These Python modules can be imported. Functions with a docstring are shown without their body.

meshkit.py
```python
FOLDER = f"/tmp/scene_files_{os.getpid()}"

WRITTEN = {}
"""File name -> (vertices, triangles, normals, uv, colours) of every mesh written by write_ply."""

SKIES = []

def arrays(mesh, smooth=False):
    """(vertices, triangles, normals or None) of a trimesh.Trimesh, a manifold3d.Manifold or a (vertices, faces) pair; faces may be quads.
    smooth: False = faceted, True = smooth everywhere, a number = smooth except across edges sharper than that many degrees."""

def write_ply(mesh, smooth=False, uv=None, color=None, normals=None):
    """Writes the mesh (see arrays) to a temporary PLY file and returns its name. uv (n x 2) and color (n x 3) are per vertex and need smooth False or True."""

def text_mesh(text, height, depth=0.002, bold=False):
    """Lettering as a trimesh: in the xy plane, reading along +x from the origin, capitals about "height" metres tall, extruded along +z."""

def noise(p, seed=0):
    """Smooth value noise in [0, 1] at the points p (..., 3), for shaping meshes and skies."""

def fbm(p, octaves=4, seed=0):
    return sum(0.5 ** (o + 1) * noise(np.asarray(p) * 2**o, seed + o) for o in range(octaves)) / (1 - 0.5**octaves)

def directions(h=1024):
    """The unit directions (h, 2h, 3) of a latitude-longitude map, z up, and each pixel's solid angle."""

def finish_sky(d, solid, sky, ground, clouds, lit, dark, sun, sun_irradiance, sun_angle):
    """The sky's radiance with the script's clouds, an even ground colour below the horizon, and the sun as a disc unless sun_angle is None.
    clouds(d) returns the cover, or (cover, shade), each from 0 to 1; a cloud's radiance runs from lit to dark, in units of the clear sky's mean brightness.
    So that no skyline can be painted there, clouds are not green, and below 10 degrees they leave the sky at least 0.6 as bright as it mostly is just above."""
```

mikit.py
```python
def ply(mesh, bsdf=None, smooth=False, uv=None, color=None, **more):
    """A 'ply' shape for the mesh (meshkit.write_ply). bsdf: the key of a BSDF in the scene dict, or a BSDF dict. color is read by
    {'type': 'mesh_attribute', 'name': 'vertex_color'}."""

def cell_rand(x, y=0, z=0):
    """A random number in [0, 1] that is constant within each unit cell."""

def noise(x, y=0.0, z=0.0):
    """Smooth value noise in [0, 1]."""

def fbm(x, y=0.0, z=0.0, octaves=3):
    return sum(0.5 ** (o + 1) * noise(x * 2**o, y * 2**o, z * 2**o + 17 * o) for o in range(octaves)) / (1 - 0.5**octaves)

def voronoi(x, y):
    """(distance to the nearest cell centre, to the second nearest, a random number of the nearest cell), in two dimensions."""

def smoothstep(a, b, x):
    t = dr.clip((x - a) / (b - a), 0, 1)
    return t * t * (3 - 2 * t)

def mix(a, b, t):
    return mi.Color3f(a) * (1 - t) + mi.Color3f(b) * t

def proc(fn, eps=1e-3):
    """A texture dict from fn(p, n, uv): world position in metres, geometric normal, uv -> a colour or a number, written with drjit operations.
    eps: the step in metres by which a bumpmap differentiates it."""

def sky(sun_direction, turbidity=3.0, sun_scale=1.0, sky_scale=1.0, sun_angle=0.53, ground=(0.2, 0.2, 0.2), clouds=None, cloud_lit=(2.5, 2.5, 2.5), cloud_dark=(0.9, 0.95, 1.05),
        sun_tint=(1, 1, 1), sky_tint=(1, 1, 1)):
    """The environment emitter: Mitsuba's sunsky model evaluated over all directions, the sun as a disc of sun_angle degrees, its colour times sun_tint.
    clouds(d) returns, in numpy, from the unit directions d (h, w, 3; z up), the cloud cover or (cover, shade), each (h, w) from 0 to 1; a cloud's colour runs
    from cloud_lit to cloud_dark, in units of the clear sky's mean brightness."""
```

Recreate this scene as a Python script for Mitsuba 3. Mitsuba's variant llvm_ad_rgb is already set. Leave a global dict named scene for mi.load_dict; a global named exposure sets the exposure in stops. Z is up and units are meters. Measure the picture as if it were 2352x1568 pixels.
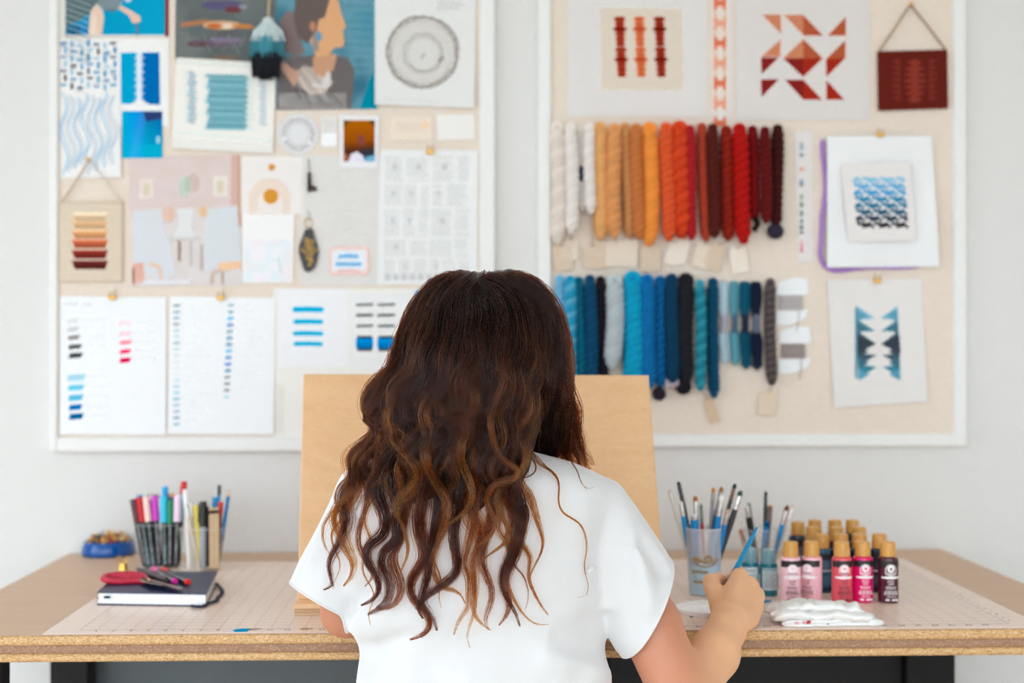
import math, os, random, re
import numpy as np, trimesh, shapely
from shapely.geometry import Polygon, LineString, Point
import mitsuba as mi, drjit as dr
import mikit, meshkit

T = mi.ScalarTransform4f
scene, labels = {}, {}

# ------------------------------------------------------------------ camera, daylight, exposure
TABLE_Z = 0.74
EYE = np.array([0.0, 0.0, TABLE_Z + 0.4145])
FOCAL = 3300.0                      # in pixels of a 2352 x 1568 frame
YAW, PITCH = math.atan(114 / FOCAL), math.atan(18 / FOCAL)
FWD = np.array([math.sin(YAW) * math.cos(PITCH), math.cos(YAW) * math.cos(PITCH), math.sin(PITCH)])
RIGHT = np.array([math.cos(YAW), -math.sin(YAW), 0.0])
UP = np.cross(RIGHT, FWD)
exposure = 5.31
scene['camera'] = {'type': 'thinlens', 'fov': 2 * math.degrees(math.atan(1176 / FOCAL)), 'fov_axis': 'x',
                   'aperture_radius': 0.0082, 'focus_distance': 1.90, 'near_clip': 0.05, 'far_clip': 100.0,
                   'to_world': T().look_at(origin=EYE.tolist(), target=(EYE + FWD).tolist(), up=[0, 0, 1])}
scene['daylight'] = mikit.sky((-0.5, -0.5, 0.7), turbidity=4.0, sun_scale=0.0, ground=(0.45, 0.44, 0.42),
                              clouds=lambda d: np.ones(d.shape[:2]), cloud_lit=(0.89, 1.0, 1.11))


def view_ray(px, py):
    d = FWD + RIGHT * ((px - 1176) / FOCAL) + UP * ((784 - py) / FOCAL)
    return d


def at_depth(px, py, d):
    """The point that lies at the view depth d in the direction of a pixel."""
    return EYE + view_ray(px, py) * d


def on_wall(px, py, y):
    r = view_ray(px, py)
    return EYE + r * (y / r[1])


def on_table(px, py, z=TABLE_Z):
    r = view_ray(px, py)
    return EYE + r * ((z - EYE[2]) / r[2])


# ------------------------------------------------------------------ scene helpers
def lin(c):
    c = np.asarray(c, float) / 255.0
    return np.where(c <= 0.04045, c / 12.92, ((c + 0.055) / 1.055) ** 2.4)


def rgb(c):
    return {'type': 'rgb', 'value': [float(x) for x in lin(c)]}


def free(key):
    if key not in scene and key not in labels:
        return key
    n = 1
    while f'{key}_{n:03d}' in scene or f'{key}_{n:03d}' in labels:
        n += 1
    return f'{key}_{n:03d}'


def thing(name, label, cat, group=None, kind=None):
    key = free(name)
    labels[key] = {'label': label, 'category': cat}
    if group: labels[key]['group'] = group
    if kind: labels[key]['kind'] = kind
    return key


def add(mesh, name, parent=None, col=None, bsdf=None, smooth=30, label=None, kind=None, uv=None):
    """One entry of the scene. name is the part's name under parent, or parent itself when name is None."""
    key = free(f'{parent}__{name}') if parent and name else (parent if name is None else free(name))
    if col is not None:
        bsdf = bsdf or 'paint_matte'
        c = np.asarray(col, float)
        if c.ndim == 1:
            if smooth not in (True, False):
                if hasattr(mesh, 'to_mesh'):
                    m = mesh.to_mesh(); mesh = trimesh.Trimesh(m.vert_properties[:, :3], m.tri_verts, process=False)
                mesh = trimesh.graph.smooth_shade(mesh, angle=math.radians(smooth), facet_minarea=None)
                smooth = True
            n = len(meshkit.arrays(mesh)[0])
            c = np.tile(lin(c), (n, 1))
        scene[key] = mikit.ply(mesh, bsdf, smooth, color=c)
    else:
        scene[key] = mikit.ply(mesh, bsdf, smooth, uv=uv)
    if label or kind:
        labels.setdefault(key, {})
        if label: labels[key]['label'] = label
        if kind: labels[key]['kind'] = kind
    return key


def copy_part(key, name, parent, m):
    k = free(f'{parent}__{name}')
    scene[k] = {**scene[key], 'to_world': T(m)}
    return k


def cat(ms):
    ms = [m for m in ms if m is not None]
    return ms[0] if len(ms) == 1 else trimesh.util.concatenate(ms)


def box(c, s, bevel=0.0):
    """A box centred at c with full sizes s and chamfered edges."""
    s = np.asarray(s, float) / 2
    if bevel <= 0:
        m = trimesh.creation.box(extents=2 * s)
    else:
        b = min(bevel, *(s * 0.95)); p = []
        for x in (-1, 1):
            for y in (-1, 1):
                for z in (-1, 1):
                    for k in range(3):
                        q = s.copy(); q = q - b; q[k] = s[k]
                        p.append(q * (x, y, z))
        m = trimesh.convex.convex_hull(np.array(p))
    m.apply_translation(c)
    return m


def basis(axis):
    z = np.asarray(axis, float) / np.linalg.norm(axis)
    x = np.cross([0, 0, 1.0] if abs(z[2]) < 0.95 else [1.0, 0, 0], z); x /= np.linalg.norm(x)
    return x, np.cross(z, x), z


def place(p0, p1=None, axis=None, spin=0.0):
    """4 x 4 that takes +z from the origin to p0 in the direction of p1."""
    p0 = np.asarray(p0, float)
    x, y, z = basis(np.asarray(p1, float) - p0 if axis is None else axis)
    c, s = math.cos(spin), math.sin(spin)
    m = np.eye(4); m[:3, 0] = c * x + s * y; m[:3, 1] = -s * x + c * y; m[:3, 2] = z; m[:3, 3] = p0
    return m


def tube(points, radii, sides=10, flat=1.0, caps=True):
    p = np.asarray(points, float); n = len(p)
    r = np.broadcast_to(np.asarray(radii, float), (n,)) if np.ndim(radii) < 2 else radii
    t = np.gradient(p, axis=0); t /= np.linalg.norm(t, axis=1, keepdims=True) + 1e-12
    x, y, _ = basis(t[0]); v = []
    a = np.arange(sides) * 2 * math.pi / sides
    for i in range(n):
        x = x - t[i] * (x @ t[i]); x /= np.linalg.norm(x); y = np.cross(t[i], x)
        v.append(p[i] + r[i] * (np.cos(a)[:, None] * x + flat * np.sin(a)[:, None] * y))
    v = np.vstack(v); f = []
    for i in range(n - 1):
        for k in range(sides):
            a0, a1 = i * sides + k, i * sides + (k + 1) % sides
            f += [[a0, a1, a1 + sides], [a0, a1 + sides, a0 + sides]]
    if caps:
        v = np.vstack([v, p[0], p[-1]]); c0, c1 = len(v) - 2, len(v) - 1; e = (n - 1) * sides
        for k in range(sides):
            f += [[c0, (k + 1) % sides, k], [c1, e + k, e + (k + 1) % sides]]
    return trimesh.Trimesh(v, np.array(f), process=False)


def lathe(profile, n=24, scale=(1, 1)):
    """Profile [(r, z), ...] turned about z; a radius of 0 closes an end."""
    v, f = [], []
    a = np.arange(n) * 2 * math.pi / n
    for r, z in profile:
        v.append(np.stack([max(r, 1e-6) * np.cos(a) * scale[0], max(r, 1e-6) * np.sin(a) * scale[1], np.full(n, z)], 1))
    for i in range(len(profile) - 1):
        for k in range(n):
            a0, a1 = i * n + k, i * n + (k + 1) % n
            f += [[a0, a1, a1 + n], [a0, a1 + n, a0 + n]]
    return trimesh.Trimesh(np.vstack(v), np.array(f), process=False)


def spline(pts, n):
    """n points of a Catmull-Rom curve through pts, spaced by length."""
    from scipy.interpolate import PchipInterpolator, CubicSpline
    p = np.asarray(pts, float)
    s = np.concatenate([[0], np.cumsum(np.linalg.norm(np.diff(p, axis=0), axis=1))])
    keep = np.concatenate([[True], np.diff(s) > 1e-9])
    return CubicSpline(s[keep], p[keep])(np.linspace(0, s[-1], n)) if keep.sum() > 2 else np.linspace(p[0], p[-1], n)


def moved(mesh, m):
    mesh = mesh.copy(); mesh.apply_transform(m); return mesh


# ------------------------------------------------------------------ shared materials
def vc(rough, spec=0.5, **k):
    return {'type': 'twosided', 'b': {'type': 'principled', 'base_color': {'type': 'mesh_attribute', 'name': 'vertex_color'}, 'roughness': rough, 'specular': spec, **k}}


scene['paint_matte'] = {'type': 'twosided', 'b': {'type': 'diffuse', 'reflectance': {'type': 'mesh_attribute', 'name': 'vertex_color'}}}
scene['paint_satin'] = vc(0.45)
scene['paint_gloss'] = vc(0.18)
scene['paint_metal'] = vc(0.32, metallic=0.9)
scene['wool'] = vc(0.9, 0.2, sheen=0.6)
scene['milky'] = {'type': 'twosided', 'b': {'type': 'principled', 'base_color': {'type': 'rgb', 'value': [0.88, 0.88, 0.88]}, 'roughness': 0.3}}
scene['pane_clear'] = {'type': 'thindielectric', 'int_ior': 1.3}
for k_, w_ in (('soft_plastic', 0.16), ('frost_plastic', 0.40)):
    scene[k_] = {'type': 'blendbsdf', 'weight': w_, 'a': {'type': 'ref', 'id': 'pane_clear'}, 'b': {'type': 'ref', 'id': 'milky'}}
scene['milky_blue'] = {'type': 'twosided', 'b': {'type': 'principled', 'base_color': rgb((150, 196, 210)), 'roughness': 0.3}}
scene['blue_plastic'] = {'type': 'blendbsdf', 'weight': 0.5, 'a': {'type': 'ref', 'id': 'pane_clear'}, 'b': {'type': 'ref', 'id': 'milky_blue'}}
scene['clear_plastic'] = {'type': 'thindielectric', 'int_ior': 1.22}
# ================================================================== the room
WALL_Y = 2.958
fbm, noise, smoothstep, mix = mikit.fbm, mikit.noise, mikit.smoothstep, mikit.mix

scene['wall_paint'] = {'type': 'twosided', 'b': {'type': 'diffuse', 'reflectance': mikit.proc(
    lambda p, n, uv: mi.Color3f(0.72, 0.712, 0.692) * (0.985 + 0.03 * fbm(p.x * 3, p.y * 3, p.z * 3)))}}
scene['ceiling_paint'] = {'type': 'twosided', 'b': {'type': 'diffuse', 'reflectance': {'type': 'rgb', 'value': [0.8, 0.8, 0.79]}}}


def floor_wood(p, n, uv):
    i = dr.floor(p.x / 0.14)
    r = mikit.cell_rand(i, dr.floor((p.y + 0.7 * mikit.cell_rand(i)) / 1.6))
    g = fbm(p.x * 60, p.y * 4, 3.0)
    return mix((0.72, 0.63, 0.53), (0.60, 0.50, 0.40), g * 0.7 + r * 0.3)


scene['floor_boards'] = {'type': 'principled', 'base_color': mikit.proc(floor_wood), 'roughness': 0.4}


def struct(name, mesh, bsdf, smooth=False, label=None):
    scene[name] = mikit.ply(mesh, bsdf, smooth)
    labels[name] = {'kind': 'structure'}
    if label: labels[name]['label'] = label
    return name


X0, X1, Y0, ZC = -2.9, 3.0, -3.2, 2.75
struct('floor', box(((X0 + X1) / 2, (Y0 + WALL_Y) / 2, -0.05), (X1 - X0 + .4, WALL_Y - Y0 + .4, 0.1)), 'floor_boards', label='wooden floor under the desk')
struct('ceiling', box(((X0 + X1) / 2, (Y0 + WALL_Y) / 2, ZC + 0.05), (X1 - X0 + .4, WALL_Y - Y0 + .4, 0.1)), 'ceiling_paint', label='white ceiling')
struct('wall_back', box(((X0 + X1) / 2, WALL_Y + 0.06, ZC / 2), (X1 - X0 + .4, 0.12, ZC)), 'wall_paint', label='plain white wall behind the desk and the two pinboards')
struct('wall_right', box((X1 + 0.06, (Y0 + WALL_Y) / 2, ZC / 2), (0.12, WALL_Y - Y0, ZC)), 'wall_paint', label='white wall on the right')


def wall_with_holes(length, holes):
    outer = shapely.box(0, 0, length, ZC)
    for h in holes: outer = outer.difference(shapely.box(*h))
    return trimesh.creation.extrude_polygon(outer, 0.12, engine='earcut')


# left wall: two tall windows; rear wall: one wide window.  Open frames, no glass in view of the camera.
m = wall_with_holes(WALL_Y - Y0, [(0.25, 0.6, 2.3, 2.35), (2.55, 0.6, 5.1, 2.35)])
m.apply_transform(np.array([[0, 0, 1, X0 - 0.12], [1, 0, 0, Y0], [0, 1, 0, 0], [0, 0, 0, 1.0]]))
struct('wall_left', m, 'wall_paint', label='white wall with two tall windows')
m = wall_with_holes(X1 - X0, [(0.2, 0.1, 5.7, 2.68)])
m.apply_transform(np.array([[1, 0, 0, X0], [0, 0, 1, Y0 - 0.12], [0, 1, 0, 0], [0, 0, 0, 1.0]]))
struct('wall_rear', m, 'wall_paint', label='white wall with a wide window')
for i, (a, b) in enumerate([(Y0 + 0.25, Y0 + 2.3), (Y0 + 2.55, Y0 + 5.1)]):
    k = f'window_{i + 1}'
    labels[k] = {'kind': 'structure', 'label': 'tall white framed window in the left wall'}
    for q in np.linspace(a, b, 4):
        add(box((X0 - 0.06, q, 1.475), (0.05, 0.05, 1.75), 0.004), 'frame', k, col=(240, 240, 238))
    for z in (0.625, 2.325):
        add(box((X0 - 0.06, (a + b) / 2, z), (0.05, b - a, 0.05), 0.004), 'frame', k, col=(240, 240, 238))
labels['window_3'] = {'kind': 'structure', 'label': 'wide white framed window in the rear wall'}
for q in np.linspace(X0 + 0.2, X0 + 5.7, 6):
    add(box((q, Y0 - 0.06, 1.39), (0.05, 0.05, 2.58), 0.004), 'frame', 'window_3', col=(240, 240, 238))

# ================================================================== the desk
A, B = on_table(160, 1270), on_table(2165, 1262)
DX0, DX1 = A[0], B[0]
DY0, DY1 = on_table(1176, 1452)[1], WALL_Y - 0.004
FRONT = DY0


def particle(p, n, uv):
    a, b, r = mikit.voronoi(p.x * 520 + 0.3 * p.y, p.z * 1100 + p.y * 300)
    g = fbm(p.x * 320, p.y * 220, p.z * 620)
    c = mix((0.58, 0.34, 0.14), (0.30, 0.145, 0.055), smoothstep(0.40, 0.80, g))
    return mix(c, (0.74, 0.54, 0.31), smoothstep(0.60, 0.95, r) * 0.8)


def fibre(p, n, uv):
    g = fbm(p.x * 300, p.y * 300, p.z * 500)
    s = noise(p.x * 1100, p.z * 900, 2.0)
    c = mix((0.36, 0.20, 0.115), (0.22, 0.11, 0.06), g)
    return mix(c, (0.55, 0.38, 0.27), smoothstep(0.6, 0.95, s) * 0.8)


def desk_skin(p, n, uv):
    g = fbm(p.x * 8, p.y * 120, 0.0)
    return mix((0.57, 0.385, 0.26), (0.52, 0.34, 0.22), g)


scene['particle_board'] = {'type': 'principled', 'base_color': mikit.proc(particle), 'roughness': 0.6}
scene['fibre_board'] = {'type': 'principled', 'base_color': mikit.proc(fibre), 'roughness': 0.7}
scene['desk_skin'] = {'type': 'principled', 'base_color': mikit.proc(desk_skin), 'roughness': 0.45, 'specular': 0.4}
scene['black_steel'] = {'type': 'principled', 'base_color': rgb((14, 10, 10)), 'roughness': 0.5, 'specular': 0.25}
scene['grey_steel'] = {'type': 'principled', 'base_color': rgb((74, 84, 88)), 'roughness': 0.35, 'specular': 0.5}

dk = thing('desk', 'wide desk of layered particle board along the wall with dark steel underframe', 'desk')
DXC, DW, DD, DYC = (DX0 + DX1) / 2, DX1 - DX0, DY1 - DY0, (DY0 + DY1) / 2
z = TABLE_Z


def slab(z0, z1, inset, edge):
    """A board with a rounded front edge, swept along x."""
    h = (z1 - z0) / 2; a = np.linspace(-math.pi / 2, math.pi / 2, 9)
    prof = [(DY0 + inset + edge * (1 - math.cos(t)), (z0 + z1) / 2 + h * math.sin(t)) for t in a]
    prof += [(DY1, z1), (DY1, z0)]
    m = trimesh.creation.extrude_polygon(Polygon(prof), DW, engine='earcut')
    m.apply_transform(np.array([[0, 0, 1, DX0], [1, 0, 0, 0], [0, 1, 0, 0], [0, 0, 0, 1.0]]))
    return m


add(slab(z - 0.0150, z - 0.0006, 0.0, 0.004), 'upper_board', dk, bsdf='particle_board', smooth=40)
add(box((DXC, DYC + 0.001, z - 0.0003), (DW, DD - 0.004, 0.0006)), 'top_skin', dk, bsdf='desk_skin', smooth=False, label='smooth light brown desk surface')
add(slab(z - 0.0275, z - 0.0150, 0.005, 0.001), 'middle_board', dk, bsdf='fibre_board', smooth=40, label='darker brown middle layer')
add(slab(z - 0.0395, z - 0.0275, 0.001, 0.005), 'lower_board', dk, bsdf='particle_board', smooth=40)
UZ = z - 0.0395
for (px, d, w) in ((-8, 2.2, 0.03), (132, 2.75, 0.018), (2130, 2.62, 0.09)):
    q = at_depth(px, 1540, d)
    add(box((q[0], q[1], UZ / 2), (w, 0.04, UZ), 0.003), 'leg', dk, bsdf='black_steel')
q = at_depth(2400, 1540, 2.2)
add(box((q[0] + 0.02, q[1], UZ / 2), (0.03, 0.04, UZ), 0.003), 'leg', dk, bsdf='black_steel')
# dark storage carcasses below the top
a, b = at_depth(140, 1540, 2.72), at_depth(214, 1540, 2.72)
add(box(((a[0] + b[0]) / 2, 2.74, UZ / 2), (b[0] - a[0], 0.06, UZ), 0.002), 'side_post', dk, bsdf='black_steel')
c, d = at_depth(214, 1540, 2.78), at_depth(1400, 1540, 2.78)
add(box(((c[0] + d[0]) / 2, 2.80, UZ / 2), (d[0] - c[0], 0.02, UZ - 0.002), 0.002), 'modesty_panel', dk, bsdf='grey_steel', label='blue grey steel back panel under the desk top')
c, d = at_depth(1400, 1540, 2.60), at_depth(2082, 1540, 2.60)
add(box(((c[0] + d[0]) / 2, 2.70, UZ / 2), (d[0] - c[0], 0.20, UZ - 0.002), 0.002), 'cabinet', dk, bsdf='black_steel', label='black cabinet under the right half of the desk top')

# ---- translucent cutting mat with a printed inch grid
IN = 0.0254
MX0, MX1 = on_table(108, 1450)[0], on_table(2388, 1434)[0]
MY0, MY1 = DY0 + 0.004, DY0 + 0.004 + 0.70
MZ = TABLE_Z + 0.0016
GX0, GX1, GY0, GY1 = MX0 + 0.047, MX1 - 0.047, MY0 + 0.030, MY1 - 0.03


def mat_print(p, n, uv):
    fx, fy = (p.x - GX0) / IN, (p.y - GY0) / IN
    inside = (fx > -0.02) & (p.x < GX1 + 0.0005) & (fy > -0.02) & (p.y < GY1)
    lx, ly = dr.abs(fx - dr.floor(fx + 0.5)), dr.abs(fy - dr.floor(fy + 0.5))
    line = dr.maximum(1 - smoothstep(0.014, 0.034, lx), 1 - smoothstep(0.03, 0.06, ly))
    bold = (dr.abs(fx) < 0.03) | (dr.abs(fy) < 0.05) | (dr.abs(p.x - GX1) < 0.0006)
    k = dr.select(inside, dr.select(bold, 0.75, 0.5 * line), 0.0)
    # ruler ticks every eighth of an inch outside the grid
    e = fx * 8; t = dr.abs(e - dr.floor(e + 0.5))
    tick = (t < 0.16) & (fy < 0) & (fy > -0.17) & (fx > 0) & (p.x < GX1)
    e2 = fy * 8; t2 = dr.abs(e2 - dr.floor(e2 + 0.5))
    tick2 = (t2 < 0.16) & (fy > 0) & (p.x > GX1) & (p.x < GX1 + 0.17 * IN) & (p.y < GY1)
    k = dr.maximum(k, dr.select(tick | tick2, 0.5, 0.0))
    base = mix((0.73, 0.585, 0.495), (0.69, 0.535, 0.445), fbm(p.x * 6, p.y * 6, 0.0))
    return mix(base, (0.22, 0.11, 0.085), k)


scene['mat_sheet'] = {'type': 'principled', 'base_color': mikit.proc(mat_print), 'roughness': 0.28, 'specular': 0.45}
ct = thing('cutting_mat', 'large pinkish translucent cutting mat with a printed inch grid on the desk', 'cutting mat')
add(box(((MX0 + MX1) / 2, (MY0 + MY1) / 2, (TABLE_Z + MZ) / 2), (MX1 - MX0, MY1 - MY0, MZ - TABLE_Z), 0.0006), None, ct, bsdf='mat_sheet', smooth=False)
nums, n_in = [], int((GX1 - GX0) / IN)
for i in range(1, n_in):
    s = str(i)
    w = meshkit.text_mesh(s, 0.0062, 0.00012, True)
    w.apply_translation((GX0 + i * IN - w.bounds[1][0] / 2, GY0 - 0.0125, MZ + 0.00002)); nums.append(w)
for j in range(1, int((GY1 - GY0) / IN)):
    w = meshkit.text_mesh(str(j), 0.0052, 0.00012, True)
    w.apply_translation((GX1 + 0.008, GY0 + j * IN - 0.003, MZ + 0.00002)); nums.append(w)
for i in (10, 13, 45):      # round printed marks along the front ruler
    c = lathe([(0, 0.0002), (0.011, 0.0002), (0.011, 0.0)], 24, (1, 0.75)); c.apply_translation((GX0 + (i + .1) * IN, GY0 - 0.004, MZ - 0.00012)); add(c, 'printed_disc', ct, col=(196, 170, 158), smooth=False)
add(cat(nums), 'printed_numbers', ct, col=(96, 62, 56), smooth=False, kind='stuff')
tp = thing('tape_scrap', 'small scrap of bright blue tape on the front edge of the cutting mat', 'tape')
q = [on_table(px, py, MZ) for px, py in ((534, 1448), (541, 1451), (567, 1450), (576, 1444), (552, 1444))]
m = trimesh.creation.extrude_polygon(Polygon([(v[0], v[1]) for v in q]), 0.0004, engine='earcut'); m.apply_translation((0, 0, MZ + 0.0003))
add(m, None, tp, col=(20, 150, 205), smooth=False)
# ================================================================== pinboards
BOARD_Y = WALL_Y - 0.013            # front of the linen


def linen(p, n, uv):
    w = noise(p.x * 900, p.z * 260) * 0.5 + noise(p.x * 260, p.z * 900) * 0.5
    return mi.Color3f(0.765, 0.665, 0.57) * (0.93 + 0.14 * w)


scene['linen'] = {'type': 'twosided', 'b': {'type': 'diffuse', 'reflectance': mikit.proc(linen)}}
scene['frame_white'] = {'type': 'principled', 'base_color': {'type': 'rgb', 'value': [0.78, 0.78, 0.76]}, 'roughness': 0.4, 'specular': 0.3}


def pinboard(label, outer, inner):
    """outer and inner: (left, right, bottom) of the white frame in the photograph."""
    k = thing('pinboard', label, 'pinboard')
    mid = (outer[0] + outer[1]) / 2
    ox0, ox1 = on_wall(outer[0], 784, WALL_Y - 0.022)[0], on_wall(outer[1], 784, WALL_Y - 0.022)[0]
    ix0, ix1 = on_wall(inner[0], 784, WALL_Y - 0.022)[0], on_wall(inner[1], 784, WALL_Y - 0.022)[0]
    oz, iz = on_wall(mid, outer[2], WALL_Y - 0.022)[2], on_wall(mid, inner[2], WALL_Y - 0.022)[2]
    top = 1.96
    add(box(((ix0 + ix1) / 2, WALL_Y - 0.0065, (iz + top) / 2), (ix1 - ix0 + 0.01, 0.013, top - iz + 0.01)), 'linen_panel', k, bsdf='linen', smooth=False, label='beige linen covered panel')
    d, yc = 0.022, WALL_Y - 0.0115
    w = ix0 - ox0
    for (x0, x1, z0, z1) in ((ox0, ix0, oz, top + w), (ix1, ox1, oz, top + w), (ix0, ix1, oz, iz), (ix0, ix1, top, top + w)):
        add(box(((x0 + x1) / 2, yc, (z0 + z1) / 2), (x1 - x0, d, z1 - z0), 0.003), 'frame_rail', k, bsdf='frame_white', smooth=False, label='white painted frame rail')
    return k


pinboard('left pinboard in a white frame, covered with prints, photos and paint swatches', (111, 1137, 1037), (132, 1101, 1004))
pinboard('right pinboard in a white frame, hung with rows of red and blue yarn', (1236, 2221, 1026), (1266, 2192, 997))


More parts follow.
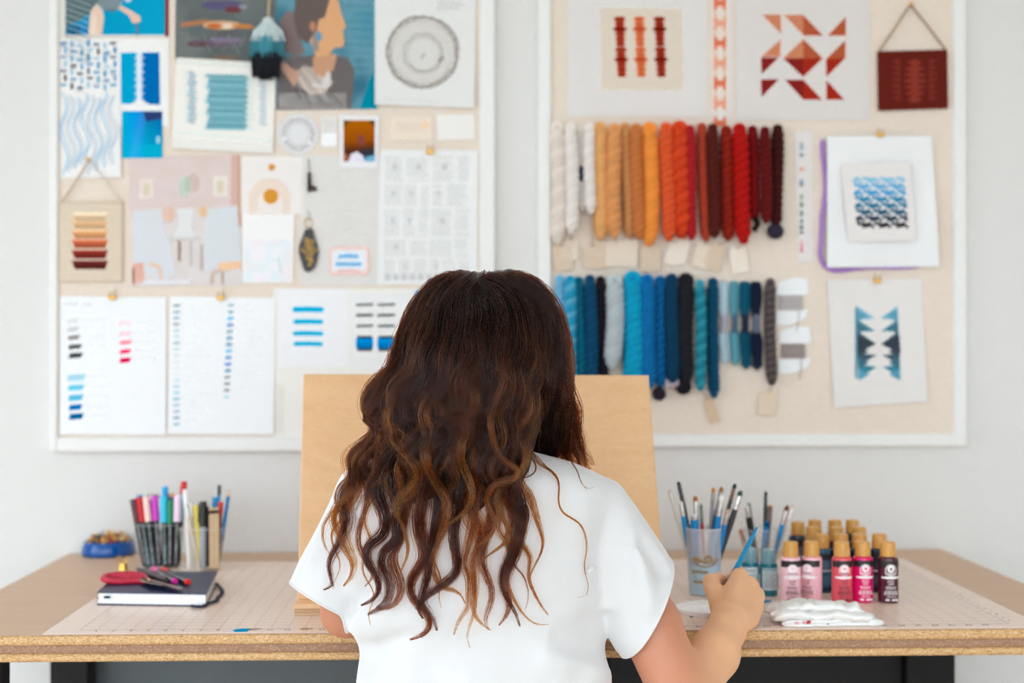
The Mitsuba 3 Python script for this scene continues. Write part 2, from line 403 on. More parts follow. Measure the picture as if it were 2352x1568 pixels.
# ------------------------------------------------------------------ sheets of paper and what is printed on them
class Sheet:
    """A pinned sheet given by its corners (top left, top right, bottom right, bottom left); off: its distance from the board; curl(s, t): extra distance."""

    def __init__(self, name, label, cat, corners, col=(236, 236, 234), off=0.001, curl=None, thick=0.0004, group=None, n=10, bsdf='paint_matte'):
        self.key = thing(name, label, cat, group)
        self.off, self.curl, self.thick = off, curl, thick
        self.c = np.array(corners, float)
        s, t = np.meshgrid(np.linspace(0, 1, n + 1), np.linspace(0, 1, n + 1))
        s, t = s.ravel(), t.ravel()
        p = self.pix(s, t)
        front = self.world(p, 0.0)
        back = front + [0, thick, 0]
        N = (n + 1) ** 2; f = []
        for j in range(n):
            for i in range(n):
                a = j * (n + 1) + i
                f += [[a, a + n + 1, a + n + 2], [a, a + n + 2, a + 1]]
                f += [[N + a, N + a + n + 2, N + a + n + 1], [N + a, N + a + 1, N + a + n + 2]]
        ring = list(range(n)) + [n + (n + 1) * j for j in range(n)] + [N - 1 - i for i in range(n)] + [(n + 1) * (n - j) for j in range(n)]
        for a, b in zip(ring, ring[1:] + ring[:1]):
            f += [[a, b, b + N], [a, b + N, a + N]]
        add(trimesh.Trimesh(np.vstack([front, back]), np.array(f), process=False), None, self.key, col=col, smooth=25, bsdf=bsdf)
        self.v, self.f, self.col = [], [], []
        self.nv, self.layer = 0, 1

    def pix(self, s, t):
        s, t = np.asarray(s)[:, None], np.asarray(t)[:, None]
        c = self.c
        return c[0] * (1 - s) * (1 - t) + c[1] * s * (1 - t) + c[2] * s * t + c[3] * (1 - s) * t

    def st(self, p):
        s, t = np.full(len(p), 0.5), np.full(len(p), 0.5)
        c = self.c
        for _ in range(6):
            e = p - self.pix(s, t)
            du = (c[1] - c[0]) * (1 - t)[:, None] + (c[2] - c[3]) * t[:, None]
            dv = (c[3] - c[0]) * (1 - s)[:, None] + (c[2] - c[1]) * s[:, None]
            det = du[:, 0] * dv[:, 1] - du[:, 1] * dv[:, 0]
            s = s + (e[:, 0] * dv[:, 1] - e[:, 1] * dv[:, 0]) / det
            t = t + (du[:, 0] * e[:, 1] - du[:, 1] * e[:, 0]) / det
        return s, t

    def world(self, p, lift):
        p = np.asarray(p, float)
        o = self.off + lift
        if self.curl is not None:
            s, t = self.st(p); o = o + self.curl(s, t)
        y = BOARD_Y - 0.0004 - self.thick - np.broadcast_to(o, (len(p),))
        r = FWD + RIGHT * ((p[:, :1] - 1176) / FOCAL) + UP * ((784 - p[:, 1:]) / FOCAL)
        return EYE + r * (y / r[:, 1])[:, None]

    def tri(self, p, f, col, layer=None):
        layer = self.layer if layer is None else layer
        if self.curl is not None and len(p) < 400:
            q, f = trimesh.remesh.subdivide_to_size(np.column_stack([p, np.zeros(len(p))]), np.asarray(f), 22, max_iter=8); p = q[:, :2]
        w = self.world(p, 0.00025 * layer)
        col = np.asarray(col, float)
        self.v.append(w); self.f.append(np.asarray(f) + self.nv); self.nv += len(w)
        self.col.append(np.broadcast_to(lin(col), (len(w), 3)))

    def poly(self, pts, col, layer=None):
        g = pts if hasattr(pts, 'geom_type') else Polygon(pts)
        if not g.is_valid: g = g.buffer(0)
        for q in getattr(g, 'geoms', [g]):
            if q.area < 0.3: continue
            v, f = trimesh.creation.triangulate_polygon(q, engine='earcut')
            self.tri(v, f, col, layer)

    def rect(self, x0, y0, x1, y1, col, layer=None):
        self.poly([(x0, y0), (x1, y0), (x1, y1), (x0, y1)], col, layer)

    def disc(self, x, y, r, col, layer=None, ry=None, r0=0):
        a = np.linspace(0, 2 * math.pi, 33)[:-1]
        ry = ry or r
        o = Polygon(np.stack([x + r * np.cos(a), y + ry * np.sin(a)], 1))
        if r0: o = o.difference(Polygon(np.stack([x + r0 * np.cos(a), y + r0 * ry / r * np.sin(a)], 1)))
        self.poly(o, col, layer)

    def stroke(self, pts, w, col, layer=None, cap='round', n=None):
        pts = spline(pts, n) if n else pts
        self.poly(LineString(pts).buffer(w / 2, cap_style=cap, quad_segs=3), col, layer)

    def grid(self, x0, y0, x1, y1, fn, nx=24, ny=24, layer=None):
        """A patch of smoothly changing colour; fn(s, t) -> colours (n, 3)."""
        s, t = np.meshgrid(np.linspace(0, 1, nx + 1), np.linspace(0, 1, ny + 1)); s, t = s.ravel(), t.ravel()
        f = []
        for j in range(ny):
            for i in range(nx):
                a = j * (nx + 1) + i; f += [[a, a + nx + 1, a + nx + 2], [a, a + nx + 2, a + 1]]
        self.tri(np.stack([x0 + (x1 - x0) * s, y0 + (y1 - y0) * t], 1), f, fn(s, t), layer)

    def done(self, name='print', bsdf='paint_matte', label=None):
        if self.v:
            add(trimesh.Trimesh(np.vstack(self.v), np.vstack(self.f), process=False), name, self.key, col=np.vstack(self.col), bsdf=bsdf, smooth=False, label=label)
            self.v, self.f, self.col, self.nv = [], [], [], 0
        return self.key


def blot(seed, *stops):
    """Colours that drift between the stops by noise."""
    st = np.array(stops, float)

    def fn(s, t):
        n = np.clip(meshkit.fbm(np.stack([s * 3, t * 3, s * 0 + seed * 7.3], 1), 3, seed) * 1.8 - 0.4, 0, 1) * (len(st) - 1)
        i = np.minimum(n.astype(int), len(st) - 2); u = (n - i)[:, None]
        return st[i] * (1 - u) + st[i + 1] * u
    return fn


def corner_curl(bl=0.0, br=0.0, tl=0.0, tr=0.0, p=2.2):
    def fn(s, t):
        return (bl * np.clip((1 - s) * t, 0, 1) ** p + br * np.clip(s * t, 0, 1) ** p + tl * np.clip((1 - s) * (1 - t), 0, 1) ** p + tr * np.clip(s * (1 - t), 0, 1) ** p)
    return fn


def R(x0, y0, x1, y1):
    return [(x0, y0), (x1, y0), (x1, y1), (x0, y1)]


scene['brass'] = {'type': 'principled', 'base_color': rgb((206, 158, 70)), 'metallic': 0.85, 'roughness': 0.3}


def clip(px, py, label, off=0.003):
    """A small brass bulldog clip with a push pin through it: jaw, two wire arms, pin."""
    k = thing('brass_clip', label, 'clip', 'brass clips on the pinboards')
    c = on_wall(px, py, BOARD_Y - off - 0.004)
    add(box(c, (0.016, 0.008, 0.0085), 0.002), 'jaw', k, bsdf='brass')
    for s in (-1, 1):
        add(tube([c + [s * 0.005, -0.001, 0.003], c + [s * 0.006, -0.002, 0.010], c + [s * 0.002, -0.002, 0.015], c + [0, -0.002, 0.015]], 0.0009, 6), 'wire_arm', k, bsdf='brass')
    add(lathe([(0, 0), (0.003, 0), (0.0025, 0.004), (0.0035, 0.006), (0, 0.0065)], 12).apply_transform(place(c + [0, 0.002, 0.016], axis=(0, -1, 0))), 'pin', k, bsdf='clear_plastic' if False else None, col=(232, 226, 215))
    return k


rng = np.random.default_rng(5)
random.seed(5)
# ================================================================== left pinboard
WHITE, CREAM = (238, 238, 237), (232, 229, 222)
# magazine page: figure in a grey striped dress on blue
S = Sheet('magazine_page', 'magazine page with a bare leg and grey striped dress on bright blue', 'magazine page', R(135, -70, 389, 84), (222, 220, 216), off=0.0005)
S.grid(150, -66, 379, 80, lambda s, t: np.stack([6 + 6 * s, 146 + 12 * s - 20 * (t > .9) * (s < .3), 192 + 6 * s], 1), 12, 12)
S.rect(379, -66, 388, 84, (128, 44, 38))
S.rect(150, 58, 184, 80, (10, 98, 132), 2)
S.poly([(150, -66), (300, -66), (290, -20), (274, 14), (262, 28), (240, 24), (226, 8), (208, 28), (180, 48), (150, 60)], (92, 112, 118), 3)
for i in range(34):
    a = -60 + i * 7.0
    S.stroke([(150, a - 40), (210, a + 22 - 40)], 1.4, (176, 192, 196) if i % 2 else (58, 76, 82), 4, 'flat')
for i in range(11):
    S.stroke([(232 + i * 6, -60), (226 + i * 5, 22)], 1.6, (168, 186, 192), 4, 'flat')
S.poly([(222, 8), (236, 24), (239, 40), (234, 80), (203, 80), (206, 40), (210, 22)], (226, 198, 178), 5)
S.poly([(213, 30), (222, 40), (219, 80), (208, 80)], (236, 212, 196), 6)
S.poly([(276, 12), (300, 24), (322, 38), (323, 48), (314, 54), (304, 52), (296, 36), (272, 20)], (230, 190, 168), 5)
S.stroke([(312, 54), (316, 66), (313, 80)], 4, (120, 112, 118), 6)
S.poly(Point(294, -4).buffer(9), (190, 208, 220), 6)
S.done()

# white card with two blue gouache studies, behind the pattern sheet
S = Sheet('painted_card', 'white card with a blue square split by a white feathered spine', 'painted card', R(268, 88, 388, 290), (236, 235, 233), off=0.0008)
S.poly([(277, 121), (366, 120), (367, 180), (368, 240), (345, 240), (322, 229), (300, 239), (278, 238)], (6, 158, 205))
S.poly([(322, 121), (366, 120), (367, 180), (368, 240), (345, 240), (325, 230)], (2, 106, 178), 2)
for i in range(14):
    y = 124 + i * 8.2; w = 9 + 4 * (i % 2)
    S.poly([(320 - w, y), (320, y - 4.5), (320 + w, y), (320, y + 6)], (214, 226, 238), 3)
S.rect(315, 121, 324, 236, (226, 232, 240), 3)
S.poly([(306, 240), (320, 226), (334, 240)], (236, 235, 233), 4)
S.done()
S = Sheet('blue_photo', 'small glossy photo of deep turquoise water below the blue painted square', 'photo', R(280, 255, 373, 363), (4, 160, 200), off=0.0016)
S.grid(281, 256, 372, 362, lambda s, t: np.stack([4 + 40 * np.exp(-((s - .38 + .25 * t - .15) / .12) ** 2) + 25 * (s > .5) * (t < .2), 168 - 70 * s * (t < .75) * (1 - t), 208 - 40 * (s > .55) * (1 - t) + 14 * np.exp(-((s - .3) / .2) ** 2)], 1), 20, 20)
S.disc(363, 321, 4, (170, 212, 226), 2, 9)
S.poly([(328, 256), (372, 256), (372, 272), (336, 280)], (44, 62, 112), 2)
S.done()

# pattern sheet: dashes above, waves below
S = Sheet('pattern_sheet', 'white sheet of hand painted blue dashes above and grey blue waves below', 'painted sheet', [(137, 87), (273, 88), (278, 407), (139, 409)], (233, 232, 230), off=0.0014, curl=corner_curl(br=0.004))
pal = [(10, 138, 190), (24, 112, 168), (140, 186, 210), (92, 158, 192), (60, 84, 120), (8, 128, 176), (120, 150, 190), (56, 58, 62)]
for j in range(7):
    for i in range(7):
        x, y = 146 + i * 19.0 + (j % 2) * 4, 99 + j * 16 + (i % 3) * 3
        c = pal[(i * 5 + j * 3 + int(rng.integers(0, 2))) % len(pal)]
        if (i + j) % 2: S.rect(x - 3.4, y - 7.5, x + 3.4, y + 7, c)
        else: S.rect(x - 7.5, y - 2.8, x + 7, y + 3, c)
        if (i + 2 * j) % 7 == 0:
            for q in range(2): S.rect(x - 8, y + 4 + q * 3, x + 6, y + 5.2 + q * 3, c, 2)
for i in range(8):
    a, b = 214 + 6 * ((i * 7) % 3), 400 - 8 * ((i * 5) % 4)
    for q, (dx, w_) in enumerate(((0, 5.2), (6.4, 2.6))):
        pts = [(min(273, max(139, 143 + i * 16 + dx + 8 * math.sin(t * 10 + i * .35 + q * .25) + 5 * t)), a + (b - a) * t) for t in np.linspace(.03 * q, 1 - .05 * q, 16)]
        S.stroke(pts, w_, ((176, 204, 222), (192, 200, 208), (164, 190, 212))[(i + 2 * q) % 3], 1 + q, n=40)
S.done()

# grey magazine page with paint smears
S = Sheet('magazine_page', 'dark grey magazine page with smeared paint strokes behind the tassel', 'magazine page', [(404, -70), (640, -70), (640, 146), (402, 136)], (100, 104, 104), off=0.0006)
S.grid(406, -66, 638, 136, blot(3, (92, 96, 96), (104, 112, 112), (116, 120, 118), (98, 98, 98)), 24, 20)
S.poly(LineString([(420, 57), (470, 50), (520, 58), (578, 62)]).buffer(5), (176, 120, 84), 2)
S.disc(510, 58, 44, (206, 166, 132), 3, 10); S.disc(492, 60, 16, (196, 110, 56), 4, 7); S.disc(522, 60, 12, (226, 206, 188), 4, 6); S.disc(556, 60, 22, (196, 128, 72), 4, 5)
S.disc(512, 12, 50, (92, 88, 120), 2, 11); S.disc(536, 22, 20, (112, 66, 70), 3, 8); S.disc(558, 16, 10, (140, 150, 158), 3, 5)
S.disc(490, 98, 60, (104, 88, 104), 2, 8); S.disc(520, 92, 38, (128, 116, 140), 3, 6); S.disc(455, 102, 26, (96, 70, 74), 3, 5); S.disc(516, 132, 30, (120, 100, 84), 2, 5)
for i in range(16): S.stroke([(412 + i * 14, 76 + (i * 13) % 50), (432 + i * 13, 78 + (i * 11) % 52)], 2, (128, 134, 134), 3)
S.done()

# magazine page: seated person in profile
S = Sheet('magazine_page', 'magazine page with a person in profile wearing a grey jacket against teal water', 'magazine page', [(634, -70), (862, -70), (866, 250), (634, 252)], (72, 128, 148), off=0.001)
S.grid(636, -66, 864, 249, blot(7, (62, 122, 146), (78, 142, 162), (104, 152, 168), (58, 110, 132)), 24, 30)
for i in range(26): S.stroke([(780 + (i * 7) % 40, -60 + i * 9), (850 + (i * 3) % 12, -58 + i * 9)], 2, (100, 152, 170) if i % 2 else (50, 118, 144), 2)
S.poly([(826, 250), (866, 250), (866, 150), (850, 180)], (4, 134, 160), 3)
S.poly([(636, 252), (637, 178), (660, 138), (700, 128), (760, 122), (800, 134), (814, 160), (812, 200), (806, 250)], (108, 102, 102), 3)
S.grid(640, 214, 796, 249, blot(9, (132, 128, 128), (160, 158, 156), (118, 112, 112)), 16, 6, 4)
S.poly([(672, 168), (700, 150), (756, 170), (764, 190), (745, 214), (716, 218), (690, 200)], (206, 190, 180), 5)
S.poly([(716, 198), (752, 204), (760, 170), (752, 160), (738, 196), (720, 188)], (214, 210, 206), 6)
S.poly([(718, 132), (748, 120), (774, 126), (766, 160), (744, 178), (720, 168)], (196, 150, 120), 6)
S.poly([(724, -40), (756, -40), (776, -2), (784, 30), (795, 62), (788, 70), (791, 96), (788, 108), (768, 110), (752, 128), (726, 132), (712, 90)], (218, 166, 122), 7)
S.poly([(674, 40), (680, -10), (720, -60), (760, -40), (757, 0), (746, 40), (733, 44), (727, 70), (706, 100), (684, 84)], (104, 92, 88), 8)
S.poly([(640, 50), (660, 24), (680, 30), (690, 90), (700, 120), (680, 132), (656, 118), (650, 80)], (128, 112, 112), 7)
S.disc(733, 84, 6, (90, 152, 190), 9, 10); S.disc(718, 60, 7, (188, 130, 104), 9, 11)
S.rect(718, 70, 732, 118, (150, 138, 134), 8)
S.poly([(648, 140), (690, 170), (676, 200), (640, 150)], (196, 156, 136), 6)
for i in range(9): S.stroke([(648 + i * 5, 130), (690 + i * 12, 226 + (i * 7) % 20)], 3, (132, 126, 124) if i % 2 else (92, 86, 86), 5)
S.done()

# tree ring print
S = Sheet('art_print', 'white print with a grey tree ring circle and curled lower corner', 'art print', [(861, -70), (1094, -70), (1089, 248), (861, 240)], (226, 226, 224), off=0.0018, curl=corner_curl(bl=0.012, br=0.008, p=3.0), n=16)
a = np.linspace(0, 2 * math.pi, 90)
S.curl, keep = S.curl, None
for r, w, c, j in ((82, 5, (150, 144, 138), 3), (77, 4, (168, 162, 156), 2.5), (71, 3, (184, 180, 174), 2), (64, 2.2, (196, 192, 188), 2), (58, 1.8, (204, 200, 196), 1.5), (51, 2.2, (192, 188, 184), 1.5),
                   (44, 4, (164, 160, 154), 2), (38, 3, (182, 178, 174), 1.5), (30, 1.6, (206, 203, 200), 1), (22, 1.6, (208, 206, 203), 1), (14, 1.5, (206, 204, 202), 1)):
    n_ = meshkit.noise(np.stack([np.cos(a) * 3 + r, np.sin(a) * 3, a * 0 + r], 1), 2)
    rr = r + j * (n_ - .5) * 2
    cx, cy = 971 + (82 - r) * 0.04, 119 + (82 - r) * 0.1
    S.poly(LineString(np.stack([cx + rr * np.cos(a), cy + rr * np.sin(a)], 1)).buffer(w / 2, quad_segs=1), c, 2)
S.disc(971, 119, 84, (218, 216, 212), 1)
S.stroke([(968, 132), (976, 124)], 5, (168, 164, 160), 3); S.stroke([(1010, 140), (1016, 132)], 9, (156, 150, 146), 3)
for i in range(26):
    t = i * 2 * math.pi / 26 + .1; S.stroke([(971 + 76 * math.cos(t), 119 + 76 * math.sin(t)), (971 + 84 * math.cos(t + .06), 119 + 84 * math.sin(t + .06))], 4, (150, 144, 138), 3)
for j, (y, w) in enumerate(((4, 62), (11, 66), (19, 56), (-6, 60))):
    for i in range(int(w / 9)): S.rect(1002 + i * 9 + (j % 2) * 4, y - 1.6, 1009 + i * 9 + (j % 2) * 4, y + 1.6, (190, 189, 188))
for i in range(13): S.rect(880 + i * 10, 225 + i * .6, 888 + i * 10, 228 + i * .6, (206, 206, 206))
S.done()

# teal striped art card
S = Sheet('painted_card', 'cream card with teal brushed stripes and ragged edges, tilted below the grey page', 'painted card', [(406, 132), (634, 146), (626, 352), (394, 340)], (231, 229, 223), off=0.0022, curl=corner_curl(bl=0.004, br=0.004))
S.poly([(404, 150), (632, 160), (625, 326), (397, 316)], (236, 234, 228))
S.stroke([(398, 304), (510, 312), (625, 324)], 2.5, (206, 226, 220), 2, 'flat'); S.stroke([(406, 142), (634, 156)], 2, (204, 222, 220), 2, 'flat')
for i in range(19):
    y = 170 + i * 6.7; x0, x1 = 474 + (i * 7) % 9, 566 + (i * 5) % 10
    c = ((108, 164, 176), (126, 178, 188), (96, 154, 168), (134, 184, 196), (112, 170, 184))[i % 5]
    S.poly([(x0 - i * .1, y), (x1 - i * .2, y + 2), (x1 - i * .2 + 2, y + 9), (x0 - 3, y + 7)], c, 2)
    S.stroke([(x0 - 9, y + 3), (x0, y + 4)], 2.4, (196, 220, 216), 3, 'flat'); S.stroke([(x1 - 2, y + 5), (x1 + 10 + (i * 3) % 8, y + 6)], 2.4, (196, 220, 214), 3, 'flat')
for i in range(26):
    y = 165 + i * 4.7
    S.stroke([(430 + (i * 5) % 6, y), (446 + (i * 3) % 8, y + 1)], 2.6, ((110, 150, 182), (130, 170, 190), (96, 140, 170))[i % 3], 3, 'flat')
    S.stroke([(424, y), (432, y)], 2, (204, 224, 218), 2, 'flat')
    if y > 175: S.stroke([(594 + (i * 5) % 6, y + 4), (610 + (i * 3) % 6, y + 5)], 2.6, ((150, 176, 200), (160, 190, 202), (170, 196, 206))[i % 3], 3, 'flat')
S.done()

# round coaster with a ring of lettering
S = Sheet('round_coaster', 'round white cardboard coaster with a ring of grey lettering and dots', 'coaster', R(636, 261, 734, 356), (214, 213, 212), off=0.0005, n=1)
del scene[S.key]
cx, cy = 685, 308
c = on_wall(cx, cy, BOARD_Y); rw = (on_wall(cx + 49, cy, BOARD_Y)[0] - c[0])
add(moved(lathe([(0, 0.0020), (rw * .97, 0.0020), (rw, 0.0015), (rw, 0), (0, 0)], 48), place(c + [0, 0, 0], axis=(0, -1, 0))), None, S.key, col=(216, 215, 214), smooth=40)
S.off, S.thick = 0.0017, 0.0
S.disc(cx, cy, 44, (222, 221, 221), 1); S.disc(cx, cy, 26, (206, 206, 208), 2, r0=23); S.disc(cx, cy, 22, (224, 224, 225), 2)
for i in range(26):
    t = 2 * math.pi * i / 26 - 1.3
    if i % 9 == 8: S.disc(cx + 33 * math.cos(t), cy + 33 * math.sin(t), 4, (240, 240, 240), 3); continue
    q = np.array([cx + 34 * math.cos(t), cy + 34 * math.sin(t)]); e = np.array([math.cos(t), math.sin(t)]); h = np.array([-e[1], e[0]])
    S.stroke([q - e * 4.5, q + e * 4.5], 2.2, (128, 130, 134), 3, 'flat')
    if i % 3: S.stroke([q - e * 4 - h * 2.5, q + h * 2.5 + e * (4 if i % 2 else -4)], 2, (136, 138, 142), 4, 'flat')
S.done()

# small cards
S = Sheet('folded_tag', 'small folded white paper tag right of the round coaster', 'paper tag', R(738, 266, 774, 338), (226, 224, 222), off=0.001)
S.rect(740, 270, 770, 304, (219, 216, 213)); S.rect(738, 306, 774, 334, (242, 243, 244), 2)
S.done()
S = Sheet('instant_photo', 'instant photo in a white border, amber above dark blue', 'photo', [(779, 264), (871, 266), (867, 386), (782, 384)], (232, 233, 235), off=0.0022, n=4)


def amber(s, t):
    top = np.array([176, 98, 8.0]); mid = np.array([150, 72, 12.0]); low = np.array([64, 36, 34.0]); blue = np.array([40, 66, 86.0])
    u = np.clip(t * 1.6, 0, 1)[:, None]; c = top * (1 - u) + mid * u
    v = np.clip((t - .5) * 3.2 + .25 * (s - .5), 0, 1)[:, None]; c = c * (1 - v) + low * v
    w = np.clip((t - .62) * 4 * (s > .45) * np.clip((s - .4) * 4, 0, 1), 0, 1)[:, None]; c = c * (1 - w) + blue * w
    k = np.clip((.12 - t) * 7 + (abs(s - .5) - .38) * 5 * (t < .2), 0, .8)[:, None]
    return c * (1 - k) + np.array([60, 44, 40.0]) * k


S.grid(789, 276, 861, 371, amber, 20, 24)
S.poly([(800, 371), (806, 354), (820, 348), (834, 358), (838, 371)], (226, 222, 236), 2); S.poly([(836, 371), (842, 360), (860, 356), (860, 371)], (110, 176, 206), 2); S.poly([(789, 371), (789, 350), (800, 356), (798, 371)], (170, 96, 70), 2)
S.disc(829, 322, 9, (132, 70, 58), 2, 12)
S.done()
S = Sheet('small_card', 'small peach beige card with faint lines above the type sheet', 'card', R(884, 262, 994, 324), (230, 216, 200), off=0.0008)
S.rect(902, 274, 988, 318, (234, 219, 202)); [S.rect(908, 280 + i * 6, 968, 282 + i * 6, (222, 206, 190), 2) for i in range(4)]; S.disc(976, 288, 9, (240, 210, 178), 2)
S.done()
S = Sheet('small_card', 'small blank white card beside the peach beige card', 'card', [(1003, 264), (1089, 262), (1091, 319), (1006, 322)], (236, 233, 229), off=0.001)
S.done()

# lavender grey sheet behind the type sheet, with a charm, a key fob and a sticker hung on it
S = Sheet('grey_sheet', 'large pale grey sheet hanging behind the key fob and the type sheet', 'paper sheet', R(690, 356, 874, 656), (221, 218, 214), off=0.0004)
for i in range(20): S.rect(728 + (i * 17) % 40, 380 + i * 13, 800 + (i * 29) % 50, 381.5 + i * 13, (214, 212, 209))
S.done()
S = Sheet('type_sheet', 'white sheet printed with columns of tiny grey type under a brass clip', 'printed sheet', [(874, 344), (1098, 345), (1096, 652), (866, 654)], (232, 233, 232), off=0.0016)
for gy, gh in ((358, 62), (424, 52), (480, 66), (550, 42), (596, 40)):
    x = 884
    while x < 1078:
        w = int(rng.integers(22, 56)); w = min(w, 1082 - x)
        if rng.random() < 0.3:
            for i in range(int(w / 5)): S.rect(x + i * 5, gy, x + i * 5 + 2.2, gy + gh - 4, (208, 209, 210))
        else:
            for i in range(int(gh / 4.6)):
                if rng.random() < 0.92: S.rect(x, gy + i * 4.6, x + w * (0.75 + .22 * rng.random()), gy + i * 4.6 + 1.9, (206, 207, 208))
        if rng.random() < 0.5: S.rect(x + w * .4, gy + gh * .3, x + w * .6, gy + gh * .5, (192, 194, 196), 2)
        x += w + 5
S.rect(882, 636, 1076, 638, (200, 201, 202)); [S.rect(884 + i * 19, 629, 896 + i * 19, 643, (196, 198, 199), 2) for i in range(8)]
S.done()
clip(988, 349, 'brass clip holding the sheet of tiny type', 0.004)

# boot charm on a thread
k = thing('boot_charm', 'tiny dark boot shaped charm hanging by a cord on the pale grey sheet', 'charm')
P = lambda x, y, o=0.006: on_wall(x, y, BOARD_Y - o)
m = trimesh.creation.extrude_polygon(Polygon([(x - 711, -(y - 400)) for x, y in ((707, 396), (714, 396), (715, 424), (726, 430), (728, 435), (724, 439), (716, 437), (713, 441), (706, 440))]), 5.0, engine='earcut')
sc = 1 / 1120.0; q = P(711, 400, 0.003)
m.apply_transform(np.array([[sc, 0, 0, q[0]], [0, 0, -sc, q[1]], [0, sc, 0, q[2]], [0, 0, 0, 1.0]]))
add(m, 'boot', k, col=(66, 56, 52), smooth=False, label='dark leather boot')
add(tube([P(708, 364, .003), P(709, 380, .005), P(710, 397, .005)], 0.0011, 6), 'cord', k, col=(130, 132, 132))
# key fob
k = thing('key_fob', 'black diamond shaped hotel key fob with gold lettering hanging from a ring', 'key fob')
pts = np.array([(703, 528), (717, 526), (722, 545), (729, 566), (731, 580), (727, 600), (722, 614), (710, 624), (700, 620), (694, 600), (688, 580), (690, 560), (697, 544)], float)
q0 = P(710, 575, 0.002)
poly = Polygon(np.stack([(pts[:, 0] - 710) * sc, -(pts[:, 1] - 575) * sc], 1)).buffer(0.002).buffer(-0.001)
m = trimesh.creation.extrude_polygon(poly, 0.005, engine='earcut')
M = np.array([[1, 0, 0, q0[0]], [0, 0, -1, q0[1]], [0, 1, 0, q0[2]], [0, 0, 0, 1.0]])
add(moved(m, M), 'tag', k, col=(32, 27, 26), bsdf='paint_satin', smooth=False)
ms = []
for (x, y, r) in ((704, 552, 6), (716, 556, 6), (706, 566, 5), (716, 570, 5), (704, 580, 5), (717, 582, 5), (708, 592, 5), (716, 598, 5), (712, 608, 4), (696, 574, 2), (726, 574, 2)):
    c = trimesh.creation.torus(r * sc * .75, 0.0008, 14, 6); c.apply_translation(((x - 710) * sc, -(y - 575) * sc, 0.0052)); ms.append(c)
for (x0, y0, x1, y1) in ((690, 577, 700, 577), (722, 577, 730, 577), (706, 546, 718, 604), (700, 560, 706, 572)):
    ms.append(tube([((x0 - 710) * sc, -(y0 - 575) * sc, .0052), ((x1 - 710) * sc, -(y1 - 575) * sc, .0052)], 0.0006, 5))
add(moved(cat(ms), M), 'lettering', k, bsdf='brass')
t_ = trimesh.creation.torus(0.009, 0.0012, 24, 8); t_.apply_transform(place(P(709, 512, .004), axis=(0.4, -1, 0)))
add(t_, 'ring', k, bsdf='brass', label='gold ring')
add(tube([P(708, 484, .002), P(709, 492, .005), P(709, 502, .005)], 0.0015, 6), 'chain', k, col=(200, 202, 204), bsdf='paint_metal')
# sticker
S = Sheet('lettered_sticker', 'sticker with blue lettering inside a coral pink rounded border', 'sticker', R(757, 567, 848, 631), (240, 214, 208), off=0.0016, n=1)
del scene[S.key]
o = shapely.box(764, 574, 841, 624).buffer(7, quad_segs=5)
v, f = trimesh.creation.triangulate_polygon(o, engine='earcut')
add(trimesh.Trimesh(np.vstack([S.world(v, 0.0006), ]), f, process=False), None, S.key, col=(238, 206, 198), smooth=False)
S.poly(shapely.box(766, 577, 838, 620).buffer(3), (228, 234, 242), 3); S.poly(o.difference(shapely.box(766, 577, 838, 620).buffer(4)), (240, 204, 196), 4)
S.stroke([(776, 622), (800, 620), (826, 622)], 3, (236, 160, 150), 5)
for x0, x1, y, n_ in ((778, 822, 588, 5), (770, 830, 606, 7)):
    for i in range(n_):
        x = x0 + (x1 - x0) * (i + .5) / n_; h = 8
        S.stroke([(x - 3, y + h * .6), (x - 1, y - h * .5), (x + 2, y + h * .4), (x + 4, y - h * .2)], 2.8, (70, 170, 222), 5)
S.stroke([(776, 594), (800, 582), (824, 592)], 2, (100, 190, 230), 5)
S.done()

# sun and arch card, watercolour card
S = Sheet('sun_card', 'pale card with an ochre sun inside a peach arch and a small ochre dot', 'art card', R(553, 358, 696, 492), (231, 226, 222), off=0.001)
S.poly([(556, 362), (688, 362), (688, 490), (556, 490)], (234, 229, 226))
a = np.linspace(math.pi, 2 * math.pi, 20)
S.poly(np.vstack([np.stack([620 + 48 * np.cos(a), 456 + 48 * np.sin(a)], 1), [(668, 490), (572, 490)]]), (232, 214, 201), 2)
S.poly(np.vstack([np.stack([620 + 28 * np.cos(a), 466 + 28 * np.sin(a)], 1), [(648, 490), (592, 490)]]), (234, 226, 221), 3)
S.disc(622, 451, 17.5, (214, 148, 58), 4); S.disc(624, 384, 8, (214, 150, 66), 4)
S.done()
S = Sheet('watercolour_card', 'white card with a faint pink and pale blue watercolour wash', 'painted card', [(556, 492), (676, 492), (672, 648), (557, 650)], (240, 239, 237), off=0.0018)
S.grid(562, 550, 668, 646, blot(11, (240, 226, 230), (238, 236, 240), (222, 234, 238), (242, 228, 230), (236, 240, 242)), 16, 16)
S.stroke([(638, 590), (648, 628)], 5, (206, 220, 224), 2)
S.done()

